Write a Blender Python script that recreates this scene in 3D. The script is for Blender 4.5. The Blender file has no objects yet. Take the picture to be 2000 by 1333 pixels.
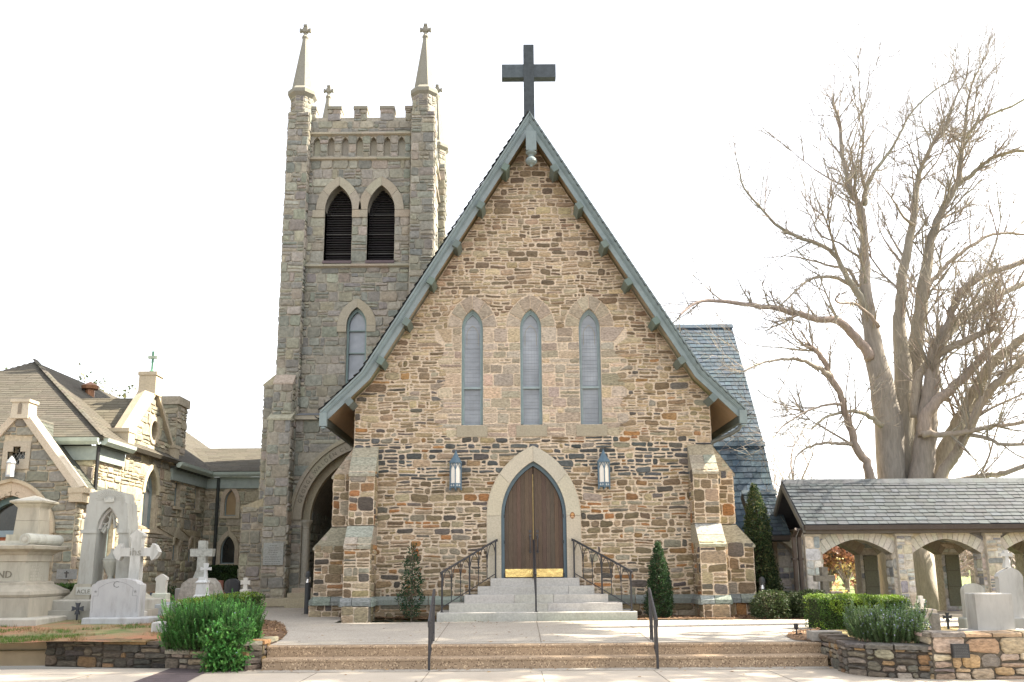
import bpy, math, random
from mathutils import Vector, Matrix, noise
from mathutils.geometry import tessellate_polygon
random.seed(11)
rnd = random.random
def ru(a, b): return a + (b - a) * random.random()
V = Vector
C = bpy.context.scene.collection
S = bpy.context.scene
# ---------------------------------------------------------------- camera
F = 1700.0; TH = math.atan(.2); ROLL = math.radians(.4); PX, PY = 1000.0, 770.0; EYE = 1.65
cd = bpy.data.cameras.new('camera'); cam = bpy.data.objects.new('camera', cd); C.objects.link(cam)
cam.location = (0, 0, EYE)
cam.rotation_euler = (Matrix.Rotation(math.pi/2 + TH, 3, 'X') @ Matrix.Rotation(-ROLL, 3, 'Z')).to_euler()
cd.sensor_width = 36; cd.lens = 36 * F / 2000; cd.shift_y = (PY - 666.5) / 2000
cd.clip_start = .1; cd.clip_end = 2000
S.camera = cam
# ---------------------------------------------------------------- light
SUN_AZ, SUN_EL = math.radians(82), math.radians(46)      # azimuth from +Y towards +X
wd = bpy.data.worlds.new('World'); S.world = wd; wd.use_nodes = True
nt = wd.node_tree; bg = nt.nodes['Background']
sky = nt.nodes.new('ShaderNodeTexSky'); sky.sky_type = 'NISHITA'; sky.sun_disc = False
sky.sun_elevation = SUN_EL; sky.sun_rotation = SUN_AZ
sky.air_density = 1.0; sky.dust_density = 2.0; sky.ozone_density = .6
hs = nt.nodes.new('ShaderNodeHueSaturation'); hs.inputs['Saturation'].default_value = .3
nt.links.new(sky.outputs[0], hs.inputs['Color']); tint = nt.nodes.new('ShaderNodeMix'); tint.data_type = 'RGBA'; tint.blend_type = 'MULTIPLY'; tint.inputs[0].default_value = 1; tint.inputs[7].default_value = (1.025, 1.0, .975, 1)   # warm tint put into the sky colour for white balance
nt.links.new(hs.outputs[0], tint.inputs[6]); nt.links.new(tint.outputs[2], bg.inputs[0])
bg.inputs[1].default_value = .105
sl = bpy.data.lights.new('sun', 'SUN'); so = bpy.data.objects.new('sun', sl); C.objects.link(so)
sl.energy = 4.2; sl.angle = math.radians(.6); sl.color = (1, .9, .74)
sd = V((math.sin(SUN_AZ)*math.cos(SUN_EL), math.cos(SUN_AZ)*math.cos(SUN_EL), math.sin(SUN_EL)))
so.rotation_euler = sd.to_track_quat('Z', 'Y').to_euler(); so.location = (20, 10, 30)
S.view_settings.view_transform = 'Standard'; S.view_settings.look = 'None'
S.view_settings.exposure = 2.3; S.view_settings.gamma = 1
S.render.engine = 'CYCLES'
S.cycles.max_bounces = 6; S.cycles.transparent_max_bounces = 8; S.cycles.sample_clamp_indirect = 6
# ---------------------------------------------------------------- photo pixel -> point on a real plane / ground height
_s, _c = math.sin(TH), math.cos(TH)
def ray(u, v):
    x = (u-PX)/F; y = -(v-PY)/F; cr, sr = math.cos(ROLL), math.sin(ROLL)
    x, y = x*cr + y*sr, -x*sr + y*cr
    return V((x, _c - y*_s, _s + y*_c))
def P(u, v, Y):
    d = ray(u, v); return V((0, 0, EYE)) + d * (Y / d.y)
def PXp(u, v, X):
    d = ray(u, v); return V((0, 0, EYE)) + d * (X / d.x)
def G(u, v, z=0):
    d = ray(u, v); return V((0, 0, EYE)) + d * ((z-EYE)/d.z)
# ---------------------------------------------------------------- mesh builder
class MB:
    def __init__(s): s.v = []; s.f = []; s.c = []
    def add(s, vs, fs, col=(.5, .5, .5)):
        o = len(s.v); s.v.extend(vs)
        for f in fs: s.f.append([i+o for i in f]); s.c.append(col)
    def quad(s, a, b, c, d, col): s.add([a, b, c, d], [(0, 1, 2, 3)], col)
    def box(s, lo, hi, col=(.5, .5, .5), M=None, taper=None):
        x0, y0, z0 = lo; x1, y1, z1 = hi
        vs = [V(p) for p in ((x0,y0,z0),(x1,y0,z0),(x1,y1,z0),(x0,y1,z0),(x0,y0,z1),(x1,y0,z1),(x1,y1,z1),(x0,y1,z1))]
        if taper:
            cx, cy = (x0+x1)/2, (y0+y1)/2
            for p in vs[4:]: p.x = cx+(p.x-cx)*taper; p.y = cy+(p.y-cy)*taper
        if M: vs = [M @ p for p in vs]
        s.add(vs, [(3,2,1,0),(4,5,6,7),(0,1,5,4),(1,2,6,5),(2,3,7,6),(3,0,4,7)], col)
    def prism(s, pts, fr, d0, d1, col, back=True):
        """closed 2D outline pts in frame fr, from depth d0 to d1 (d along normal)"""
        n = len(pts)
        A = [fr.p(x, z, d0) for x, z in pts]; B = [fr.p(x, z, d1) for x, z in pts]
        o = len(s.v); s.v.extend(A + B)
        tri = tessellate_polygon([[V((x, z, 0)) for x, z in pts]])
        for t in tri:
            s.f.append([o+n+i for i in t]); s.c.append(col)
            if back: s.f.append([o+i for i in reversed(t)]); s.c.append(col)
        for i in range(n):
            j = (i+1) % n; s.f.append([o+i, o+j, o+n+j, o+n+i]); s.c.append(col)
    def tube(s, pts, rad, col=(.5,.5,.5), n=6, cap=True):
        pts = [V(p) for p in pts]
        if not hasattr(rad, '__len__'): rad = [rad]*len(pts)
        o = len(s.v); up = V((.123, .31, .94)); prev = None
        for i, p in enumerate(pts):
            t = (pts[min(i+1, len(pts)-1)] - pts[max(i-1, 0)])
            if t.length < 1e-9: t = V((0,0,1))
            t.normalize()
            if prev is None:
                a = t.cross(up); 
                if a.length < .05: a = t.cross(V((1,0,0)))
            else: a = prev - t*prev.dot(t)
            a.normalize(); prev = a; b = t.cross(a)
            for k in range(n):
                w = 2*math.pi*k/n; s.v.append(p + (a*math.cos(w) + b*math.sin(w))*rad[i])
        for i in range(len(pts)-1):
            for k in range(n):
                k2 = (k+1) % n
                s.f.append([o+i*n+k, o+i*n+k2, o+(i+1)*n+k2, o+(i+1)*n+k]); s.c.append(col)
        if cap:
            s.f.append([o+k for k in reversed(range(n))]); s.c.append(col)
            e = o+(len(pts)-1)*n; s.f.append([e+k for k in range(n)]); s.c.append(col)
    def lathe(s, prof, ctr, col=(.5,.5,.5), n=16, rot=0, sq=None):
        """prof: (r, z) list; ctr base point"""
        o = len(s.v); ctr = V(ctr)
        for r, z in prof:
            for k in range(n):
                w = 2*math.pi*k/n + rot; s.v.append(ctr + V((r*math.cos(w), r*math.sin(w), z)))
        for i in range(len(prof)-1):
            for k in range(n):
                k2 = (k+1) % n
                s.f.append([o+i*n+k, o+i*n+k2, o+(i+1)*n+k2, o+(i+1)*n+k]); s.c.append(col)
        s.f.append([o+k for k in reversed(range(n))]); s.c.append(col)
        e = o+(len(prof)-1)*n; s.f.append([e+k for k in range(n)]); s.c.append(col)
    def build(s, name, mat, parent=None, smooth=False):
        me = bpy.data.meshes.new(name)
        org = wloc(parent) if parent else V((0,0,0))
        me.from_pydata([tuple(v - org) for v in s.v], [], s.f)
        at = me.attributes.new('Col', 'FLOAT_COLOR', 'FACE')
        flat = []
        for c in s.c: flat.extend((c[0], c[1], c[2], 1))
        at.data.foreach_set('color', flat)
        if smooth: me.polygons.foreach_set('use_smooth', [True]*len(me.polygons))
        me.materials.append(mat); me.update()
        o = bpy.data.objects.new(name, me); C.objects.link(o)
        if parent: o.parent = parent
        return o
def wloc(o):
    p = V((0,0,0))
    while o: p += o.location; o = o.parent
    return p
def tag(o, label, cat, group=None, kind=None):
    if label: o['label'] = label
    if cat: o['category'] = cat
    if group: o['group'] = group
    if kind: o['kind'] = kind
    return o
def T(name, label, cat, loc, group=None):
    o = bpy.data.objects.new(name, None); C.objects.link(o); o.location = loc; o.empty_display_size = .3
    return tag(o, label, cat, group)
def struct(o): o['kind'] = 'structure'; return o
def dup(root, loc, label=None, rz=None):
    r = root.copy(); C.objects.link(r); r.location = loc
    if label: r['label'] = label
    if rz is not None: r.rotation_euler.z = rz
    for ch in list(root.children):
        c = ch.copy(); C.objects.link(c); c.parent = r
        for g in ch.children:
            d = g.copy(); C.objects.link(d); d.parent = c
    return r
class Fr:
    def __init__(s, o, a, b, n): s.o = V(o); s.a = V(a).normalized(); s.b = V(b).normalized(); s.n = V(n).normalized()
    def p(s, x, z, d=0): return s.o + s.a*x + s.b*z + s.n*d
def front(Y): return Fr((0, Y, 0), (1,0,0), (0,0,1), (0,-1,0))
def right(X): return Fr((X, 0, 0), (0,1,0), (0,0,1), (1,0,0))       # faces +X; local x = world Y
def left(X): return Fr((X, 0, 0), (0,-1,0), (0,0,1), (-1,0,0))      # faces -X; local x = -world Y
# ---------------------------------------------------------------- materials
MATS = {}
def newmat(name):
    m = bpy.data.materials.new(name); m.use_nodes = True; MATS[name] = m
    return m, m.node_tree, m.node_tree.nodes['Principled BSDF']
def nd(nt, t, **kw):
    n = nt.nodes.new(t)
    for k, v in kw.items():
        if k in n.inputs: n.inputs[k].default_value = v
        else: setattr(n, k, v)
    return n
def attr_mat(name, rough=.85, sc=14, amt=.35, bump=.25, bsc=40, blotch=.0, blcol=(.1,.09,.07), blsc=1.3, blst=None, spec=.3, metal=0, stretch=(1,1,1)):
    """colour comes from the face attribute Col, varied by noise at two scales, plus optional weather stains and bump"""
    m, nt, b = newmat(name); L = nt.links.new
    at = nd(nt, 'ShaderNodeAttribute', attribute_name='Col')
    tc = nd(nt, 'ShaderNodeTexCoord'); mp = nd(nt, 'ShaderNodeMapping'); mp.inputs['Scale'].default_value = stretch
    geo = nd(nt, 'ShaderNodeNewGeometry'); L(geo.outputs['Position'], mp.inputs[0])
    n1 = nd(nt, 'ShaderNodeTexNoise', Scale=sc, Detail=6, Roughness=.65); L(mp.outputs[0], n1.inputs['Vector'])
    mr = nd(nt, 'ShaderNodeMapRange'); L(n1.outputs['Fac'], mr.inputs[0])
    mr.inputs[1].default_value = .25; mr.inputs[2].default_value = .75; mr.inputs[3].default_value = 1-amt; mr.inputs[4].default_value = 1+amt
    mx = nd(nt, 'ShaderNodeMix', data_type='RGBA', blend_type='MULTIPLY'); mx.inputs[0].default_value = 1
    L(at.outputs['Color'], mx.inputs[6]); L(mr.outputs[0], mx.inputs[7]); col = mx.outputs[2]
    if blotch:
        n2 = nd(nt, 'ShaderNodeTexNoise', Scale=blsc, Detail=8, Roughness=.7); mp2 = nd(nt, 'ShaderNodeMapping'); mp2.inputs['Scale'].default_value = blst or (1,1,1); L(geo.outputs['Position'], mp2.inputs[0]); L(mp2.outputs[0], n2.inputs['Vector'])
        m2 = nd(nt, 'ShaderNodeMapRange'); L(n2.outputs['Fac'], m2.inputs[0])
        m2.inputs[1].default_value = .5; m2.inputs[2].default_value = .72; m2.inputs[3].default_value = 0; m2.inputs[4].default_value = blotch
        mb_ = nd(nt, 'ShaderNodeMix', data_type='RGBA', blend_type='MIX'); L(m2.outputs[0], mb_.inputs[0]); L(col, mb_.inputs[6])
        mb_.inputs[7].default_value = (*blcol, 1); col = mb_.outputs[2]
    L(col, b.inputs['Base Color']); b.inputs['Roughness'].default_value = rough; b.inputs['Specular IOR Level'].default_value = spec
    b.inputs['Metallic'].default_value = metal
    if bump:
        n3 = nd(nt, 'ShaderNodeTexNoise', Scale=bsc, Detail=5, Roughness=.6); L(mp.outputs[0], n3.inputs['Vector'])
        bp = nd(nt, 'ShaderNodeBump', Strength=bump, Distance=.02); L(n3.outputs['Fac'], bp.inputs['Height']); L(bp.outputs[0], b.inputs['Normal'])
    return m
M_stone = attr_mat('rubble_stone', sc=13, amt=.62, bump=.8, bsc=26, stretch=(1,1,2.6), blotch=.28, blcol=(.15,.115,.075), blsc=.9)
M_tower = attr_mat('grey_rock_stone', sc=11, amt=.38, bump=.6, bsc=22, blotch=.3, blcol=(.10,.095,.08), blsc=1.1)
M_dress = attr_mat('dressed_stone', sc=24, amt=.22, bump=.2, bsc=70, blotch=.28, blcol=(.17,.14,.10), blsc=2.0)
M_marble = attr_mat('weathered_marble', sc=5, amt=.12, bump=.12, bsc=60, blotch=.6, blcol=(.17,.16,.13), blsc=2.4, stretch=(1,1,.35), blst=(1.7,1.7,.4))
M_paint = attr_mat('painted_wood', rough=.5, sc=5, amt=.14, bump=.08, bsc=30, blotch=.22, blcol=(.12,.13,.12), blsc=3, blst=(2,2,.5))
M_slate = attr_mat('roof_slate', rough=.72, sc=9, amt=.25, bump=.25, bsc=60, spec=.3)
M_shing = attr_mat('asphalt_shingle', rough=.9, sc=60, amt=.25, bump=.15, bsc=200, blotch=.15, blcol=(.12,.1,.07), blsc=.6)
M_iron = attr_mat('black_iron', rough=.42, sc=20, amt=.2, bump=.05, bsc=90, spec=.5)
M_wood = attr_mat('oak_boards', rough=.6, sc=9, amt=.35, bump=.12, bsc=30, stretch=(9,9,.6))
M_conc = attr_mat('cast_concrete', rough=.85, sc=3, amt=.14, bump=.15, bsc=120, blotch=.12, blcol=(.3,.24,.17), blsc=.9)
M_leaf = attr_mat('leaves', rough=.5, sc=3, amt=.25, bump=0, spec=.35)
M_bark = attr_mat('bark', rough=.95, sc=7, amt=.3, bump=.8, bsc=14, stretch=(2.2,2.2,.35))
M_metal = attr_mat('weathered_metal', rough=.45, sc=7, amt=.3, bump=.05, metal=.4)
def leafy(m, tr=.35):
    nt = m.node_tree; b = nt.nodes['Principled BSDF']; out = nt.nodes['Material Output']
    tl = nt.nodes.new('ShaderNodeBsdfTranslucent'); mx = nt.nodes.new('ShaderNodeMixShader'); mx.inputs[0].default_value = tr
    src = b.inputs['Base Color'].links[0].from_socket
    nt.links.new(src, tl.inputs[0]); nt.links.new(b.outputs[0], mx.inputs[1]); nt.links.new(tl.outputs[0], mx.inputs[2]); nt.links.new(mx.outputs[0], out.inputs[0])
leafy(M_leaf)
def glass_mat(name, col, rough=.12, amt=.3, sc=2.5, spec=.6):
    m, nt, b = newmat(name); L = nt.links.new
    g = nd(nt, 'ShaderNodeNewGeometry'); n = nd(nt, 'ShaderNodeTexNoise', Scale=sc, Detail=4); L(g.outputs['Position'], n.inputs['Vector'])
    r = nd(nt, 'ShaderNodeValToRGB'); L(n.outputs['Fac'], r.inputs[0])
    r.color_ramp.elements[0].position = .35; r.color_ramp.elements[1].position = .68
    r.color_ramp.elements[0].color = (*[c*(1-amt) for c in col], 1); r.color_ramp.elements[1].color = (*[min(1, c*(1+amt)) for c in col], 1)
    L(r.outputs[0], b.inputs['Base Color']); b.inputs['Roughness'].default_value = rough; b.inputs['Specular IOR Level'].default_value = spec
    return m
M_glaze = glass_mat('storm_glazing', (.265,.285,.31), rough=.18, amt=.22, sc=1.6)
M_dark = glass_mat('dark_glass', (.02,.022,.02), rough=.15, amt=.4)
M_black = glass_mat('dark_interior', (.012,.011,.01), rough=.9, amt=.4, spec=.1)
M_milk = glass_mat('milk_glass', (.78,.72,.63), rough=.35, amt=.04)
def brass_mat():
    m, nt, b = newmat('polished_brass'); L = nt.links.new
    b.inputs['Base Color'].default_value = (.82,.62,.26,1); b.inputs['Metallic'].default_value = 1; b.inputs['Roughness'].default_value = .17
    g = nd(nt, 'ShaderNodeNewGeometry'); n = nd(nt, 'ShaderNodeTexNoise', Scale=7, Detail=2); L(g.outputs['Position'], n.inputs['Vector'])
    bp = nd(nt, 'ShaderNodeBump', Strength=.12, Distance=.05); L(n.outputs['Fac'], bp.inputs['Height']); L(bp.outputs[0], b.inputs['Normal'])
    return m
M_brass = brass_mat()
# ---------------------------------------------------------------- masonry
def scan(poly, z):
    xs = []; n = len(poly)
    for i in range(n):
        (x0, z0), (x1, z1) = poly[i], poly[(i+1) % n]
        if (z0 <= z) != (z1 <= z): xs.append(x0 + (x1-x0)*(z-z0)/(z1-z0))
    xs.sort(); return [(xs[i], xs[i+1]) for i in range(0, len(xs)-1, 2)]
def minus(sp, cut):
    for a, b in cut:
        out = []
        for x0, x1 in sp:
            if b <= x0 or a >= x1: out.append((x0, x1)); continue
            if a > x0: out.append((x0, a))
            if b < x1: out.append((b, x1))
        sp = out
    return sp
def spans(outer, holes):
    def f(z):
        s = scan(outer, z)
        for h in holes: s = minus(s, scan(h, z))
        return [q for q in s if q[1]-q[0] > .03]
    return f
def vary(c, a=.12, h=.05, g=1):
    k = g + ru(-a, a); return tuple(min(.85, max(.01, x*k*(1+ru(-h, h)))) for x in c)
def stone(mb, fr, q, joint, proud, jit, col, rough=.006, rnd_r=.25, warp=None):
    """one irregular stone filling quad q=(bl,br,tr,tl) less the joint"""
    bl, br, tr, tl = [V((p[0], p[1])) for p in q]
    w = min((br-bl).length, (tr-tl).length); h = min((tl-bl).length, (tr-br).length)
    if w < .035 or h < .03: return
    cen = (bl+br+tr+tl)/4; j = joint/2
    cs = []
    P4 = [bl, br, tr, tl]
    for i in range(4):
        p, a, b = P4[i], P4[i-1], P4[(i+1) % 4]
        cs.append(p + V((0, ru(-.10, .10)*h*(1 if h < .3 else .3))) + (a-p).normalized()*j*ru(.6, 1.5) + (b-p).normalized()*j*ru(.6, 1.5))
    out = []; r = min(w, h)*rnd_r
    for i in range(4):
        p, a, b = cs[i], cs[i-1], cs[(i+1) % 4]
        da = (a-p); db = (b-p)
        out.append(p + da.normalized()*min(r*ru(.4, 1.3), da.length*.4) + V((ru(-jit, jit), ru(-jit, jit)))*.5)
        out.append(p + db.normalized()*min(r*ru(.4, 1.3), db.length*.4) + V((ru(-jit, jit), ru(-jit, jit)))*.5)
        if db.length > .22:
            m = p + db*ru(.4, .6); nn = V((db.y, -db.x)).normalized(); out.append(m + nn*ru(-jit, jit))
    if warp: 
        out = [V((p.x, p.y + warp(p.x, p.y))) for p in out]; cen = V((cen.x, cen.y + warp(cen.x, cen.y)))
    n = len(out); pr = proud*ru(.55, 1.25); tx, tz = ru(-rough, rough), ru(-rough, rough)
    bev = min(.014, .16*min(w, h))
    A = [fr.p(p.x, p.y, -.004) for p in out]
    B = [fr.p(p.x, p.y, pr*.55) for p in out]
    Cc = []
    for p in out:
        e = (cen-p); q_ = p + e.normalized()*min(bev*ru(.7, 1.6), e.length*.4)
        Cc.append(fr.p(q_.x, q_.y, pr + tx*(p.x-cen.x)/max(w, .05)*2 + tz*(p.y-cen.y)/max(h, .05)*2 + ru(-rough, rough)*.4))
    D = fr.p(cen.x + ru(-.2, .2)*w, cen.y + ru(-.2, .2)*h, pr + ru(0, rough*1.5))
    o = len(mb.v); mb.v.extend(A+B+Cc+[D])
    for i in range(n):
        k = (i+1) % n
        mb.f.append([o+i, o+k, o+n+k, o+n+i]); mb.f.append([o+n+i, o+n+k, o+2*n+k, o+2*n+i]); mb.f.append([o+2*n+i, o+2*n+k, o+3*n])
        mb.c.extend((col, col, col))
def courses(mb, fr, outer, holes, pal, hh=(.12,.24), ww=(.2,.55), joint=.022, proud=.022, jit=.012, split=.45, rough=.006, wamp=0, rr=.25, z0=None, z1=None):
    zs = [p[1] for p in outer]; lo = min(zs) if z0 is None else z0; hi = max(zs) if z1 is None else z1
    sp = spans(outer, holes); z = lo
    warp = None
    if wamp:
        def warp(x, zz):
            e = min(1, (zz-lo)/.4, (hi-zz)/.4) if hi-lo > 1 else 0
            return wamp*max(0, e)*(noise.noise(V((x*.9, zz*.8, 3.1))) + .5*noise.noise(V((x*2.3, zz*2, 7.7))))
    while z < hi - .03:
        h = ru(*hh)
        if z + h > hi - hh[0]*.6: h = hi - z
        s0, s1 = sp(z+.006), sp(z+h-.006)
        if len(s0) != len(s1): s0 = s1 = sp(z+h/2)
        for (a0, b0), (a1, b1) in zip(s0, s1):
            xa, xb = max(a0, a1), min(b0, b1)
            if xb - xa < .02: 
                if max(b0-a0, b1-a1) > .1: stone(mb, fr, ((a0,z),(b0,z),(max(a1,b1-.01),z+h),(a1,z+h)), joint, proud, jit, pal((a0+b0)/2, z+h/2), rough, rr)
                continue
            xs = []; x = xa + ru(*ww)*ru(.5, 1)
            while x < xb - ww[0]*.6: xs.append(x); x += ru(*ww) * (1 if rnd() > .2 else .5)
            B0 = [a0]+xs+[b0]; B1 = [a1]+xs+[b1]
            for i in range(len(B0)-1):
                p0, p1, q0, q1 = B0[i], B0[i+1], B1[i], B1[i+1]; w = p1-p0
                def st(za, zb, fa, fb):
                    x0 = p0+(p1-p0)*fa; x1 = p0+(p1-p0)*fb; y0 = q0+(q1-q0)*fa; y1 = q0+(q1-q0)*fb
                    l = lambda a, b, t: a+(b-a)*t
                    ta, tb = (za-z)/h, (zb-z)/h
                    stone(mb, fr, ((l(x0,y0,ta),za),(l(x1,y1,ta),za),(l(x1,y1,tb),zb),(l(x0,y0,tb),zb)), joint, proud, jit, pal((x0+x1)/2, (za+zb)/2), rough, rr, warp)
                r = rnd()
                if h > .13 and r < split:
                    m = z + h*ru(.35, .65)
                    if rnd() < .5 or w < .3: st(z, m, 0, 1); st(m, z+h, 0, 1)
                    elif rnd() < .5:
                        k = ru(.35, .65); st(z, m, 0, 1); st(m, z+h, 0, k); st(m, z+h, k, 1)
                    else:
                        k = ru(.35, .65); st(z, m, 0, k); st(z, m, k, 1); st(m, z+h, 0, 1)
                elif h > .2 and r < split+.12:
                    st(z, z+h*.33, 0, 1); st(z+h*.33, z+h*.66, 0, 1); st(z+h*.66, z+h, 0, 1)
                else: st(z, z+h, 0, 1)
        z += h
def wall(mb, fr, outer, holes, col, depth=.4, d=0):
    """mortar-coloured backing with real openings and reveals"""
    loops = [[V((x, z, 0)) for x, z in outer]] + [[V((x, z, 0)) for x, z in h] for h in holes]
    flat = [p for l in loops for p in l]
    vs = [fr.p(p.x, p.y, d) for p in flat]
    mb.add(vs, [t for t in tessellate_polygon(loops)], col)
    for h in holes:
        n = len(h)
        A = [fr.p(x, z, d) for x, z in h]; B = [fr.p(x, z, d-depth) for x, z in h]
        mb.add(A+B, [(i, (i+1) % n, n+(i+1) % n, n+i) for i in range(n)], col)
def arch(xc, zb, zs, a, r, n=10):
    """pointed-arch outline: bottom left, up, over the point, down to bottom right"""
    cx = (r*r-a*a)/(2*a); R = cx+a; pts = [(xc-a, zb)] if zb < zs-1e-4 else []
    t1 = math.atan2(r, cx)
    for i in range(n+1):
        t = t1*i/n; pts.append((xc + cx - R*math.cos(t), zs + R*math.sin(t)))
    L = pts[:]
    for x, z in reversed(L[:-1]): pts.append((2*xc-x, z))
    return pts
def arcpts(xc, zs, a, r, n): return arch(xc, zs, zs, a, r, n)
def ring(mb, fr, inner, outer, d0, d1, blocks, col, gap=.012, va=.08):
    """voussoirs between two point lists of the same length"""
    n = len(inner)-1
    for k in range(blocks):
        i0, i1 = k*n/blocks, (k+1)*n/blocks
        ts = [i0] + [i for i in range(math.ceil(i0+1e-6), math.floor(i1-1e-6)+1)] + [i1]
        def at(L, t):
            i = min(int(t), n-1); f = t-i; return V(L[i]).lerp(V(L[i+1]), f)
        I = [at(inner, t) for t in ts]; O = [at(outer, t) for t in ts]
        if gap:
            for L in (I, O):
                if len(L) > 1:
                    d = (L[1]-L[0]); L[0] = L[0] + d*min(.4, gap/2/max(d.length, 1e-6))
                    d = (L[-2]-L[-1]); L[-1] = L[-1] + d*min(.4, gap/2/max(d.length, 1e-6))
        mb.prism([tuple(p) for p in I] + [tuple(p) for p in reversed(O)], fr, d0, d1, vary(col, va, .03), back=False)
def strip(mb, fr, pts_in, pts_out, d0, d1, col): ring(mb, fr, pts_in, pts_out, d0, d1, 1, col, 0, 0)
def slates(mb, fr, outer, exp=.2, ww=(.2,.34), col=(.1,.12,.14), va=.18, thick=.014, tilt=.014, rag=.012, holes=[], hv=.05):
    zs = [p[1] for p in outer]; lo, hi = min(zs), max(zs); sp = spans(outer, holes); z = lo; row = 0
    while z < hi-.02:
        h = min(exp, hi-z); s0 = sp(z+h*.5)
        for a, b in s0:
            x = a - ru(0, ww[0])
            while x < b:
                w = ru(*ww); x0, x1 = max(a, x)+.007, min(b, x+w)-.007; x += w
                if x1-x0 < .02: continue
                zz = z + ru(-rag, rag); zt = min(hi, z+h+.03); t = tilt*ru(.8, 1.25); c = vary(col, va, hv)
                vs = [fr.p(x0, zz, t+thick), fr.p(x1, zz+ru(-rag, rag)*.5, t+thick), fr.p(x1, zt, thick*.6), fr.p(x0, zt, thick*.6), fr.p(x0, zz, .0), fr.p(x1, zz, .0)]
                mb.add(vs, [(0,1,2,3), (4,5,1,0)], c)
        z += h; row += 1
def text_mesh(s, size, depth, place, name, mat, parent, col, center=True):
    cu = bpy.data.curves.new('lettering', 'FONT'); cu.body = s; cu.size = size; cu.extrude = depth; cu.align_x = 'CENTER' if center else 'LEFT'
    cu.resolution_u = 2
    o = bpy.data.objects.new('lettering', cu); C.objects.link(o)
    dg = bpy.context.evaluated_depsgraph_get(); me = o.evaluated_get(dg).to_mesh()
    vs = [v.co.copy() for v in me.vertices]; fs = [list(p.vertices) for p in me.polygons]
    bpy.data.objects.remove(o); bpy.data.curves.remove(cu)
    mb = MB(); mb.add([place(v) for v in vs], fs, col)
    return mb
# palettes (linear base colours)
MORTAR = (.62,.505,.38)
def _facade(x, z):
    r = rnd()
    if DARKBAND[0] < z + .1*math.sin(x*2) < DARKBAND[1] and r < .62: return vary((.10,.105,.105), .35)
    if r < .20: return vary((.39,.305,.195), .2)
    if r < .42: return vary((.275,.21,.13), .25)
    if r < .58: return vary((.195,.145,.088), .25)
    if r < .70: return vary((.31,.275,.21), .2)
    if r < .80: return vary((.13,.115,.10), .3)
    if r < .835: return vary((.33,.195,.09), .25)
    if r < .9: return vary((.35,.265,.15), .2)
    return vary((.45,.36,.24), .15)
def pal_facade(x, z):
    c = _facade(x, z)
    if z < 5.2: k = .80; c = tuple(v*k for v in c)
    if z < 5.6 and rnd() < .05: c = vary((.30,.15,.06), .25)
    return c
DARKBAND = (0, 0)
def pal_up(x, z):
    if z < 7.5: return pal_facade(x, z)
    return vary(random.choice([(.40,.305,.195),(.31,.23,.145),(.205,.15,.095),(.44,.35,.23),(.175,.13,.088),(.36,.295,.205)]), .22)
def pal_tower(x, z):
    return vary(random.choice([(.265,.255,.215),(.225,.22,.19),(.295,.28,.23),(.245,.24,.20),(.205,.205,.18),(.31,.285,.23),(.27,.245,.195)]), .14)
def pal_hall(x, z):
    return vary(random.choice([(.36,.32,.235),(.29,.265,.2),(.245,.235,.185),(.40,.34,.24),(.32,.275,.2)]), .18)
def pal_arcade(x, z):
    return vary(random.choice([(.46,.46,.43),(.37,.38,.37),(.26,.27,.28),(.52,.50,.45),(.42,.39,.34),(.2,.21,.22),(.46,.41,.33)]), .18)
def pal_field(x, z):
    return vary(random.choice([(.16,.13,.10),(.22,.17,.11),(.10,.09,.075),(.3,.2,.1),(.2,.18,.15),(.13,.12,.10),(.26,.22,.16)]), .25)
# ================================================================= chapel
CX = .57; YF = 24.0; HW = 4.97; ZB = .3
ch = T('stone_chapel', 'gabled brown rubble-stone chapel front with arched wooden double doors and three lancet windows', 'chapel', (CX, YF, ZB))
DARKBAND = (4.15, 5.12)
GREEN = (.205,.25,.25); TAN = (.29,.2,.125)
PROF = [(-5.81, 5.88), (-4.72, 6.97), (0, 14.75), (4.72, 6.97), (5.81, 5.88)]
def offs(pts, d):
    """offset an open roof polyline inwards (down) by d"""
    out = []; n = len(pts)
    for i in range(n):
        ns = []
        for a, b in ((i-1, i), (i, i+1)):
            if a < 0 or b >= n: continue
            t = (V(pts[b])-V(pts[a])).normalized(); ns.append(V((t.y, -t.x)))
        m = sum(ns, V((0, 0)))
        m.normalize(); k = d / max(.3, m.dot(ns[0])); p = V(pts[i]) + m*k; out.append((p.x, p.y))
    return out
PC = [(x+CX, z) for x, z in PROF]
und = offs(PC, .26)
# facade wall with real openings
WINX = (-1.12, .545, 2.22)
wholes = [arch(x, 5.57, 8.39, .305, .56, 8) for x in WINX]
dhole = arch(CX, 1.3, 3.05, .89, 1.5, 12)
def zroof(x, d=.26):
    q = offs(PC, d)
    for (x0, z0), (x1, z1) in zip(q, q[1:]):
        if x0 <= x <= x1: return z0+(z1-z0)*(x-x0)/(x1-x0)
    return 5.6
fx0, fx1 = CX-HW, CX+HW
fout = [(fx0, ZB), (fx1, ZB), (fx1, zroof(fx1)), (und[3][0], und[3][1]), (und[2][0], und[2][1]), (und[1][0], und[1][1]), (fx0, zroof(fx0))]
FRF = front(YF)
mb = MB()
wall(mb, FRF, fout, wholes+[dhole], MORTAR, .45)
surr = [arch(x, 5.2, 8.39, .68, .95, 8) for x in WINX]
dsur = arch(CX, 1.3, 3.05, 1.28, 1.93, 12)
ex = [[(x-.33, 5.2), (x+.33, 5.2)] for x in WINX]
wex = [arch(x, 5.2, 8.39, .30, .56, 8) for x in WINX]
aboveex = [arch(x, 8.39, 8.39, .70, .97, 8) for x in WINX]
def lancetzone(x, z):  # large pale blocks around and between the windows
    return vary(random.choice([(.44,.365,.28),(.40,.345,.275),(.36,.30,.23),(.46,.365,.26),(.33,.27,.205)]), .14)
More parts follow.
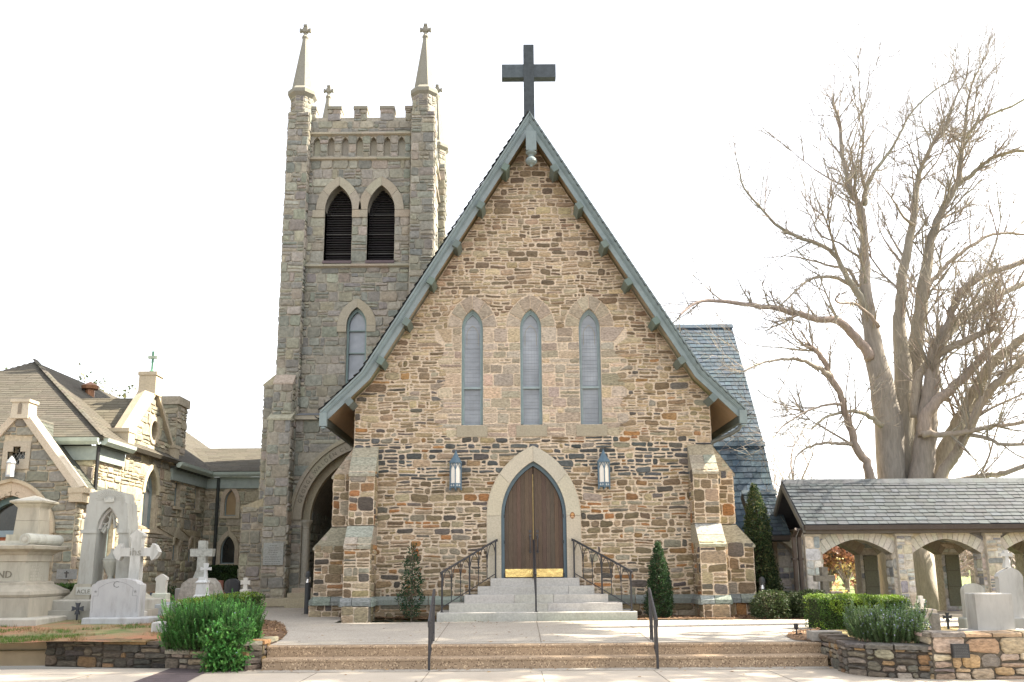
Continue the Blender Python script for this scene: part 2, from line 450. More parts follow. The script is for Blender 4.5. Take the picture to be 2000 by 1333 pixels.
zx0, zx1 = -2.0, 3.1
zone = [(zx0, 5.22)]; zz_ = [5.22, 5.56, 5.98, 6.32, 6.75, 7.12, 7.5, 7.95, 8.39]
for i in range(8): d_ = (.16 if i % 2 else -.14)+ru(-.06,.06); zone += [(zx1+d_, zz_[i]), (zx1+d_, zz_[i+1])]
for i in range(7, -1, -1): d_ = (.15 if i % 2 else -.13)+ru(-.06,.06); zone += [(zx0-d_, zz_[i+1]), (zx0-d_, zz_[i])]
zone = zone[1:]
sillex = [[(x-.45, 5.2), (x+.45, 5.2), (x+.45, 5.58), (x-.45, 5.58)] for x in WINX]
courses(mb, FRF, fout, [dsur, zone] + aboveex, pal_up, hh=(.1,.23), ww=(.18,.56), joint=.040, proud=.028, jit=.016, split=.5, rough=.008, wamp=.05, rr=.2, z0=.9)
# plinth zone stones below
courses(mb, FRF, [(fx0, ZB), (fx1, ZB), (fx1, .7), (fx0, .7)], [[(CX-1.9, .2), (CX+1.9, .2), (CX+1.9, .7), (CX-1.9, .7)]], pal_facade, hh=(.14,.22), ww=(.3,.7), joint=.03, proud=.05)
courses(mb, FRF, zone, wex+sillex, lancetzone, hh=(.14,.40), ww=(.3,.6), joint=.036, proud=.018, jit=.008, split=.25, rough=.003, rr=.12, wamp=.0)
mb.build('wall', M_stone, ch)
# plinth course, greenish dressed stone
mb = MB()
def plinth(fr, x0, x1, z0=.70, z1=.93, d=.09):
    x = x0
    while x < x1-.05:
        w = min(ru(.6, 1.1), x1-x)
        if x1-x-w < .3: w = x1-x
        c = vary((.21,.23,.205), .2)
        a, b = x+.012, x+w-.012
        vs = [fr.p(a,z0,d), fr.p(b,z0,d), fr.p(b,z1-.1,d), fr.p(a,z1-.1,d), fr.p(a,z1,.02), fr.p(b,z1,.02), fr.p(a,z0,-.02), fr.p(b,z0,-.02), fr.p(a,z1-.02,-.02), fr.p(b,z1-.02,-.02)]
        mb.add(vs, [(0,1,2,3), (3,2,5,4), (6,7,1,0), (6,0,3,4,8), (1,7,9,5,2)], c); x += w
plinth(FRF, fx0, CX-1.0); mb.build('plinth', M_dress, ch); mb = MB(); plinth(FRF, CX+1.0, fx1)
mb.build('plinth', M_dress, ch)
# side walls
for sgn, fr in ((-1, left(fx0)), (1, right(fx1))):
    mb = MB(); o = [(YF, ZB), (42, ZB), (42, 6.2), (YF, 6.2)] if sgn > 0 else [(-42, ZB), (-YF, ZB), (-YF, 6.2), (-42, 6.2)]
    wall(mb, fr, o, [], MORTAR)
    courses(mb, fr, [(YF, ZB), (YF+5, ZB), (YF+5, 6.0), (YF, 6.0)] if sgn > 0 else [(-YF-5, ZB), (-YF, ZB), (-YF, 6.0), (-YF-5, 6.0)], [], pal_facade, joint=.03)
    mb.build('side_wall', M_stone, ch)
# roof slab, slates, soffit
mb = MB()
nf = front(0)
q0, q1 = PC, offs(PC, .16)
mb.prism(q0 + q1[::-1], nf, -44, -23.4, (.07,.075,.08))
for i in range(4):
    (xa, za), (xb, zb) = PC[i], PC[i+1]
    L = math.hypot(xb-xa, zb-za)
    if i < 2: fr = Fr((xa, 0, za), (0,-1,0), (xb-xa, 0, zb-za), (-(zb-za), 0, xb-xa))
    else: fr = Fr((xb, 0, zb), (0,1,0), (xa-xb, 0, za-zb), (zb-za, 0, -(xb-xa)))
    o = [(-34, 0), (-23.3, 0), (-23.3, L), (-34, L)] if i < 2 else [(23.3, 0), (34, 0), (34, L), (23.3, L)]
    slates(mb, fr, o, .22, (.25, .4), (.085,.09,.095), .3, thick=.03, tilt=.035)
roof = mb.build('roof', M_slate, ch)
mb = MB(); mb.prism(offs(PC, .17) + offs(PC, .20)[::-1], nf, -42, -23.42, TAN); mb.build('soffit', M_paint, ch)
for sgn in (-1, 1):
    mb = MB()
    for a, b, d in ((.0,.045,.12), (.045,.10,.085), (.10,.135,.07), (.135,.15,.045), (.15,.165,.075), (.165,.305,.05)):
        A, B = offs(PC, a), offs(PC, b)
        if sgn < 0: A, B = A[:3], B[:3]
        else: A, B = A[2:], B[2:]
        mb.prism(A + B[::-1], nf, -23.44, -23.44+d+.0, vary(GREEN, .04, .02))
    ex_, ez = PC[0] if sgn < 0 else PC[4]
    mb.box((min(ex_, ex_-sgn*.2), 23.30, ez-.42), (max(ex_, ex_-sgn*.2), 23.42, ez-.05), GREEN)
    mb.lathe([(.05,0),(.075,.03),(.05,.07)], (ex_-sgn*.1, 23.36, ez-.5), GREEN, 10)
    # eave board closing the soffit along the side
    mb.box((min(ex_-sgn*.02, ex_-sgn*.12), 23.44, ez-.33), (max(ex_-sgn*.02, ex_-sgn*.12), 40, ez-.12), (.09,.105,.095))
    mb.build('verge_board', M_paint, ch)
    mb = MB(); xg = ex_+sgn*.07
    n = 8; o = len(mb.v)
    for y in (23.38, 42):
        for k in range(n+1):
            w = math.pi*k/n; mb.v.append(V((xg+.085*math.cos(w), y, ez-.1-.085*math.sin(w))))
    for k in range(n): mb.f.append([o+k, o+k+1, o+n+2+k, o+n+1+k]); mb.c.append((.09,.1,.1))
    mb.build('gutter', M_metal, ch)
mb = MB()
pe = P(1449, 826, 23.5)
mb.tube([pe+V((.06,0,.1)), pe, pe+V((-.1,.02,-.18)), pe+V((-.3,.1,-.3)), pe+V((-.72,.5,-.46)), pe+V((-.74,.55,-.6))], .055, (.12,.125,.115), 8); mb.build('downpipe', M_metal, ch)
# purlin ends under the verge
for u, v in ((988,328),(940,402),(893,478),(843,550),(795,630),(745,706),(683,786),(1082,330),(1130,403),(1180,478),(1226,552),(1280,628),(1330,705),(1392,778)):
    p = P(u, v, 23.3); s = -1 if p.x < CX else 1
    low = v > 770
    t = V((PC[1][0]-PC[0][0], 0, PC[1][1]-PC[0][1])) if low else V((PC[2][0]-PC[1][0], 0, PC[2][1]-PC[1][1]))
    t.normalize(); 
    if s > 0: t.x *= -1
    nrm = V((-t.z*1, 0, t.x)) if s < 0 else V((t.z, 0, -t.x))
    if nrm.z < 0: nrm = -nrm
    M = Matrix(((t.x, 0, nrm.x, p.x), (0, 1, 0, 0), (t.z, 0, nrm.z, p.z), (0,0,0,1)))
    mb = MB(); g = vary((.13,.165,.15), .05)
    mb.box((-.10, 23.24, -.07), (.10, 24.0, .11), g, M); mb.build('purlin_end', M_paint, ch)
# king pendant
mb = MB(); xk = P(1037, 262, 23.35).x; zk = P(1037, 296, 23.3).z
mb.box((xk-.15, 23.2, zk), (xk+.15, 23.5, 14.05), GREEN)
mb.lathe([(.15,0),(.16,-.02),(.15,-.05),(.09,-.09),(.07,-.13),(.12,-.19),(.165,-.25),(.165,-.31),(.12,-.37),(.05,-.41),(.04,-.45),(.0,-.47)][::-1], (xk, 23.35, zk), GREEN, 18)
mb.build('pendant', M_paint, ch)
# lancet windows
def ringlet(x): a, b = arch(x, 7.9, 8.2, .17, .3, 6), arch(x, 7.9, 8.2, .155, .275, 6); return a+b[::-1]
STN = (.39,.325,.25)
for x in WINX:
    fr = front(YF)
    inn = arch(x, 5.57, 8.39, .25, .46, 8); out = arch(x, 5.57, 8.39, .305, .56, 8)
    mb = MB(); strip(mb, fr, inn, out, -.2, -.09, (.21,.27,.28))
    inn2 = arch(x, 5.6, 8.39, .225, .41, 8); strip(mb, fr, inn2, inn, -.2, -.12, (.26,.32,.33))
    mb.box((x-.25, YF+.1, 6.62), (x+.25, YF+.2, 6.68), (.27,.33,.34)); mb.box((x-.305, YF+.09, 5.55), (x+.305, YF+.2, 5.6), (.21,.27,.28))
    wf = mb.build('window', M_paint, ch)
    mb = MB(); mb.prism(inn2, fr, -.22, -.185, (.3,.33,.36))
    pn = mb.build('pane', M_glaze, wf)
    mb = MB()
    for zz in (6.05, 7.2, 7.8): mb.box((x-.23, YF+.178, zz-.004), (x+.23, YF+.186, zz+.004), (.2,.22,.24))
    mb.build('glazing_bar', M_paint, wf); mb = MB(); z = 5.68
    while z < 8.6:
        hw = .22 if z < 8.4 else .22*(1-((z-8.4)/.42)**1.5); mb.box((x-hw, YF+.18, z-.0025), (x+hw, YF+.1845, z+.0025), (.18,.19,.2)); z += ru(.07,.15)
    for dx in (-.15,-.07,.02,.1,.17): mb.box((x+dx, YF+.18, 5.62), (x+dx+.003, YF+.1842, 8.45), (.19,.2,.21))
    mb.prism(ringlet(x), fr, -.186, -.181, (.27,.25,.2)); mb.build('leading', M_paint, wf)
    mb = MB()
    ring(mb, fr, arcpts(x, 8.39, .30, .56, 8), arcpts(x, 8.39, .68, .95, 8), 0, .022, 6, STN, .045, .2)
    mb.build('surround', M_stone, wf)
    mb = MB(); mb.prism([(x-.43, 5.235), (x+.43, 5.235), (x+.43, 5.55), (x-.43, 5.55)], fr, -.1, .035, (.33,.29,.215)); mb.build('sill', M_dress, wf)
# doorway
fr = front(YF)
DST = (.46,.41,.32)
mb = MB(); i_, o_ = arch(CX, 1.385, 3.05, .89, 1.5, 12), arch(CX, 1.385, 3.05, 1.28, 1.93, 12)
I = arcpts(CX, 3.05, .89, 1.5, 12); O = arcpts(CX, 3.05, 1.28, 1.93, 12)
ring(mb, fr, I, O, -.25, .045, 4, DST, .008, .05)
for s in (-1, 1):
    for za, zb in ((1.385, 1.98), (1.985, 3.045)):
        mb.box((CX+min(s*.89, s*1.28), YF-.045, za), (CX+max(s*.89, s*1.28), YF+.25, zb), vary(DST, .05, .02))
mb.build('door_surround', M_dress, ch)
mb = MB(); BLUE = (.11,.165,.185)
strip(mb, fr, arch(CX, 1.385, 3.05, .805, 1.385, 12), i_, -.24, -.1, BLUE); mb.build('door_frame', M_paint, ch)
full = arch(CX, 1.40, 3.05, .80, 1.375, 14)
for s in (-1, 1):
    half = [(CX+s*abs(x-CX), z) for x, z in (full[:len(full)//2+1])]
    half = [p for p in half if abs(p[0]-CX) > .012] + [(CX+s*.012, 4.40), (CX+s*.012, 1.40)]
    mb = MB(); WD = (.10,.068,.047)
    # vertical boards
    nb = 7
    for k in range(nb):
        xa, xb = .012+(.79)*k/nb, .012+.79*(k+1)/nb - (.004 if k < nb-1 else 0)
        top = []
        for t in (xb, (xa+xb)/2, xa):
            zt = 3.05
            cx_ = (1.375**2-.8**2)/(1.6); R = cx_+.8
            tt = min(1, max(-1, (t+cx_)/R)); zt = 3.05 + R*math.sin(math.acos(tt)) if t < .8 else 3.05
            top.append((CX+s*t, zt-.005))
        mb.prism([(CX+s*xa, 1.40), (CX+s*xb, 1.40)]+top, fr, -.22, -.17+ru(-.0015,.0015), vary(WD, .12, .06))
    d = mb.build('door', M_wood, ch)
    mb = MB(); mb.prism([(CX+s*.03, 1.41), (CX+s*.785, 1.41), (CX+s*.785, 1.625), (CX+s*.03, 1.625)], fr, -.17, -.16, (.8,.6,.25)); mb.build('kick_plate', M_brass, d)
    mb = MB(); hx = CX+s*.10
    mb.tube([fr.p(hx,2.09,-.165), fr.p(hx,2.10,-.10), fr.p(hx,2.2,-.08), fr.p(hx,2.38,-.08), fr.p(hx,2.48,-.10), fr.p(hx,2.5,-.165)], .017, (.05,.045,.045), 6)
    mb.box((hx-.03, YF+.155, 2.05), (hx+.03, YF+.172, 2.14), (.05,.045,.045)); mb.box((hx-.03, YF+.155, 2.44), (hx+.03, YF+.172, 2.56), (.05,.045,.045)); mb.box((hx-.035, YF+.15, 2.6), (hx+.035, YF+.172, 2.67), (.05,.045,.045))
    mb.build('door_handle', M_iron, d)
    mb = MB()
    for zz in (1.42, 2.3, 3.0): mb.box((CX+s*.8-.02, YF+.09, zz), (CX+s*.8+.02, YF+.17, zz+.09), (.03,.03,.03))
    mb.build('hinge', M_iron, d)
    mb = MB(); mb.box((CX+s*.012-.012, YF+.15, 1.63), (CX+s*.012+.012, YF+.168, 4.2), (.28,.2,.08) if s < 0 else (.04,.035,.03)); mb.build('astragal', M_metal, d)
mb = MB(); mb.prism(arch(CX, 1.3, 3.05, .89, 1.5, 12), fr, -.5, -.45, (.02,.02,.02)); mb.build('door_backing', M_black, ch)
# corner buttresses
def buttress(fr, w, name, wl, wr):
    """fr: x across, n outwards; two weathered stages"""
    mb = MB(); h = w/2
    def box_face(z0, z1, d, hh=(.2,.42), ww=(.28,.55)):
        o = [(-h, z0), (h, z0), (h, z1), (-h, z1)]
        wall(mb, fr, o, [], MORTAR, d=d)
        f2 = Fr(fr.p(0,0,d), fr.a, fr.b, fr.n); courses(mb, f2, o, [], pal_facade, hh, ww, .03, .02, .01, .4, rr=.16)
        for s in (-1, 1):
            a = -fr.n if s > 0 else fr.n
            fs = Fr(fr.p(s*h, 0, d if s > 0 else 0), a, fr.b, fr.a*s)
            o2 = [(0, z0), (d, z0), (d, z1), (0, z1)]
            wall(mb, fs, o2, []  , MORTAR)
            if d > .1: courses(mb, fs, o2, [], pal_facade, hh, (.25,.5), .03, .02, .01, .4, rr=.16)
    d1, d2, d3 = .55, 1.0, 1.1
    box_face(ZB, .72, d3); box_face(.93, 2.3, d2); box_face(2.8, 4.25, d1)
    def slope(za, da, zb, db, rows):
        # weathering: sloping slabs from (za, da) low/outer to (zb, db) high/inner
        for k in range(rows):
            t0, t1 = k/rows, (k+1)/rows
            D0, D1 = da+(db-da)*t0, da+(db-da)*t1; Z0, Z1 = za+(zb-za)*t0, za+(zb-za)*t1
            x = -h-.02
            while x < h:
                ww_ = min(ru(.3, .75), h+.02-x)
                if h+.02-x-ww_ < .2: ww_ = h+.02-x
                a, b = x+.006, x+ww_-.006; c = vary(random.choice([(.30,.31,.265),(.36,.315,.235),(.33,.3,.23)]), .1)
                vs = [fr.p(a,Z0-.03,D0+.05), fr.p(b,Z0-.03,D0+.05), fr.p(b,Z1,D1+.012), fr.p(a,Z1,D1+.012), fr.p(a,Z0-.10,D0+.05), fr.p(b,Z0-.10,D0+.05), fr.p(a,Z0-.10,D0-.1), fr.p(b,Z0-.10,D0-.1), fr.p(a,Z0+.02,D0-.1), fr.p(b,Z0+.02,D0-.1)]
                mb.add(vs, [(0,1,2,3), (4,5,1,0), (6,7,5,4), (6,4,0,8), (5,7,9,1)], c); x += ww_
        for e in (-h-.012, h+.012): mb.add([fr.p(e,za-.09,-.0), fr.p(e,za-.09,da+.045), fr.p(e,za-.035,da+.045), fr.p(e,zb-.01,db+.008), fr.p(e,zb-.01,0)], [(0,1,2,3,4)], vary((.34,.30,.225), .08))
    slope(4.2, d1, 4.98, .0, 3); slope(2.26, d2, 2.78, d1, 2)
    # plinth
    for s, fr2, a, b in ((0, Fr(fr.p(0,0,d2), fr.a, fr.b, fr.n), -h-.06, h+.06), (1, Fr(fr.p(h,0,d2), -fr.n, fr.b, fr.a), 0, d2), (-1, Fr(fr.p(-h,0,0), fr.n, fr.b, -fr.a), 0, d2)):
        z0, z1, d = .70, .93, .10
        m = (a+b)/2+ru(-.1,.1)
        for p, q in ((a, m), (m, b)):
            p += .008; q -= .008; c = vary((.24,.265,.24), .15)
            vs = [fr2.p(p,z0,d), fr2.p(q,z0,d), fr2.p(q,z1-.11,d), fr2.p(p,z1-.11,d), fr2.p(p,z1,.0), fr2.p(q,z1,.0), fr2.p(p,z0,-.05), fr2.p(q,z0,-.05)]
            mb.add(vs, [(0,1,2,3), (3,2,5,4), (6,7,1,0), (6,0,3,4), (1,7,5,2)], c)
    return mb.build(name, M_stone, ch)
bw = .68
for s in (-1, 1):
    xc = CX + s*(HW-bw/2)
    buttress(Fr((xc, YF, 0), (1,0,0), (0,0,1), (0,-1,0)), bw, 'buttress', 0, 0)
    buttress(Fr((CX+s*HW, YF+.05+bw/2, 0), (0, s, 0), (0,0,1), (s,0,0)), bw, 'buttress', 0, 0)
# transept and side aisle with blue-grey slate roofs, right of the nave
SL = (.052,.082,.112)
def slope_roof(name, xl, xr, yb, zb, yt, zt, exp, ww, col, parent, mat=None, ridge=True, deep=.25):
    mb = MB(); L = math.hypot(yt-yb, zt-zb)
    fr = Fr((0, yb, zb), (1,0,0), (0, yt-yb, zt-zb), (0, -(zt-zb), yt-yb))
    o = [(xl, 0), (xr, 0), (xr, L), (xl, L)]
    mb.prism(o, fr, -deep, 0, (.05,.055,.06)); slates(mb, fr, o, exp, ww, col)
    if ridge:
        mb.prism([(xl-.02, L-.16), (xr+.03, L-.16), (xr+.03, L+.04), (xl-.02, L+.04)], fr, .03, .065, vary(col, .05))
    return mb.build(name, M_slate, parent)
ta, tb = P(1436, 637, 33.5), P(1483, 862, 30.2)
slope_roof('transept_roof', 4.0, (ta.x+tb.x)/2, 30.2, tb.z, 33.5, ta.z, .21, (.22,.36), SL, ch)
aa, ab = P(1497, 866, 30.1), P(1533, 1085, 28.2)
slope_roof('aisle_roof', 5.3, (aa.x+ab.x)/2, 28.2, ab.z, 30.1, aa.z, .24, (.22,.40), (.05,.083,.115), ch)
mb = MB(); xr = (ta.x+tb.x)/2
wall(mb, right(xr-.15), [(30.4, ZB), (37, ZB), (37, tb.z), (33.5, ta.z-.3), (30.4, tb.z-.2)], [], MORTAR); wall(mb, right((aa.x+ab.x)/2-.12), [(28.4, ZB), (30.4, ZB), (30.4, aa.z-.3), (28.4, ab.z-.25)], [], MORTAR)
wall(mb, front(28.45), [(5.4, ZB), (8.5, ZB), (8.5, 2.2), (5.4, 2.2)], [], MORTAR); courses(mb, front(28.45), [(7, ZB), (8.5, ZB), (8.5, 2.1), (7, 2.1)], [], pal_arcade)
mb.build('transept_wall', M_stone, ch)
# ---- roof cross
p0, p1 = P(1022, 93, 25), P(1042, 93, 25)
cr = T('roof_cross', 'tall dark bronze cross standing on the chapel gable peak', 'cross', ((p0.x+p1.x)/2, 25, 14.5))
cxx = (p0.x+p1.x)/2; BR = (.06,.068,.07)
mb = MB(); mb.box((cxx-.165, 24.85, 14.4), (cxx+.165, 25.18, 17.9), BR); mb.build('upright', M_metal, cr)
mb = MB(); mb.box((cxx-.85, 24.88, 16.78), (cxx-.165, 25.15, 17.23), (.085,.1,.105)); mb.box((cxx+.165, 24.88, 16.78), (cxx+.85, 25.15, 17.23), (.07,.08,.085)); mb.build('crossbar', M_metal, cr)
# ---- steps
st = T('stone_steps', 'five wide pale granite steps up to the brown chapel doors', 'steps', (CX, 23, .36))
SX = [(853,1245,1205),(877,1216,1190),(907,1188,1173),(933,1161,1158),(958,1132,1142)]
for k, (ua, ub, v) in enumerate(SX):
    y = 22.4+.33*k; z0, z1 = .36+.205*k, .36+.205*(k+1)
    xa, xb = P(ua, v, y).x, P(ub, v, y).x
    mb = MB(); cuts = {0:[.5],1:[.57],2:[.35,.62],3:[.78],4:[]}[k]
    e = [xa]+[xa+(xb-xa)*c for c in cuts]+[xb]
    for i in range(len(e)-1):
        a, b = e[i]+(.004 if i else 0), e[i+1]-(.004 if i < len(e)-2 else 0)
        c = vary((.43,.415,.375), .07, .02); yb = 24.0-.05
        nse = 14; vs = []
        bz = .012
        prof = [(y, z0-(.1 if k == 0 else .02)), (y+ru(-.004,.004), z1-bz), (y+bz, z1), (yb, z1)]
        for x in (a, b):
            for (yy, zz) in prof: vs.append(V((x, yy, zz)))
            vs.append(V((x, yb, z0-.02)))
        mb.add(vs, [(0,5,6,1), (1,6,7,2), (2,7,8,3), (4,0,1,2,3), (5,9,8,7,6)], c)
    mb.build('step', M_dress, st)
# ---- wall lanterns
def lantern(x, z, label):
    l = T('wall_lantern', label, 'lantern', (x, YF-.2, z), 'lanterns beside the chapel door'); BL = (.10,.155,.20)
    r = .17; c = V((x, YF-.2, z)); rot = math.pi/6
    mb = MB(); mb.lathe([(r*.86, .12), (r*.86, .66)], c, (.7,.66,.58), 6, rot+math.pi/6*0); mb.build('glass', M_milk, l)
    mb = MB()
    mb.lathe([(r+.02,.66),(r+.03,.69),(r*.5,.86),(.02,1.0),(.012,1.04)], c, BL, 6, rot); mb.build('roof', M_paint, l)
    mb = MB()
    mb.lathe([(r*.8,.0),(r,.0),(r,.12),(r*.8,.12)], c, BL, 6, rot)
    for k in range(6):
        w = rot+k*math.pi/3; q = c+V((r*math.cos(w), r*math.sin(w), 0)); mb.box((q.x-.014,q.y-.014,q.z), (q.x+.014,q.y+.014,q.z+.69), BL)
        w2 = w+math.pi/3; q2 = c+V((r*math.cos(w2), r*math.sin(w2), 0)); m = (q+q2)/2
        fz = c.z
        mb.tube([V((q.x,q.y,fz+.46)), V((q.x*.65+m.x*.35, q.y*.65+m.y*.35, fz+.55)), V((m.x,m.y,fz+.66))], .010, BL, 4); mb.tube([V((q2.x,q2.y,fz+.46)), V((q2.x*.65+m.x*.35, q2.y*.65+m.y*.35, fz+.55)), V((m.x,m.y,fz+.66))], .010, BL, 4)
        for t in (.3, .7):
            g = q.lerp(q2, t)+ (m-c).normalized()*.006; g.z = fz+.06
            tt = (q2-q).normalized()
            M = Matrix(((tt.x, -tt.y, 0, g.x), (tt.y, tt.x, 0, g.y), (0,0,1,g.z), (0,0,0,1)))
            mb.box((-.024,-.003,-.008), (.024,.003,.008), (.6,.6,.58), M); mb.box((-.008,-.003,-.024), (.008,.003,.024), (.6,.6,.58), M)
        mb.lathe([(.016,-.06),(.02,-.02),(.012,.0)], q, BL, 6)
    mb.build('cage', M_paint, l)
    mb = MB(); mb.box((x-.04, YF-.05, z+.1), (x+.04, YF+.01, z+.6), (.05,.06,.07)); mb.box((x-.02, YF-.1, z+.3), (x+.02, YF-.03, z+.36), (.05,.06,.07)); mb.build('bracket', M_iron, l)
a, b = P(890, 952, YF-.2), P(890, 896, YF-.2)
lantern(a.x, a.z-.02, 'grey-blue gothic wall lantern with frosted panes left of the chapel door')
lantern(P(1180, 950, YF-.2).x, a.z-.02, 'grey-blue gothic wall lantern with frosted panes right of the chapel door')
# ---- small bronze plaque on the door surround
q = P(1118, 1007, YF-.05)
pq = T('door_plaque', 'small oval bronze plaque on the right side of the chapel door arch', 'plaque', (q.x, YF-.045, q.z))
def oval(cx, cz, a, b, n=20): return [(cx+a*math.cos(2*math.pi*k/n), cz+b*math.sin(2*math.pi*k/n)) for k in range(n)]
mb = MB(); f2 = front(YF-.045); mb.prism(oval(q.x, q.z, .064, .09), f2, 0, .012, (.2,.085,.03)); mb.build('plate', M_metal, pq)
mb = MB(); mb.prism(oval(q.x, q.z+.025, .043, .04, 12), f2, .012, .018, (.5,.27,.11)); mb.prism([(q.x-.04,q.z-.055),(q.x+.04,q.z-.055),(q.x+.04,q.z-.03),(q.x-.04,q.z-.03)], f2, .012, .018, (.62,.42,.26)); mb.build('emblem', M_paint, pq)
# ---- railings
IR = (.022,.021,.024)
def railing(a, b, h, n, name, label, posts, group=None, arches=True, hb=.12, xoff=0):
    """a,b base points of end posts; n bays; ornamental pointed arches between"""
    r = T(name, label, 'handrail', tuple(a), group); a, b = V(a), V(b)
    up = V((0,0,1)); A, B = a+up*h, b+up*h
    d = (B-A).normalized()
    mb = MB(); mb.tube([A-d*.03-up*.05, A-d*.05, A, B, B+d*.06, B+d*.05-up*.05], .027, IR, 8); mb.build('handrail', M_iron, r)
    for t in posts:
        p = a.lerp(b, t); mb = MB(); mb.box((p.x-.022,p.y-.022,p.z), (p.x+.022,p.y+.022,p.z+h), IR); mb.box((p.x-.05,p.y-.05,p.z-.002), (p.x+.05,p.y+.05,p.z+.01), IR); mb.build('post', M_iron, r)
    mb = MB(); lo = lambda t: a.lerp(b, t)+up*hb
    if arches:
        mb.tube([lo(0), lo(1)], .013, IR, 5)
        for k in range(n):
            t0, t1 = k/n, (k+1)/n; pm = (a.lerp(b, (t0+t1)/2))+up*(h-.02)
            for t, sg in ((t0, 1), (t1, -1)):
                base = a.lerp(b, t); pts = []
                for j in range(7):
                    s = j/6; ang = s*math.pi/2*.92
                    zz = h*.47 + (h*.51)*math.sin(ang)/math.sin(math.pi/2*.92); hor = 1-math.cos(ang); hor /= (1-math.cos(math.pi/2*.92))
                    q_ = base.lerp(a.lerp(b, (t0+t1)/2), hor); zl = q_.z
                    pts.append(V((q_.x, q_.y, zl+zz)))
                mb.tube(pts, .011, IR, 5, False)
        for k in range(1, n):
            if any(abs(k/n-t) < .01 for t in posts): continue
            p = a.lerp(b, k/n); mb.tube([p+up*hb, p+up*(h-.01)], .011, IR, 5); mb.lathe([(.011,-.03),(.02,-.01),(.02,.02),(.011,.05)], p+up*h*.45, IR, 6)
        mb.build('infill', M_iron, r)
    else:
        for k in range(1, n):
            p = a.lerp(b, k/n); mb.tube([p+up*.12, p+up*(h-.01)], .011, IR, 5)
        mb.tube([a+up*.12, b+up*.12], .012, IR, 5); mb.build('baluster', M_iron, r)
    return r
pa, pb = P(863, 1195, 22.6), P(968, 1130, 23.85)
railing((pa.x, 22.6, .565), (pb.x, 23.85, 1.385), 1.0, 6, 'stair_railing', 'black iron stair railing with gothic arches left of the chapel door', (0, .5, 1), 'railings flanking the granite steps')
pa, pb = P(1234, 1195, 22.6), P(1122, 1130, 23.85)
railing((pa.x, 22.6, .565), (pb.x, 23.85, 1.385), 1.0, 6, 'stair_railing', 'black iron stair railing with gothic arches right of the chapel door', (0, .5, 1), 'railings flanking the granite steps')
pa, pb = P(1047, 1195, 22.5), P(1043, 1130, 23.7)
railing((pa.x, 22.5, .565), (pb.x, 23.7, 1.385), .96, 3, 'stair_railing', 'plain black centre handrail in front of the door gap', (0, 1), None, False)
for (u, ur, lab) in ((838, 847, 'low black handrail on the left of the lower terrace steps'), (1285, 1271, 'low black handrail on the right of the lower terrace steps')):
    a_, b_ = P(u, 1307, 14.98), P(ur, 1230, 16.3)
    r = T('step_railing', lab, 'handrail', (a_.x, 14.98, 0), 'handrails on the lower steps')
    h0, h1 = .82, .89
    pts = [V((a_.x, 14.98, h0)), V((b_.x, 16.3, .36+h1))]
    d = (pts[1]-pts[0]).normalized()
    mb = MB(); mb.tube([pts[0]-d*.10-V((0,0,.09)), pts[0]-d*.11, pts[0], pts[1], pts[1]+d*.06, pts[1]+d*.06-V((0,0,.07))], .026, IR, 8); mb.build('handrail', M_iron, r)
    for t, z0 in ((0, -.0), (1, .36)):
        p = V((a_.x, 14.98, 0)).lerp(V((b_.x, 16.3, 0)), t); zt = h0 if t == 0 else .36+h1
        mb = MB(); mb.box((p.x-.019,p.y-.019,z0), (p.x+.019,p.y+.019,zt), IR); mb.build('post', M_iron, r)
    mb = MB()
    for t in (.33,.66):
        p = V((a_.x, 14.98, 0)).lerp(V((b_.x, 16.3, 0)), t); mb.tube([V((p.x,p.y,.16+.36*t)), V((p.x,p.y,h0+(.36+h1-h0)*t))], .013, IR, 5)
    mb.tube([V((a_.x,14.98,.15)), V((b_.x,16.3,.5))], .014, IR, 5); mb.build('baluster', M_iron, r)
M_louver = attr_mat('louver_slat', rough=.8, sc=12, amt=.3, bump=0)
# ================================================================= bell tower
tw = T('bell_tower', 'grey rock-faced square bell tower with battlements and four pinnacles', 'tower', (-5.5, 30, .5))
TM = (.34,.31,.25)
TX0, TX1 = -8.24, -2.8; TC = -5.52; YT = 30.0
DR = (.34,.305,.235)
frT = front(YT)
bel = [arch(x, 12.57, 14.57, .5, .96, 8) for x in (-6.31, -4.75)]
lan = arch(-5.53, 7.0, 10.18, .36, .68, 8)
nx = [P(u, 290, YT).x for u in (618.7,646.5,673.8,702,729,756,784)]
nic = [arch(x, 16.72, 17.25, .13, .24, 4) for x in nx]
mer = [P(u, 210, YT).x for u in (602,618,641,667,692,717,743,770,792,804)]
top = []
for i in range(0, 10, 2): top += [(mer[i], 18.27), (mer[i], 18.62), (mer[i+1], 18.62), (mer[i+1], 18.27)]
top = top[1:-1]
tout = [(mer[0], .4), (mer[9], .4)] + [(x, z) for x, z in reversed(top)]
TPal = dict(hh=(.24,.44), ww=(.32,.64), joint=.03, proud=.035, jit=.014, split=.16, rough=.014, rr=.14)
mb = MB(); wall(mb, frT, tout, bel+[lan]+nic+[arch(TC, .5, 3.3, 1.63, 2.35, 12)], TM, .5)
hb = [arch(x, 12.57, 14.57, .5, .96, 8) for x in (-6.31, -4.75)]
hood = [arch(x, 14.57, 14.57, .83, 1.31, 8) for x in (-6.31, -4.75)]
hl = arch(-5.53, 10.18, 10.18, .69, 1.0, 8)
low = [(mer[0], 0), (mer[9], 0), (mer[9], 6.9), (mer[0], 6.9)]
courses(mb, frT, tout, hb+[lan]+hood+[hl, low]+nic, pal_tower, z0=6.9, **TPal)
mb.prism([(mer[0], 18.2), (mer[9], 18.2), (mer[9], 18.26), (mer[0], 18.26)], frT, -.5, -.02, TM)
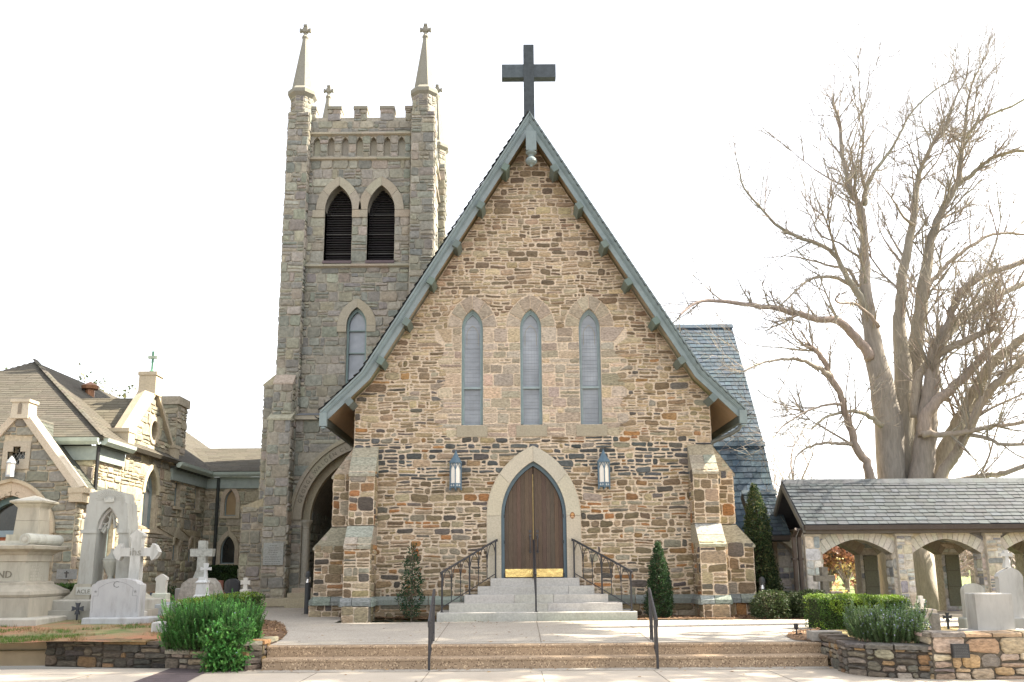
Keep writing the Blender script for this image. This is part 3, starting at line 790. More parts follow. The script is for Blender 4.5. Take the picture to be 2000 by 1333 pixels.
for i in range(0, 10, 2): mb.prism([(mer[i], 18.26), (mer[i+1], 18.26), (mer[i+1], 18.6), (mer[i], 18.6)], frT, -.45, -.01, TM)
mb.build('wall', M_tower, tw)
mb = MB()
for h in nic: mb.prism(h, frT, -.3, -.2, vary((.40,.37,.30), .12))
mb.build('blind_arcade', M_dress, tw)
def string(fr, x0, x1, z, h, d, name, col=DR):
    mb = MB(); x = x0
    while x < x1-.01:
        w = min(ru(.9, 1.6), x1-x)
        if x1-x-w < .4: w = x1-x
        a, b = x+.003, x+w-.003; c = vary(col, .08)
        vs = [fr.p(a,z,0), fr.p(b,z,0), fr.p(b,z+h*.3,d), fr.p(a,z+h*.3,d), fr.p(b,z+h*.65,d), fr.p(a,z+h*.65,d), fr.p(b,z+h,0), fr.p(a,z+h,0)]
        mb.add(vs, [(0,1,2,3), (3,2,4,5), (5,4,6,7), (0,3,5,7), (1,6,4,2)], c); x += w
    return mb.build(name, M_dress, tw)
string(frT, mer[0], mer[9], 17.5, .2, .12, 'string_course'); string(frT, mer[0], mer[9], 16.5, .18, .12, 'string_course')
string(frT, mer[0]-.1, mer[9]+.05, 12.32, .2, .14, 'string_course')
for i in range(0, 10, 2): mb = MB(); mb.box((mer[i]-.02, YT-.06, 18.6), (mer[i+1]+.02, YT+.5, 18.72), vary((.24,.225,.18), .1)); mb.build('merlon_cap', M_dress, tw)
for (x, h) in ((-6.31, bel[0]), (-4.75, bel[1])):
    mb = MB(); ring(mb, frT, arcpts(x, 14.57, .5, .96, 8), arcpts(x, 14.57, .83, 1.31, 8), -.2, .07, 4, DR, .01, .08)
    mb.box((x-.95 if x < -6 else x-.78, YT-.07, 14.28), (x-.5, YT+.1, 14.56), DR); mb.box((x+.5, YT-.07, 14.28), (x+.78 if x < -6 else x+1.05, YT+.1, 14.56), vary(DR, .06))
    bo = mb.build('belfry_opening', M_dress, tw)
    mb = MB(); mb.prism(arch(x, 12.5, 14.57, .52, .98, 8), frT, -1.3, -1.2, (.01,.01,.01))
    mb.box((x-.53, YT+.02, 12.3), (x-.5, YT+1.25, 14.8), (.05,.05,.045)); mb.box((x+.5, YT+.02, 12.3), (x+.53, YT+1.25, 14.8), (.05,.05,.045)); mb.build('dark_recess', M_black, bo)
    mb = MB(); n = 30
    for k in range(n):
        z = 12.7+k*.094; hw = .5
        if z > 14.57: hw = max(0, .5*(1-((z-14.57)/.96)**1.6))
        if hw > .03: mb.add([V((x-hw, YT+.34, z)), V((x+hw, YT+.34, z)), V((x+hw, YT+.42, z+.075)), V((x-hw, YT+.42, z+.075)), V((x-hw, YT+.35, z-.012)), V((x+hw, YT+.35, z-.012))], [(0,1,2,3), (4,5,1,0)], vary((.035,.031,.03), .15))
    for zz in (13.0, 13.75, 14.5): mb.tube([V((x-.5, YT+.3, zz)), V((x+.5, YT+.3, zz))], .012, (.16,.16,.15), 4)
    mb.build('louver', M_louver, bo)
    mb = MB(); mb.box((x-.52, YT-.1, 12.5), (x+.52, YT+.4, 12.6), (.13,.10,.105)); mb.build('sill', M_dress, bo)
# lancet of the tower
mb = MB(); ring(mb, frT, arcpts(-5.53, 10.18, .36, .68, 8), arcpts(-5.53, 10.18, .69, 1.0, 8), -.1, .06, 2, DR, .008, .05)
for s in (-1, 1): mb.box((-5.53+min(s*.36, s*.69), YT-.08, 9.94), (-5.53+max(s*.36, s*.69), YT+.05, 10.17), DR)
wn = mb.build('window', M_dress, tw)
mb = MB(); strip(mb, frT, arch(-5.53, 7.0, 10.18, .29, .55, 8), lan, -.25, -.1, (.20,.26,.25))
for z in (10.02, 9.2, 7.95): mb.box((-5.82, YT+.12, z-.02), (-5.24, YT+.2, z+.02), (.2,.26,.25))
mb.build('frame', M_paint, wn)
mb = MB(); mb.prism(arch(-5.53, 7.0, 10.18, .29, .55, 8), frT, -.26, -.22, (.3,.33,.36)); mb.build('pane', M_glaze, wn)
# side walls
fr = right(-3.05); so_ = [(30.3, .4), (34.3, .4), (34.3, 18.3), (30.3, 18.3)]
sb = [arch(y, 12.57, 14.57, .45, .96, 6) for y in (31.5, 33.1)]
mb = MB(); wall(mb, fr, so_, sb, TM, .5); courses(mb, fr, so_, sb, pal_tower, z0=6, **TPal); mb.build('side_wall', M_tower, tw)
string(fr, 30.4, 34.2, 17.5, .2, .12, 'string_course'); string(fr, 30.4, 34.2, 16.5, .18, .12, 'string_course')
mb = MB()
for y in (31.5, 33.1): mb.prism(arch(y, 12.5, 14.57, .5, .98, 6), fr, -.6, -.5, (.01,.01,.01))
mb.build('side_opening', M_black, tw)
fr = left(-7.95); mb = MB(); so2 = [(-34.3, .4), (-30.3, .4), (-30.3, 18.3), (-34.3, 18.3)]; wall(mb, fr, so2, [], TM); courses(mb, fr, so2, [], pal_tower, **TPal); mb.build('side_wall', M_tower, tw)
mb = MB(); wall(mb, Fr((0,34.6,0), (-1,0,0), (0,0,1), (0,1,0)), [(3, .4), (8, .4), (8, 18.3), (3, 18.3)], [], TM); mb.box((-7.9, 30.1, 18.0), (-3.1, 34.6, 18.1), TM); mb.build('rear_wall', M_tower, tw)
# corner piers and pinnacles
def pier(x0, x1, y0, y1, faces, zb=.4, zt=18.35):
    mb = MB(); mb.box((x0, y0, zb), (x1, y1, zt), TM)
    for f in faces:
        if f == 'F': courses(mb, front(y0), [(x0, zb), (x1, zb), (x1, zt), (x0, zt)], [], pal_tower, **TPal)
        if f == 'R': courses(mb, right(x1), [(y0, zb), (y1, zb), (y1, zt), (y0, zt)], [], pal_tower, **TPal)
        if f == 'L': courses(mb, left(x0), [(-y1, zb), (-y0, zb), (-y0, zt), (-y1, zt)], [], pal_tower, **TPal)
    cx, cy = (x0+x1)/2, (y0+y1)/2; r = (x1-x0)/2/math.cos(math.pi/8)
    f8 = []
    for k in range(8):
        w0 = math.pi/8+k*math.pi/4; w1 = w0+math.pi/4
        a = V((cx+r*math.cos(w0), cy+r*math.sin(w0), 0)); b = V((cx+r*math.cos(w1), cy+r*math.sin(w1), 0))
        n = ((a+b)/2-V((cx,cy,0))); fr8 = Fr(a, b-a, (0,0,1), n); L = (b-a).length
        wall(mb, fr8, [(0, zt), (L, zt), (L, 19.05), (0, 19.05)], [], TM); courses(mb, fr8, [(0, zt), (L, zt), (L, 19.05), (0, 19.05)], [], pal_tower, (.2,.3), (.25,.4), .025, .02)
    mb.build('corner_pier', M_tower, tw)
    mb = MB(); o8 = math.pi/8
    PN = (.235,.225,.185)
    mb.lathe([(.43,19.02),(.5,19.1),(.55,19.16),(.55,19.3),(.45,19.42),(.40,19.46),(.40,19.5),(.105,21.5),(.10,21.6)], (cx, cy, 0), PN, 8, o8)
    pn = mb.build('pinnacle', M_dress, tw)
    mb = MB(); mb.lathe([(.07,21.58),(.10,21.62),(.13,21.68),(.10,21.75),(.06,21.8),(.06,22.2),(.03,22.24)], (cx, cy, 0), PN, 8)
    mb.box((cx-.19, cy-.05, 21.93), (cx+.19, cy+.05, 22.03), PN); 
    for s in (-1, 1): mb.box((cx+s*.185-.03, cy-.06, 21.91), (cx+s*.185+.03, cy+.06, 22.05), PN)
    mb.box((cx-.09, cy-.08, 21.9), (cx+.09, cy+.08, 22.08), PN); mb.box((cx-.07, cy-.07, 22.14), (cx+.07, cy+.07, 22.22), PN); mb.build('finial_cross', M_dress, pn)
    mb = MB(); mb.tube([V((cx+.1, cy+.1, 21.3)), V((cx+.11, cy+.1, 22.75))], .009, (.25,.24,.2), 4); mb.build('lightning_rod', M_metal, pn)
pier(-8.24, -7.46, 29.7, 30.5, 'FLR'); pier(-3.66, -2.8, 29.7, 30.5, 'FR'); pier(-8.24, -7.46, 34.0, 34.8, 'L'); pier(-3.55, -2.75, 34.0, 34.8, 'FR')
# lower stage with the great doorway
mb = MB(); YL = 29.72; fl = front(YL)
DX = TC; big = arch(DX, .9, 3.3, 1.63, 2.35, 12)
lo_ = [(-7.5, .4), (-3.55, .4), (-3.55, 6.75), (-7.5, 6.75)]
wall(mb, fl, lo_, [big], TM, .3); courses(mb, fl, lo_, [arch(DX, .9, 3.3, 1.63, 2.35, 12), arch(DX, 3.3, 3.3, 2.04, 2.86, 12)], pal_tower, **TPal)
mb.build('lower_wall', M_tower, tw)
mb = MB(); mb.box((-7.55, 29.55, 6.72), (-3.5, 30.02, 6.86), DR); mb.add([V((-7.55,29.53,6.87)), V((-3.5,29.53,6.87)), V((-3.5,30,7.02)), V((-7.55,30,7.02))], [(0,1,2,3)], (.16,.17,.18)); mb.build('string_course', M_dress, tw)
mb = MB(); AR = (.27,.245,.185)
n = 12
ring(mb, fl, arcpts(DX, 3.3, 1.92, 2.72, n), arcpts(DX, 3.3, 2.04, 2.86, n), 0, .16, 8, AR, .006, .05)
ring(mb, fl, arcpts(DX, 3.3, 1.63, 2.35, n), arcpts(DX, 3.3, 1.92, 2.72, n), -.1, .10, 8, AR, .006, .05)
fi = front(30.05)
ring(mb, fi, arcpts(DX, 3.3, 1.40, 2.08, n), arcpts(DX, 3.3, 1.66, 2.38, n), -.2, .12, 8, vary(AR, .03), .006, .05)
da = mb.build('door_arch', M_dress, tw)
# inscription round the arch, cut letters in darker tone
def arc_text(word, a, r, zs, xc, start, step, size, d, col):
    cx = (r*r-a*a)/(2*a); R = cx+a; t1 = math.atan2(r, cx); s = start; mbt = MB()
    for ch_ in word:
        t = s/R
        if ch_ != ' ' and t < t1:
            px, pz = xc+cx-R*math.cos(t), zs+R*math.sin(t)
            tx, tz = math.sin(t), math.cos(t)          # along the arc, upwards
            def place(v, px=px, pz=pz, tx=tx, tz=tz): return fl.p(px + tx*v.x - tz*v.y, pz + tz*v.x + tx*v.y, d+v.z)
            m = text_mesh(ch_, size, .006, place, 'l', None, None, col)
            mbt.add(m.v, m.f, col)
        s += step*(.55 if ch_ in ' I' else 1)
    return mbt
arc_text('GEORGE WALDEN CLEVE', 1.70, 2.43, 3.3, DX, .62, .168, .19, .102, (.10,.085,.06)).build('inscription', M_dress, da)
for s in (-1, 1):
    mb = MB(); x = DX+s*1.515
    mb.lathe([(.2,.95),(.2,1.08),(.17,1.12),(.19,1.16),(.14,1.22),(.135,1.26),(.125,3.0),(.14,3.03),(.13,3.06),(.16,3.14),(.22,3.24),(.23,3.3)], (x, 29.9, 0), vary((.33,.3,.23), .04), 14); mb.build('column', M_dress, tw)
mb = MB(); di = arch(DX, .9, 3.3, 1.40, 2.08, 12)
for s in (-1, 1):
    f2 = right(DX-1.40) if s < 0 else left(DX+1.40)
    o = [(30.1, .9), (33.2, .9), (33.2, 3.6), (30.1, 3.6)] if s < 0 else [(-33.2, .9), (-30.1, .9), (-30.1, 3.6), (-33.2, 3.6)]
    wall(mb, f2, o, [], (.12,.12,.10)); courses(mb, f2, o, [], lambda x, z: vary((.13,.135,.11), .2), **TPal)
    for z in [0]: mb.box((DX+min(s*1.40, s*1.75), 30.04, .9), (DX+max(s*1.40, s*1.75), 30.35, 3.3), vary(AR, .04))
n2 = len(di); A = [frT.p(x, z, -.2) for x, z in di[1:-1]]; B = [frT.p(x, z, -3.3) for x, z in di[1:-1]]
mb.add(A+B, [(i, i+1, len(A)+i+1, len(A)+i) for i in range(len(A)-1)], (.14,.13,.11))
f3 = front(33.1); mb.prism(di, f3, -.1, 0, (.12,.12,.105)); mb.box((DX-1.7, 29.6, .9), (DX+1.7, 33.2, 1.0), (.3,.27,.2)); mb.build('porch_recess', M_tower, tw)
mb = MB(); strip(mb, f3, arch(DX+.1, 1.0, 2.9, .75, 1.2, 10), arch(DX+.1, 1.0, 2.9, 1.0, 1.55, 10), .02, .12, (.2,.24,.25)); dd = mb.build('inner_door_frame', M_paint, tw)
mb = MB(); mb.prism(arch(DX+.1, 1.0, 2.9, .75, 1.2, 10), f3, .02, .05, (.03,.035,.035)); mb.build('inner_door', M_dark, tw)
# stepped buttresses at the left corner
def sbut(fr, x0, x1, z0, z1, d0, d1, name='buttress', slope=.38):
    mb = MB()
    w = [(x0, z0), (x1, z0), (x1, z1), (x0, z1)]
    f1 = Fr(fr.p(0,0,d1), fr.a, fr.b, fr.n)
    wall(mb, f1, w, [], TM); courses(mb, f1, w, [], pal_tower, **TPal)
    for s, xx in ((-1, x0), (1, x1)):
        fs = Fr(fr.p(xx, 0, d1 if s > 0 else d0), -fr.n if s > 0 else fr.n, fr.b, fr.a*s); L = d1-d0
        o = [(0, z0), (L, z0), (L, z1), (0, z1)]; wall(mb, fs, o, [], TM); courses(mb, fs, o, [], pal_tower, **TPal)
    a, b = x0-.02, x1+.02; c = vary((.34,.30,.22), .06)
    vs = [fr.p(a,z1-.06,d1+.05), fr.p(b,z1-.06,d1+.05), fr.p(b,z1,d1+.05), fr.p(a,z1,d1+.05), fr.p(b,z1+slope,d0), fr.p(a,z1+slope,d0), fr.p(a,z1-.06,d0), fr.p(b,z1-.06,d0)]
    mb.add(vs, [(0,1,2,3), (3,2,4,5), (6,7,1,0), (6,0,3,5), (1,7,4,2)], c)
    return mb.build(name, M_tower, tw)
sbut(front(29.7), -8.22, -7.56, 6.7, 7.98, 0, .3); sbut(front(29.7), -8.28, -7.5, .4, 6.68, 0, .6)
sbut(left(-8.24), -30.75, -29.75, 4.0, 8.0, 0, .4); sbut(left(-8.24), -30.75, -29.72, .4, 3.75, 0, .95)
sbut(front(29.7), -3.6, -2.85, .4, 7.9, 0, .3)
# tablet on the buttress
p0, p1 = P(516, 1061, 29.08), P(553, 1104, 29.08)
tb_ = T('stone_tablet', 'square pale grey inscribed tablet on the tower buttress', 'tablet', (p0.x, 29.08, p1.z))
mb = MB(); f2 = front(29.07); mb.prism([(p0.x, p1.z), (p1.x, p1.z), (p1.x, p0.z), (p0.x, p0.z)], f2, -.02, .04, (.30,.315,.30)); mb.build('slab', M_dress, tb_)
mb = MB(); w_ = p1.x-p0.x
for k in range(9):
    z = p0.z-.09-k*.073; x = p0.x+.06+(ru(.05,.15) if k < 5 else 0); xe = p1.x-.06-(x-p0.x-.06)
    while x < xe-.02: 
        l = ru(.03,.09); mb.prism([(x, z-.014), (min(xe, x+l), z-.014), (min(xe, x+l), z+.014), (x, z+.014)], f2, .04, .043, (.2,.205,.2)); x += l+.02
mb.build('worn_lettering', M_dress, tb_)
# steps to the tower door
ts = T('stone_steps', 'low worn limestone steps in front of the tower arch', 'steps', (-6.6, 28.6, .5))
for k, (x0, x1, y) in enumerate(((-7.2, -4.0, 28.1), (-8.5, -4.0, 28.5), (-7.35, -4.0, 29.0), (-7.3, -4.0, 29.35))):
    mb = MB(); z0 = .45+.15*k; mb.box((x0, y, z0-.1), (x1, 29.75, z0+.15), vary((.4,.34,.25), .06)); mb.build('step', M_dress, ts)
# ================================================================= ground, paving, steps
def mat_ground(name, cols, sc=1.2, bump=.4, bsc=60, rough=.95):
    m, nt, b = newmat(name); L = nt.links.new
    g = nd(nt, 'ShaderNodeNewGeometry'); n = nd(nt, 'ShaderNodeTexNoise', Scale=sc, Detail=9, Roughness=.68); L(g.outputs['Position'], n.inputs['Vector'])
    r = nd(nt, 'ShaderNodeValToRGB'); L(n.outputs['Fac'], r.inputs[0]); e = r.color_ramp.elements
    for i, (p, c) in enumerate(cols):
        q = e[i] if i < 2 else e.new(p)
        q.position = p; q.color = (*c, 1)
    n2 = nd(nt, 'ShaderNodeTexNoise', Scale=bsc, Detail=4, Roughness=.7); L(g.outputs['Position'], n2.inputs['Vector'])
    mr = nd(nt, 'ShaderNodeMapRange'); L(n2.outputs['Fac'], mr.inputs[0]); mr.inputs[1].default_value=.3; mr.inputs[2].default_value=.7; mr.inputs[3].default_value=.7; mr.inputs[4].default_value=1.25
    mx = nd(nt, 'ShaderNodeMix', data_type='RGBA', blend_type='MULTIPLY'); mx.inputs[0].default_value = 1
    L(r.outputs[0], mx.inputs[6]); L(mr.outputs[0], mx.inputs[7]); L(mx.outputs[2], b.inputs['Base Color']); b.inputs['Roughness'].default_value = rough
    bp = nd(nt, 'ShaderNodeBump', Strength=bump, Distance=.02); L(n2.outputs['Fac'], bp.inputs['Height']); L(bp.outputs[0], b.inputs['Normal'])
    return m
def mat_aggregate(name, base, dark, light, amt=.1):
    """exposed-aggregate concrete: fine pebbles over a mottled matrix"""
    m, nt, b = newmat(name); L = nt.links.new
    g = nd(nt, 'ShaderNodeNewGeometry')
    n = nd(nt, 'ShaderNodeTexNoise', Scale=1.1, Detail=8, Roughness=.65); L(g.outputs['Position'], n.inputs['Vector'])
    r = nd(nt, 'ShaderNodeValToRGB'); L(n.outputs['Fac'], r.inputs[0])
    r.color_ramp.elements[0].position = .3; r.color_ramp.elements[0].color = (*[c*(1-amt*1.6) for c in base], 1)
    r.color_ramp.elements[1].position = .7; r.color_ramp.elements[1].color = (*[c*(1+amt) for c in base], 1)
    st1 = nd(nt, 'ShaderNodeTexNoise', Scale=.55, Detail=10, Roughness=.75); L(g.outputs['Position'], st1.inputs['Vector'])
    v = nd(nt, 'ShaderNodeTexVoronoi', Scale=55); L(g.outputs['Position'], v.inputs['Vector'])
    r2 = nd(nt, 'ShaderNodeValToRGB'); L(v.outputs['Color'], r2.inputs[0]); r2.color_ramp.interpolation = 'CONSTANT'
    e = r2.color_ramp.elements; e[0].position = 0; e[0].color = (*dark, 1); e[1].position = .22; e[1].color = (.9, .88, .85, 1)
    q = e.new(.80); q.color = (*light, 1)
    mx = nd(nt, 'ShaderNodeMix', data_type='RGBA', blend_type='MULTIPLY'); mx.inputs[0].default_value = .8
    L(r.outputs[0], mx.inputs[6]); L(r2.outputs[0], mx.inputs[7]); b.inputs['Roughness'].default_value = .85
    ms = nd(nt, 'ShaderNodeMapRange'); L(st1.outputs['Fac'], ms.inputs[0]); ms.inputs[1].default_value = .52; ms.inputs[2].default_value = .68; ms.inputs[4].default_value = .45
    m5 = nd(nt, 'ShaderNodeMix', data_type='RGBA', blend_type='MIX'); L(ms.outputs[0], m5.inputs[0]); L(mx.outputs[2], m5.inputs[6]); m5.inputs[7].default_value = (*[c*.55 for c in base], 1); L(m5.outputs[2], b.inputs['Base Color'])
    bp = nd(nt, 'ShaderNodeBump', Strength=.25, Distance=.01); L(v.outputs['Distance'], bp.inputs['Height']); L(bp.outputs[0], b.inputs['Normal'])
    return m
M_plaza = mat_aggregate('exposed_aggregate', (.40,.368,.318), (.5,.46,.43), (1.25,1.2,1.15))
M_stepagg = mat_aggregate('step_aggregate', (.36,.265,.175), (.35,.3,.27), (1.7,1.75,1.75), .16)
M_walk = mat_ground('sidewalk_concrete', [(.3,(.40,.345,.275)),(.7,(.48,.42,.34))], 1.4, .1, 140, .9)
M_field = mat_ground('lawn_soil', [(.38,(.36,.16,.08)),(.48,(.27,.15,.075)),(.56,(.21,.17,.08)),(.64,(.10,.13,.035))], .75, .6, 50)
M_dry = mat_ground('dry_grass', [(.3,(.30,.22,.10)),(.55,(.26,.2,.085)),(.75,(.13,.15,.04))], .8, .5, 60)
M_far = mat_ground('far_ground', [(.3,(.16,.17,.06)),(.5,(.12,.16,.045)),(.75,(.2,.17,.08))], .15, .4, 30)
M_mulch = mat_ground('bark_mulch', [(.3,(.13,.075,.04)),(.6,(.22,.13,.07))], 6, 1, 45)
M_tar = mat_ground('asphalt', [(.3,(.06,.06,.06)),(.7,(.09,.085,.08))], 1, .3, 200)
def lawn_z(y): return .42 + .041*(min(max(y, 15.3), 30)-15.3)
def sheet(name, outline, z, mat, thick=None):
    mb = MB(); vs = [V((x, y, z if not callable(z) else z(x, y))) for x, y in outline]
    tri = tessellate_polygon([[V((x, y, 0)) for x, y in outline]])
    mb.add(vs, [t if (vs[t[1]]-vs[t[0]]).cross(vs[t[2]]-vs[t[0]]).z > 0 else t[::-1] for t in tri])
    return struct(mb.build(name, mat))
def grid(name, mat, y0, y1, ny, xf, nx, zf, kind='structure'):
    mb = MB(); vs = []; fs = []
    for j in range(ny+1):
        y = y0+(y1-y0)*j/ny; xa, xb = xf(y)
        for i in range(nx+1):
            x = xa+(xb-xa)*i/nx; vs.append(V((x, y, zf(x, y))))
    for j in range(ny):
        for i in range(nx): a = j*(nx+1)+i; fs.append((a, a+1, a+nx+2, a+nx+1))
    mb.add(vs, fs); o = mb.build(name, mat, smooth=True); o['kind'] = kind; return o
def far_z(x, y):
    if y < 31: return .26
    if y < 36: return .26-1.1*(y-31)/5
    if y < 52: return -.84
    return min(.35, -.84+.05*(y-52))
# ground: one sheet to the horizon, below every other surface
mb = MB(); ys = [16.2, 31, 36, 52, 75, 150, 400, 900]; xs = [-1500, -60, 60, 1500]; vs = [V((x, y, far_z(x, y))) for y in ys for x in xs]
mb.add(vs, [(j*4+i, j*4+i+1, j*4+i+5, j*4+i+4) for j in range(len(ys)-1) for i in range(3)]); struct(mb.build('ground', M_far))
sheet('road', [(-900,-60),(900,-60),(900,9.5),(-900,9.5)], -.14, M_tar)
mb = MB(); mb.box((-300, 9.5, -.4), (300, 15.6, 0)); struct(mb.build('sidewalk', M_walk))
mb = MB()
for x in [i*1.83+.45 for i in range(-14, 14)]: mb.box((x-.006, 9.6, .0), (x+.006, 14.86, .003), (.2,.175,.14))
mb.box((-40, 14.80, .0), (9, 14.812, .003), (.22,.19,.15)); mb.box((-40, 11.6, 0), (40, 11.612, .003), (.22,.19,.15))
tag(mb.build('pavement_joints', M_conc), None, None, kind='structure')
sheet('aggregate_strip', [(-4.2,14.82),(5.2,14.82),(5.2,15.2),(-4.2,15.2)], .004, M_plaza)
q = [G(u, v, .006) for u, v in ((255,1334),(362,1334),(418,1305),(338,1304))]
sheet('brick_strip', [(p.x, p.y) for p in q], .006, mat_ground('dark_brick', [(.35,(.075,.055,.055)),(.65,(.12,.09,.09))], 4, .3, 60))
mb = MB(); 
for k in range(1, 8):
    a = q[0].lerp(q[3], k/8); b = q[1].lerp(q[2], k/8); d = V((0, .006, 0)); mb.add([a-d+V((0,0,.004)), b-d+V((0,0,.004)), b+d+V((0,0,.004)), a+d+V((0,0,.004))], [(0,1,2,3)], (.035,.03,.03))
tag(mb.build('brick_joints', M_conc), None, None, kind='structure')
# lower terrace steps
ls = T('terrace_steps', 'two long speckled aggregate steps rising from the sidewalk to the forecourt', 'steps', (.5, 15.3, 0))
for k, (y, z0, z1, xa, xb) in enumerate(((15.17, -.05, .18, -4.22, 5.26), (15.56, .1, .36, -4.25, 5.3))):
    mb = MB(); bz = .018; vs = []
    for x in (xa, xb):
        for yy, zz in ((y+.012, z0), (y+.012, z1-.05), (y, z1-.045), (y, z1-bz), (y+bz, z1), (y+.44, z1)): vs.append(V((x, yy, zz)))
    mb.add(vs, [(i, i+6, i+7, i+1) for i in range(5)] + [(0,1,2,3,4,5), (11,10,9,8,7,6)]); mb.build('step', M_stepagg, ls)
# forecourt and path to the tower
def plaza_z(x, y): return .364 + max(0, min(1, (y-22)/6))*.12
mul = [G(u, v, .364) for u, v in ((534,1257),(549,1250),(561,1238),(556,1222),(540,1215),(515,1212))]
pl = [(5.3, 15.72), (-4.25, 15.72)] + [(p.x, p.y) for p in mul] + [(-5.6, 19.5), (-6.3, 22), (-8.6, 26.5), (-8.6, 29.2), (-4.4, 29.2), (-4.4, 22), (12, 22.3), (12, 19.8), (6.2, 18.6), (5.7, 17.2)]
sheet('forecourt', pl, plaza_z, M_plaza)
mb = MB()
for u0, v0, u1, v1 in ((878,1216,850,1255),(1048,1213,1057,1255),(1221,1214,1272,1254)):
    a, b = G(u0, v0, .368), G(u1, v1, .368); mb.add([a-V((.008,0,0)), b-V((.008,0,0)), b+V((.008,0,0)), a+V((.008,0,0))], [(0,1,2,3)], (.18,.15,.12))
mb.box((-4.2, 16.05, .36), (5.4, 16.06, .368), (.3,.26,.21))
tag(mb.build('forecourt_joints', M_conc), None, None, kind='structure')
# beds of mulch
def bed(name, outline, z, n):
    o = sheet(name, outline, z, M_mulch)
    mb = MB(); xs = [p[0] for p in outline]; ys = [p[1] for p in outline]
    k = 0
    while k < n:
        x, y = ru(min(xs), max(xs)), ru(min(ys), max(ys))
        if not any(a <= x <= b for a, b in scan(outline, y)): continue
        k += 1; l, w = ru(.02,.07), ru(.004,.011); a = ru(0, 6.28); d = V((math.cos(a), math.sin(a), ru(-.4,.4)))*l; e = V((-math.sin(a), math.cos(a), ru(-.3,.3)))*w; c = V((x, y, z+ru(.004,.03)))
        mb.add([c-d-e, c+d-e, c+d+e, c-d+e], [(0,1,2,3)], vary(random.choice([(.22,.13,.07),(.13,.08,.05),(.33,.21,.12),(.27,.17,.09)]), .25))
    tag(mb.build('bark_chips', M_bark), None, None, kind='stuff')
bed('mulch_bed', [(p.x, p.y) for p in mul] + [(-5.2, 18.5), (-5.0, 15.75), (-4.25, 15.72)], .375, 900)
bl = [G(u, v, .38) for u, v in ((585,1188),(600,1194),(660,1207),(720,1207),(850,1210))]
bed('mulch_bed', [(p.x, p.y) for p in bl] + [(-1.9, 24.02), (-5.6, 24.6)], .38, 1500)
br = [G(u, v, .38) for u, v in ((1246,1210),(1370,1208),(1480,1209),(1592,1209))]
bed('mulch_bed', [(9.5, 26)] + [(5.2, 26), (2.9, 24.02)] + [(p.x, p.y) for p in br], .38, 1700)
bs = [G(u, v, .375) for u, v in ((1536,1243),(1552,1250),(1600,1253),(1600,1228),(1560,1231),(1540,1236))]
bed('mulch_bed', [(p.x, p.y) for p in bs], .374, 200)
# lawns
EDGE = [(15.2,-4.85),(16.5,-5.1),(18.5,-5.45),(19.5,-5.55),(22,-6.25),(26.5,-8.5),(29.2,-8.5),(40,-8.0)]
def xedge(y):
    for (y0, x0), (y1, x1) in zip(EDGE, EDGE[1:]):
        if y <= y1: return x0+(x1-x0)*max(0, (y-y0))/(y1-y0)
    return EDGE[-1][1]
def lx(y): return (-45, xedge(y))
def lawn_h(x, y):
    t = max(0, min(1, (xedge(y)-x)/2.2)); t = t*t*(3-2*t); b = plaza_z(x, y)+.004 if y > 18.5 else .40
    return b + (lawn_z(y)-b)*t
def nz(x, y, a): return a*(noise.noise(V((x*1.3, y*1.3, 2)))+.5*noise.noise(V((x*4, y*4, 5))))
struct(grid('lawn', M_field, 15.75, 40, 60, lx, 90, lambda x, y: lawn_h(x, y)+nz(x, y, .025)*(1 if xedge(y)-x > .3 else 0)))
struct(grid('lawn', M_dry, 13.6, 23.0, 30, lambda y: (5.5+max(0, (15.5-y))*.4+ (0 if y < 17 else .6), 45), 60, lambda x, y: .40-.01*(y-13.6)+nz(x, y, .015)))
struct(grid('lawn', M_far, 26.2, 31, 8, lambda y: (7.5, 60), 20, lambda x, y: .30+nz(x, y, .03)))
def blades(name, n, fx, zf, cols, h=(.03,.09), clump=.5):
    mb = MB()
    for _ in range(n):
        x, y = fx()
        if x > -7 and x < 5 and x > xedge(y)-.15: continue
        g = noise.noise(V((x*.9, y*.9, 4))) + .5*noise.noise(V((x*2.7, y*2.7, 9)))
        if g < clump*ru(-.25, .5): continue
        c = vary(cols[0] if g > .18 else (cols[1] if rnd() < .6 else cols[2]), .25); z = zf(x, y)
        for _k in range(3):
            a = ru(0, 6.28); w = ru(.002,.005); l = ru(*h); dx, dy = math.cos(a), math.sin(a); b = V((x+ru(-.02,.02), y+ru(-.02,.02), z-.01))
            mb.add([b+V((-dy*w, dx*w, 0)), b+V((dy*w, -dx*w, 0)), b+V((dx*l*.5, dy*l*.5, l))], [(0,1,2)], c)
    return tag(mb.build(name, M_leaf), None, None, kind='stuff')
blades('grass', 26000, lambda: (ru(-13.5, -5), 15.8+6.5*rnd()**1.5), lambda x, y: lawn_h(x, y)+nz(x, y, .025), [(.075,.15,.02),(.26,.2,.09),(.2,.14,.06)])
blades('grass', 7000, lambda: (ru(6.6, 15), ru(13.8, 22.5)), lambda x, y: .40-.01*(y-13.6)+nz(x, y, .015), [(.14,.17,.035),(.36,.28,.11),(.3,.2,.08)], (.02,.06))
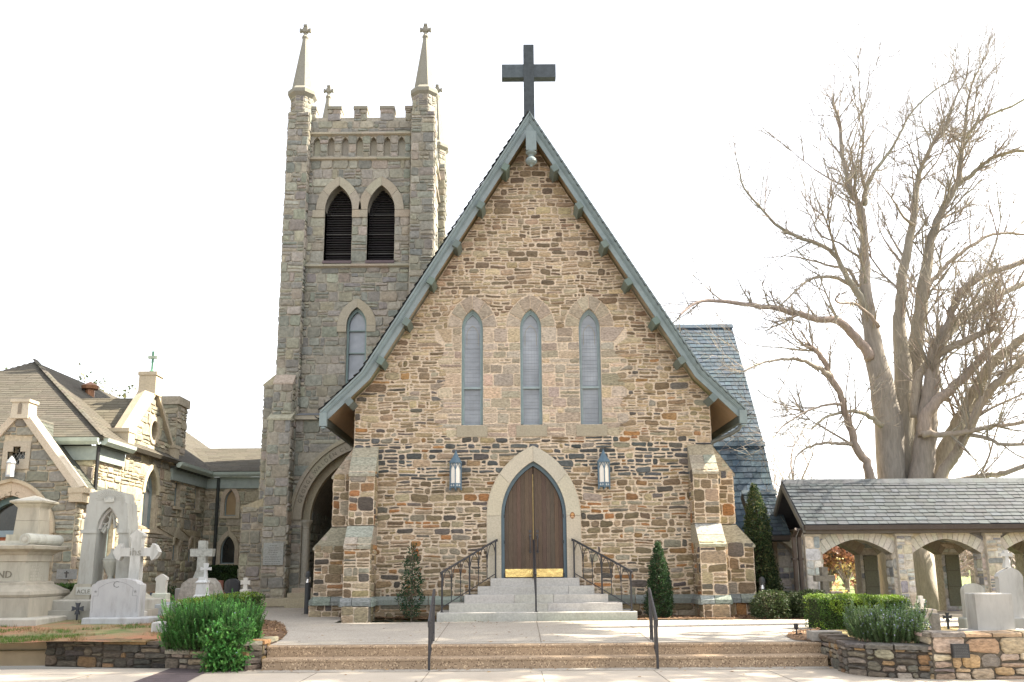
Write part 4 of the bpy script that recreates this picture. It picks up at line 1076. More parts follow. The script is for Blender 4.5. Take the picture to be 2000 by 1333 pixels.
# retaining walls
def poly_wall(name, label, cat, pts, top, th, pal, mor=(.06,.05,.04), hh=(.09,.2), ww=(.16,.45), cap=True, zb=-.02, grp=None):
    r = T(name, label, cat, (pts[0][0], pts[0][1], 0), grp); mb = MB(); capm = MB()
    for i in range(len(pts)-1):
        (x0, y0), (x1, y1) = pts[i], pts[i+1]; d = V((x1-x0, y1-y0, 0)); L = d.length; d.normalize(); n = V((d.y, -d.x, 0)); 
        fr = Fr((x0, y0, 0), d, (0,0,1), n); z1 = top if not callable(top) else top(i)
        o = [(0, zb), (L, zb), (L, z1-.05), (0, z1-.05)]
        wall(mb, fr, o, [], mor); courses(mb, fr, o, [], pal, hh, ww, .022, .035, .014, .4, .012, rr=.24)
        b0, b1 = fr.p(0, 0, -th), fr.p(L, 0, -th); 
        mb.quad(fr.p(0, z1-.06, 0), fr.p(L, z1-.06, 0), b1+V((0,0,z1-.06)), b0+V((0,0,z1-.06)), mor); mb.quad(b1+V((0,0,zb)), b0+V((0,0,zb)), b0+V((0,0,z1-.06)), b1+V((0,0,z1-.06)), mor)
        if i == 0: mb.quad(b0+V((0,0,zb)), fr.p(0,zb,0), fr.p(0,z1-.06,0), b0+V((0,0,z1-.06)), mor)
        x = 0
        while x < L-.03:
            w = min(ru(.25,.6), L-x)
            if L-x-w < .15: w = L-x
            a, b = x+.008, x+w-.008; c = vary(pal(0, 0), .1); h = z1+ru(-.012,.02); f = .03+ru(0,.025)
            vs = []
            for xx in (a, (a+b)/2, b):
                vs += [fr.p(xx, z1-.06, f), fr.p(xx, h-.015+ru(-.006,.006), f+ru(-.008,.008)), fr.p(xx, h+ru(-.006,.006), f-.02), fr.p(xx, h+ru(-.008,.008), -th-.01), fr.p(xx, z1-.06, -th-.01)]
            capm.add(vs, [(j*5+k, j*5+5+k, j*5+6+k, j*5+1+k) for j in range(2) for k in range(4)] + [(0,1,2,3,4), (14,13,12,11,10)], c); x += w
    mb.build('stonework', M_stone, r); capm.build('coping', M_stone, r); return r
def pal_leftwall(x, z): return vary(random.choice([(.07,.062,.05),(.09,.08,.06),(.125,.105,.075),(.055,.052,.045),(.2,.125,.06),(.15,.125,.09)]), .25)
wl = [G(u, v, 0) for u, v in ((88,1300),(200,1302),(326,1304))]
poly_wall('retaining_wall', 'low dark mossy fieldstone wall holding the graveyard lawn beside the sidewalk', 'wall', [(p.x, p.y) for p in wl], .44, .3, pal_leftwall)
pw = [G(u, v, 0) for u, v in ((322,1305),(455,1310))]
poly_wall('planter_wall', 'lower brown stone planter wall under the drooping rosemary bush', 'wall', [(p.x, p.y) for p in pw] + [(-4.72, 15.06), (-4.3, 15.4), (-4.3, 16.3)], lambda i: .30 if i < 1 else (.3 if i == 1 else .46), .26, lambda x, z: vary(random.choice([(.22,.17,.11),(.16,.13,.1),(.3,.26,.2),(.26,.16,.07),(.12,.1,.08)]), .25))
a, b = G(-40, 1299, 0), G(86, 1300, 0)
kb = T('concrete_kerb_block', 'long tan concrete block at the left end of the fieldstone wall', 'block', (a.x, a.y, 0))
mb = MB(); mb.box((a.x-2, a.y, -.02), (b.x, a.y+.4, .43), (.40,.31,.2)); mb.box((a.x-2, a.y-.005, .40), (b.x+.01, a.y+.41, .455), (.42,.35,.25)); mb.build('block', M_conc, kb)
def pal_right(x, z): return vary(random.choice([(.30,.24,.17),(.36,.29,.21),(.24,.2,.15),(.34,.24,.14),(.19,.17,.14),(.42,.35,.26),(.15,.13,.11)]), .2)
poly_wall('planter_wall', 'curved weathered stone planter wall in front of the lavender-flowered rosemary', 'wall', [(5.36, 16.2), (5.33, 15.2), (5.25, 14.6), (5.22, 14.15), (5.38, 13.82), (5.72, 13.6), (6.22, 13.48)], lambda i: .47 if i else .5, .3, lambda x, z: vary(random.choice([(.14,.115,.09),(.2,.17,.13),(.11,.1,.085),(.28,.24,.19),(.23,.15,.08)]), .25))
sheet('planter_soil', [(5.45,16),(5.5,14.3),(5.8,13.8),(6.3,13.7),(6.6,15.2),(6.4,16)], .41, M_mulch)
rw = poly_wall('retaining_wall', 'tall tan fieldstone wall holding the right graveyard with a dark plaque', 'wall', [(6.2, 13.95), (6.2, 13.40), (16, 13.2)], .66, .4, pal_right, (.10,.085,.065), (.14,.3), (.25,.6))
mb = MB(); mb.box((5.2, 15.68, .3), (5.72, 16.0, .53), (.3,.28,.25)); tag(mb.build('capstone', M_dress), 'pale grey capstone block at the right end of the terrace steps', 'stone block')
p0, p1 = P(1858, 1258, 13.28), P(1893, 1285, 13.28)
wp = T('wall_plaque', 'dark bronze plaque fixed to the right fieldstone wall', 'plaque', (p0.x, 13.28, p1.z))
mb = MB(); mb.prism([(p0.x, p1.z), (p1.x, p1.z), (p1.x, p0.z), (p0.x, p0.z)], front(13.265), -.05, .02, (.04,.042,.045)); mb.build('plate', M_metal, wp)
mb = MB()
for k in range(8): 
    z = p0.z-.03-k*.022; x = p0.x+.02
    while x < p1.x-.03: l = ru(.012,.03); mb.prism([(x, z-.004), (x+l, z-.004), (x+l, z+.004), (x, z+.004)], front(13.265), .02, .022, (.10,.10,.10)); x += l+.007
mb.build('worn_lettering', M_metal, wp)

# dry leaves blown over paving and lawn
mb = MB()
for k in range(420):
    r = rnd()
    if r < .4: x, y = ru(-4.2, 6), 22.3-abs(random.gauss(0, .8)); z = .37
    elif r < .6: x, y = ru(-4.2, 5.3), ru(15.8, 22); z = .37
    elif r < .8: x, y = ru(-4.2, 5.2), 15.13-abs(random.gauss(0, .12)); z = .006
    else: x, y = ru(-12, 8), ru(13.4, 15.1); z = .006
    if z > .3 and x > 5: y = min(y, 22)
    a = ru(0, 6.28); l, w = ru(.02,.045), ru(.012,.025); d = V((math.cos(a), math.sin(a), ru(-.15,.15)))*l; e = V((-math.sin(a), math.cos(a), ru(-.3,.3)))*w; c = V((x, y, z+ru(.004,.014)))
    mb.add([c-d, c-e*.9, c+d, c+e], [(0,1,2,3)], vary(random.choice([(.22,.12,.05),(.16,.09,.045),(.3,.19,.08)]), .3))
tag(mb.build('fallen_leaves', M_bark), None, None, kind='stuff')
# ================================================================= parish hall (left)
HX = -11.82
hl_ = T('parish_hall', 'sunlit tan stone parish hall with brown shingle hip roof and pointed windows', 'building', (-14, 27, .8))
TMH = (.42,.36,.26); HD = (.42,.36,.26); SH = (.085,.077,.061); GF = (.29,.335,.305)
HP = dict(hh=(.2,.4), ww=(.3,.65), joint=.03, proud=.035, jit=.014, split=.45, rough=.013, rr=.14)
fr = right(HX)
gz = lambda y: 7.45-abs(y-28.12)*.98
eo = [(24.5, .5), (33.5, .5), (33.5, 5.05), (29.75, 5.05), (29.75, 5.75), (28.12, 7.35), (26.45, 5.75), (26.45, 5.05), (24.5, 5.05)]
rw_ = [(28.33+.27*math.cos(2*math.pi*k/16), 6.17+.33*math.sin(2*math.pi*k/16)) for k in range(16)]
big = arch(28.45, 2.95, 4.1, .5, .82, 8); rc1 = [(30.5,3.85),(31.03,3.85),(31.03,4.8),(30.5,4.8)]; rc2 = [(32.45,3.85),(32.95,3.85),(32.95,4.85),(32.45,4.85)]
l1 = arch(30.95, 1.85, 2.5, .25, .5, 6); l2 = arch(32.45, 1.8, 2.4, .25, .45, 6); l0 = arch(25.7, 1.9, 3.0, .33, .6, 6)
holes = [rw_, big, rc1, rc2, l1, l2, l0]
mb = MB(); wall(mb, fr, eo, holes, TMH, .3)
exr = [[(28.33+.40*math.cos(2*math.pi*k/16), 6.17+.46*math.sin(2*math.pi*k/16)) for k in range(16)], arch(28.45, 2.95, 4.1, .68, 1.05, 8), rc1, rc2, arch(30.95, 1.85, 2.5, .38, .68, 6), arch(32.45, 1.8, 2.4, .38, .63, 6), arch(25.7, 1.9, 3.0, .46, .78, 6)]
courses(mb, fr, eo, exr, pal_hall, **HP); mb.build('wall', M_tower, hl_)
def hwin(fr, inner, out, glass, name='window', d=-.2, tracery=None, col=(.2,.25,.25), sill=None):
    mb = MB(); ctr = [(sum(p[0] for p in inner)/len(inner)), (sum(p[1] for p in inner)/len(inner))]
    ins = [(x+(ctr[0]-x)*.14, z+(ctr[1]-z)*.06) for x, z in inner]
    n = len(inner)
    for i in range(n):
        j = (i+1) % n; mb.prism([inner[i], inner[j], ins[j], ins[i]], fr, d-.06, d+.05, col)
    if tracery: tracery(mb)
    w = mb.build(name, M_paint, hl_)
    mb = MB(); mb.prism(ins, fr, d-.06, d-.02, (.1,.1,.1)); mb.build('pane', glass, w)
    if out:
        mb = MB(); m = len(out)
        ring(mb, fr, out[0], out[1], -.15, .05, out[2], HD, .008, .06); mb.build('surround', M_dress, w)
    if sill:
        mb = MB(); mb.prism(sill, fr, -.1, .08, HD); mb.build('sill', M_dress, w)
    return w
circ = lambda a, b: [(28.33+a*math.cos(2*math.pi*k/16), 6.17+b*math.sin(2*math.pi*k/16)) for k in range(17)]
M_pale = glass_mat('sky_toned_glass', (.45,.45,.42), rough=.1, amt=.12)  # sky reflection painted in as a pale base colour
hwin(fr, rw_, (circ(.27,.33), circ(.40,.46), 1), M_pale)
def trac(mb):
    f = lambda pts: mb.tube([fr.p(x, z, -.19) for x, z in pts], .03, (.2,.25,.25), 5)
    f([(28.45,2.95),(28.45,4.15)]); f([(28.45-.42,4.2),(28.3,4.3),(28.45,4.1)]); f([(28.45+.42,4.2),(28.6,4.3),(28.45,4.1)])
    f([(28.45+.21*math.cos(k*.7), 4.45+.21*math.sin(k*.7)) for k in range(10)])
hwin(fr, big, (arcpts(28.45, 4.1, .5, .82, 8), arcpts(28.45, 4.1, .68, 1.05, 8), 2), M_pale, tracery=trac, sill=[(27.85,2.85),(29.05,2.85),(29.05,2.95),(27.85,2.95)])
for r_ in (rc1, rc2): hwin(fr, r_, None, M_dark, sill=[(r_[0][0]-.1, r_[0][1]-.1), (r_[1][0]+.1, r_[1][1]-.1), (r_[1][0]+.1, r_[1][1]), (r_[0][0]-.1, r_[0][1])])
hwin(fr, l1, (arcpts(30.95, 2.5, .25, .5, 6), arcpts(30.95, 2.5, .37, .67, 6), 2), M_dark); hwin(fr, l2, (arcpts(32.45, 2.4, .25, .45, 6), arcpts(32.45, 2.4, .37, .62, 6), 2), M_dark)
hwin(fr, l0, (arcpts(25.7, 3.0, .33, .6, 6), arcpts(25.7, 3.0, .45, .77, 6), 2), M_pale)
mb = MB(); mb.prism([(24.4,.5),(33.4,.5),(33.4,1.22),(24.4,1.22)], fr, 0, .09, (.33,.29,.22)); mb.build('base_course', M_dress, hl_)
# gable coping, apex block, green cross
mb = MB()
def cop(a, b, dx=.5):
    (y0, z0), (y1, z1) = a, b; t = V((0, y1-y0, z1-z0)).normalized(); n = V((0, -t.z, t.y)); n = n if n.z > 0 else -n
    A = V((0, y0, z0)); B = V((0, y1, z1)); vs = []
    for p in (A, B):
        for x, k in ((HX-.45, -.02), (HX+.14, -.02), (HX+.14, .1), (HX-.15, .2), (HX-.45, .1)): vs.append(V((x, 0, 0))+p+n*k)
    mb.add(vs, [(i, (i+1) % 5, 5+(i+1) % 5, 5+i) for i in range(5)] + [(4,3,2,1,0), (5,6,7,8,9)], HD)
cop((26.35, 5.68), (28.12, 7.45)); cop((29.88, 5.68), (28.12, 7.45))
for y in (26.3, 29.93): mb.box((HX-.45, y-.22, 5.35), (HX+.2, y+.22, 5.78), HD); mb.box((HX-.45, y-.27, 5.78), (HX+.22, y+.27, 5.9), HD)
mb.box((HX-.4, 27.85, 7.3), (HX+.16, 28.4, 8.0), HD); mb.box((HX-.43, 27.82, 7.94), (HX+.19, 28.43, 8.06), HD); mb.build('gable_coping', M_dress, hl_)
gc = T('gable_cross', 'small green copper cross on the parish hall gable', 'cross', (HX-.1, 28.1, 8.06)); CU = (.08,.2,.125)
mb = MB(); mb.lathe([(.09,0),(.1,.04),(.05,.1),(.035,.14),(.03,.7)], (HX-.1, 28.1, 8.05), CU, 8); mb.box((HX-.13, 28.07, 8.4), (HX-.07, 28.13, 8.8), CU); mb.build('upright', M_metal, gc)
mb = MB(); mb.box((HX-.25, 28.06, 8.55), (HX+.05, 28.14, 8.64), (.35,.4,.3)); mb.build('crossbar', M_metal, gc)
# main roof: front hip, sunlit east slope, cross gable
ap = V((-16.4, 29.1, 8.72)); e0 = V((-11.5, 24.2, 5.35)); e1 = V((-21.3, 24.2, 5.35))
def tri_roof(name, pts, col=SH, th=.12):
    """asphalt shingled plane from 3D polygon (first edge = eave)"""
    a = (pts[1]-pts[0]).normalized(); n = (pts[1]-pts[0]).cross(pts[2]-pts[0]).normalized(); n = n if n.z > 0 else -n
    b = n.cross(a); b = b if b.z > 0 else -b
    f = Fr(pts[0], a, b, n); o = [((p-pts[0]).dot(a), (p-pts[0]).dot(b)) for p in pts]
    mb = MB(); mb.prism(o, f, -th, 0, SH); slates(mb, f, o, .15, (.3,.6), col, .14, .006, .008, .003, hv=.02); return mb.build(name, M_shing, hl_)
rb = V((-16.4, 41, 8.72)); eb = V((-11.5, 41, 5.35))
tri_roof('roof', [e1, e0, ap]); tri_roof('roof', [e0, eb, rb, ap])
# hip cap
mb = MB(); 
for k in range(24):
    a = e0.lerp(ap, k/24); b = e0.lerp(ap, (k+1)/24+.01); s = V((.1, .1, 0)); s2 = V((-.1,-.1,0)); up = V((0,0,.03))
    mb.add([a+V((.12,0,.03)), b+V((.12,0,.03)), b+V((0,-.0,.09)), a+V((0,0,.09)), b+V((0,-.12,.03)), a+V((0,-.12,.03))], [(0,1,2,3), (3,2,4,5)], vary(SH, .1))
mb.build('hip_cap', M_shing, hl_)
gr0, gr1 = V((HX-.05, 28.12, 7.22)), V((-14.25, 28.12, 7.22)); gs = 1.05
tri_roof('roof', [V((-11.75, 26.3, 5.42)), V((HX-.05, 26.3, 5.42))+V((-.01,0,0)), gr0, gr1]) if False else None
fs_ = [V((-11.6, 26.28, 5.36)), V((-11.9, 26.28, 5.36)), gr1, V((HX-.1, 28.12, 7.22))]
mb = MB(); f = Fr((HX, 26.28, 5.36), (-1,0,0), (0, 28.12-26.28, 7.22-5.36), (0,-1,1)); L = math.hypot(1.84, 1.86); o = [(0,0),(.35,0),(2.75,L),(0,L)]
mb.prism(o, f, -.05, 0, SH); slates(mb, f, o, .15, (.3,.6), (.11,.098,.072), .14, .006, .008, .003, hv=.02)
f = Fr((HX, 29.96, 5.36), (-1,0,0), (0, -1.84, 1.86), (0,1,1)); mb.prism(o, f, -.05, 0, SH); mb.build('gable_roof', M_shing, hl_)
# roof vent with rusty cap
vt = P(176, 762, 30.5)
mb = MB(); mb.lathe([(.16,-.6),(.16,.0),(.28,.02),(.3,.14),(.2,.2),(.02,.3)], vt, (.30,.15,.08), 12); mb.build('roof_vent', M_metal, hl_)
# eaves: gutter, frieze
def eave(a, b, nrm, name='gutter'):
    a, b = V(a), V(b); n = V(nrm); up = V((0,0,1)); mb = MB(); pr = [(0,-.02),(.05,-.16),(.14,-.17),(.22,-.08),(.24,.02),(.22,.02),(.03,.0)]
    vs = [a+n*x+up*z for x, z in pr] + [b+n*x+up*z for x, z in pr]; m = len(pr)
    mb.add(vs, [(i, (i+1) % m, m+(i+1) % m, m+i) for i in range(m)] + [tuple(range(m)), tuple(reversed(range(m, 2*m)))], (.36,.42,.37)); return mb.build(name, M_paint, hl_)
eave((-11.62, 24.3, 5.3), (-11.62, 26.2, 5.3), (1,0,0)); eave((-11.62, 29.9, 5.3), (-11.62, 33.4, 5.3), (1,0,0)); eave((-14, 24.32, 5.3), (-11.6, 24.32, 5.3), (0,-1,0)); eave((-11.6, 33.32, 5.3), (-8.2, 33.32, 5.3), (0,-1,0))
mb = MB()
for y0, y1 in ((24.5, 26.2), (29.95, 33.5)): mb = MB(); mb.box((HX, y0, 4.72), (HX+.1, y1, 5.12), GF); mb.box((HX, y0, 5.1), (HX+.22, y1, 5.2), (.06,.07,.06)); mb.build('frieze', M_paint, hl_)
mb = MB(); mb.box((-14, 24.4, 4.72), (HX+.1, 24.5, 5.12), GF); mb.build('frieze', M_paint, hl_)
mb = MB(); mb.box((HX+.1, 33.4, 4.72), (-8.2, 33.5, 5.15), GF); mb.build('frieze', M_paint, hl_)
mb = MB(); mb.tube([V((HX+.12, 24.42, 5.1)), V((HX+.12, 24.42, .6))], .05, (.03,.03,.03), 8); mb.build('downpipe', M_metal, hl_)
mb = MB(); mb.tube([V((HX+.55, 33.36, 5.1)), V((HX+.55, 33.36, 1.0))], .06, (.05,.055,.05), 8); mb.build('downpipe', M_metal, hl_)
# front wall
f2 = front(24.5); mb = MB(); o = [(-21, .4), (HX, .4), (HX, 5.1), (-21, 5.1)]; wall(mb, f2, o, [], TMH); courses(mb, f2, [(-14.5, .4), (HX, .4), (HX, 4.75), (-14.5, 4.75)], [], pal_hall, **HP); mb.build('wall', M_tower, hl_)
# rear wing
f3 = front(33.5); w1 = arch(-10.81, 3.68, 4.2, .22, .48, 6); w2 = arch(-10.81, 1.88, 2.4, .27, .53, 6); mb = MB()
o = [(HX, .5), (-7.9, .5), (-7.9, 5.1), (HX, 5.1)]; wall(mb, f3, o, [w1, w2], TMH, .3); courses(mb, f3, o, [arch(-10.81, 3.6, 4.2, .37, .7, 6), arch(-10.81, 1.8, 2.4, .42, .75, 6)], pal_hall, **HP); mb.build('wall', M_tower, hl_)
M_amber = glass_mat('curtained_glass', (.30,.21,.11), rough=.3, amt=.1)
hwin(f3, w1, (arcpts(-10.81, 4.2, .22, .48, 6), arcpts(-10.81, 4.2, .37, .69, 6), 2), M_amber, d=-.1, sill=[(-11.2,3.58),(-10.42,3.58),(-10.42,3.68),(-11.2,3.68)])
hwin(f3, w2, (arcpts(-10.81, 2.4, .27, .53, 6), arcpts(-10.81, 2.4, .42, .74, 6), 2), M_dark, d=-.1, sill=[(-11.25,1.78),(-10.35,1.78),(-10.35,1.88),(-11.25,1.88)])
for xc, zs, a, h in ((-10.81, 4.2, .3, .55), (-10.81, 2.4, .345, .52)):
    for s in (-1, 1): mb = MB(); mb.box((xc+s*a-.075, 33.45, zs-h), (xc+s*a+.075, 33.7, zs), vary(HD, .06)); mb.build('window_jamb', M_dress, hl_)
ry = P(450, 876, 36)
tri_roof('roof', [V((-11.9, 33.2, 5.36)), V((-7.5, 33.2, 5.36)), V((-7.5, 36, ry.z)), V((-13.5, 36, ry.z))], (.108,.098,.077))
# chimney
mb = MB(); c0 = P(322, 790, 31.2); c1 = P(352, 790, 31.2); mb.box((c0.x, 31, 5.0), (c1.x, 31.9, 7.75), TMH); courses(mb, front(31), [(c0.x, 5.0), (c1.x, 5.0), (c1.x, 7.6), (c0.x, 7.6)], [], pal_hall, **HP); courses(mb, right(c1.x), [(31, 5), (31.9, 5), (31.9, 7.6), (31, 7.6)], [], pal_hall, **HP)
mb.box((c0.x-.08, 30.92, 7.55), (c1.x+.08, 31.98, 7.85), (.36,.31,.23)); mb.build('chimney', M_tower, hl_)
# gabled porch
YP = 23.3; f4 = front(YP); a0 = P(43, 806, YP); ar = P(152, 952, YP); w_ = ar.x-a0.x
po = [(a0.x-w_, .5), (ar.x, .5), (ar.x, ar.z-.1), (a0.x, a0.z), (a0.x-w_, ar.z-.1)]
cc = P(33, 890, YP); k = .1
crs = [(cc.x-k, cc.z-.25), (cc.x+k, cc.z-.25), (cc.x+k, cc.z-k), (cc.x+.24, cc.z-k), (cc.x+.24, cc.z+k), (cc.x+k, cc.z+k), (cc.x+k, cc.z+.24), (cc.x-k, cc.z+.24), (cc.x-k, cc.z+k), (cc.x-.24, cc.z+k), (cc.x-.24, cc.z-k), (cc.x-k, cc.z-k)]
dx_ = P(20, 1000, YP).x; dtop = P(24, 968, YP).z
dh = arch(dx_, .6, dtop-1.0, .85, 1.0, 8)
mb = MB(); wall(mb, f4, po, [crs, dh], TMH, .3)
fpl = dict(HP); fpl.update(split=.3, rough=.01)
courses(mb, f4, po, [[(cc.x-.36, cc.z-.36), (cc.x+.36, cc.z-.36), (cc.x+.36, cc.z+.36), (cc.x-.36, cc.z+.36)], arch(dx_, .6, dtop-1.0, 1.25, 1.45, 8)], lambda x, z: vary(random.choice([(.24,.235,.19),(.2,.2,.17),(.28,.25,.19),(.19,.185,.15)]), .15), **fpl)
for s in (-1, 1):
    xx = a0.x+s*w_; fs = right(xx) if s > 0 else left(xx); o = [(YP, .5), (24.5, .5), (24.5, ar.z), (YP, ar.z)] if s > 0 else [(-24.5, .5), (-YP, .5), (-YP, ar.z), (-24.5, ar.z)]
    wall(mb, fs, o, [], TMH); courses(mb, fs, o, [], pal_hall, **HP)
mb.build('porch_wall', M_tower, hl_)
mb = MB()
cr2 = [(cc.x+(x-cc.x)*1.5, cc.z+(z-cc.z)*1.5) for x, z in crs]
wall(mb, f4, [(cc.x-.37, cc.z-.37), (cc.x+.37, cc.z-.37), (cc.x+.37, cc.z+.37), (cc.x-.37, cc.z+.37)], [crs], (.36,.32,.25), .1, .04); wd = mb.build('window', M_dress, hl_)
mb = MB(); mb.prism([(cc.x-.26, cc.z-.27), (cc.x+.26, cc.z-.27), (cc.x+.26, cc.z+.27), (cc.x-.26, cc.z+.27)], f4, -.26, -.22, (.05,.05,.06)); mb.build('pane', M_dark, wd)
mb = MB()
for i in range(-5, 6):
    for s in (-1, 1):
        pts = [f4.p(cc.x+i*.095+s*t, cc.z+t*1.6, -.2) for t in (-.3, .3)]
        seg = [f4.p(cc.x+i*.095+s*t, cc.z+t*1.6, -.2) for t in [j*.02-.3 for j in range(31)] if abs(i*.095+s*t) < .24 and abs(t*1.6) < .25 and (abs(i*.095+s*t) < .1 or abs(t*1.6) < .1)]
        if len(seg) > 1: mb.tube(seg, .006, (.5,.5,.46), 4)
mb.build('lattice', M_paint, wd)
mb = MB(); ring(mb, f4, arcpts(dx_, dtop-1.0, .85, 1.0, 8), arcpts(dx_, dtop-1.0, 1.17, 1.36, 8), -.2, .05, 2, HD, .006, .04); ring(mb, f4, arcpts(dx_, dtop-1.0, 1.17, 1.36, 8), arcpts(dx_, dtop-1.0, 1.25, 1.45, 8), -.1, .11, 2, HD, .006, .04)
for s in (-1, 1): mb.box((dx_+min(s*.85, s*1.2), YP-.05, .6), (dx_+max(s*.85, s*1.2), YP+.2, dtop-1.0), HD)
dsu = mb.build('door_arch', M_dress, hl_)
mb = MB()
cx_ = (1.36**2-1.17**2)/(2*1.17); R = cx_+1.17-.17
lets = [('L', 6, 995-25), ('E', 14, 967), ('T', 22, 962.5), ('C', 32, 962.5)]
for chh, u, v in lets:
    p = P(u, v+1.5, YP-.05); ang = {'L': .62, 'E': .5, 'T': .35, 'C': -.35}[chh]
    m = text_mesh(chh, .16, .005, lambda q, p=p, ang=ang: V((p.x+q.x*math.cos(ang)-q.y*math.sin(ang), YP-.052-q.z, p.z-.06+q.x*math.sin(ang)+q.y*math.cos(ang))), 'l', None, None, (.2,.17,.12)); mb.add(m.v, m.f, (.2,.17,.12))
mb.build('inscription', M_dress, dsu)
mb = MB(); ins = arch(dx_, .6, dtop-1.0, .72, .82, 8); strip(mb, f4, ins, dh, -.3, -.12, (.07,.12,.12))
mb.box((dx_-.8, YP+.1, 2.55), (dx_+.8, YP+.3, 2.72), (.16,.22,.25)); pdf = mb.build('door_frame', M_paint, hl_)
mb = MB(); mb.prism(ins, f4, -.34, -.28, (.1,.1,.1)); mb.build('fanlight', M_dark, pdf)
mb = MB(); mb.box((dx_-.75, YP+.22, .6), (dx_+.75, YP+.27, 2.55), (.28,.10,.05)); mb.build('door', M_wood, hl_)
# porch coping, kneelers, apex block, roof
mb = MB()
for s in (-1, 1):
    A = V((a0.x, 0, a0.z)); B = V((ar.x if s > 0 else a0.x-w_, 0, ar.z-.08)); t = (B-A).normalized(); n = V((-t.z, 0, t.x)); n = n if n.z > 0 else -n
    vs = []
    for p in (A, B):
        for d, k in ((YP-.1, -.05), (YP-.1, .13), (YP+.1, .2), (YP+.4, .13), (YP+.4, -.05)): vs.append(p+n*k+V((0, d, 0)))
    mb.add(vs, [(i, 5+i, 5+(i+1) % 5, (i+1) % 5) for i in range(5)] + [(0,1,2,3,4), (9,8,7,6,5)], (.46,.40,.31))
    mb.box((B.x-.15, YP-.14, B.z-.32), (B.x+.2, YP+.4, B.z-.08), HD); mb.box((B.x-.18, YP-.16, B.z-.08), (B.x+.26, YP+.4, B.z+.06), HD)
bb, bt = P(43, 812, YP), P(43, 786, YP); mb.box((bb.x-.24, YP-.14, bb.z-.1), (bb.x+.24, YP+.3, bt.z+.02), (.46,.41,.32), taper=.92); mb.box((bb.x-.26, YP-.16, bt.z-.02), (bb.x+.26, YP+.32, bt.z+.06), (.46,.41,.32)); mb.prism([(bb.x-.05, bb.z+.02), (bb.x+.05, bb.z+.02), (bb.x+.05, bt.z-.08), (bb.x, bt.z-.03), (bb.x-.05, bt.z-.08)], front(YP-.135), 0, .01, (.2,.17,.13)); mb.build('porch_coping', M_dress, hl_)
for s in (-1, 1):
    A = V((a0.x, YP+.3, a0.z-.02)); E = V((a0.x+s*(w_+.22), YP+.3, ar.z-.3)); 
    pts = [E, E+V((0, 2.2, 0)), A+V((0, 3.2, 0)), A]
    tri_roof('porch_roof', pts, (.075,.08,.066))
eave((ar.x+.12, YP+.4, ar.z-.22), (ar.x+.12, 24.5, ar.z-.22), (1,0,0), 'porch_gutter')
# porch plaque with a cross, on the right part of the porch wall
pa = P(132, 1122, YP)
p_ = T('memorial_tablet', 'grey memorial tablet with dark cross on the parish hall porch wall', 'tablet', (pa.x, YP-.05, pa.z-.2))
mb = MB(); mb.prism([(pa.x-.26, pa.z-.13), (pa.x+.26, pa.z-.13), (pa.x+.26, pa.z+.13), (pa.x-.26, pa.z+.13)], f4, .02, .06, (.22,.23,.22)); mb.build('slab', M_dress, p_)
mb = MB(); mb.prism([(pa.x-.016, pa.z-.09), (pa.x+.016, pa.z-.09), (pa.x+.016, pa.z+.09), (pa.x-.016, pa.z+.09)], f4, .06, .066, (.03,.03,.03)); mb.prism([(pa.x-.06, pa.z+.02), (pa.x+.06, pa.z+.02), (pa.x+.06, pa.z+.05), (pa.x-.06, pa.z+.05)], f4, .06, .069, (.03,.03,.03)); mb.build('cross', M_iron, p_)
q = P(19, 932, YP-.2)
pl_ = T('porch_lantern', 'pale grey gothic wall lantern beside the cross-shaped porch window', 'lantern', (q.x, YP-.2, q.z))
c = V((q.x, YP-.2, q.z)); mb = MB(); mb.lathe([(.1,.04),(.1,.36)], c, (.7,.7,.66), 6); mb.build('glass', M_milk, pl_)
mb = MB(); mb.lathe([(.13,.36),(.13,.38),(.06,.5),(.01,.56)], c, (.3,.33,.35), 6); mb.lathe([(.08,0),(.12,0),(.12,.05),(.08,.05)], c, (.3,.33,.35), 6); mb.box((c.x-.02, YP-.14, c.z+.1), (c.x+.02, YP+.01, c.z+.2), (.2,.2,.2))
for k in range(6): w = k*math.pi/3; mb.tube([c+V((.11*math.cos(w), .11*math.sin(w), .03)), c+V((.11*math.cos(w), .11*math.sin(w), .37))], .009, (.3,.33,.35), 4)
mb.build('cage', M_paint, pl_)
# ================================================================= cloister arcade (right)
AY = 23.5; AYB = 25.7
ac = T('cloister_arcade', 'covered cloister walk of grey stone pointed arches under a blue-grey slate roof', 'arcade', (10, AY, .3))
TMA = (.46,.42,.36); fa = front(AY); ZE = P(1700, 1030, AY-.3).z
px = lambda u: P(u, 1080, AY).x
piers = []; p0 = px(1567); wdt = px(1606)-p0; op = px(1742)-px(1606); pw_ = px(1780)-px(1742)
xs = [(p0, px(1606))]; x = px(1606)
for k in range(5): xs.append((x+op, x+op+pw_)); x += op+pw_
zs_ = P(1606, 1083, AY).z; rise = P(1672, 1054, AY).z-zs_
def tudor(xa, xb, zb, zs, r, n=12):
    """low pointed arch (steep haunches, flat shoulders)"""
    a = (xb-xa)/2; xc = (xa+xb)/2; L = []
    for i in range(n+1):
        t = i/n; xx = t; h = r*(1-(1-xx)**1.35)**.80 if False else r*(1-(1-xx)**1.7)
        L.append((xa+a*t, zs+h))
    R = [(2*xc-x_, z) for x_, z in reversed(L[:-1])]
    return ([(xa, zb)] if zb is not None else []) + L + R + ([(xb, zb)] if zb is not None else [])
def thick(pts, t):
    out = []
    for i in range(len(pts)):
        a = V(pts[max(i-1, 0)]); b = V(pts[min(i+1, len(pts)-1)]); d = (b-a).normalized(); out.append((pts[i][0]-d.y*t, pts[i][1]+d.x*t))
    return out
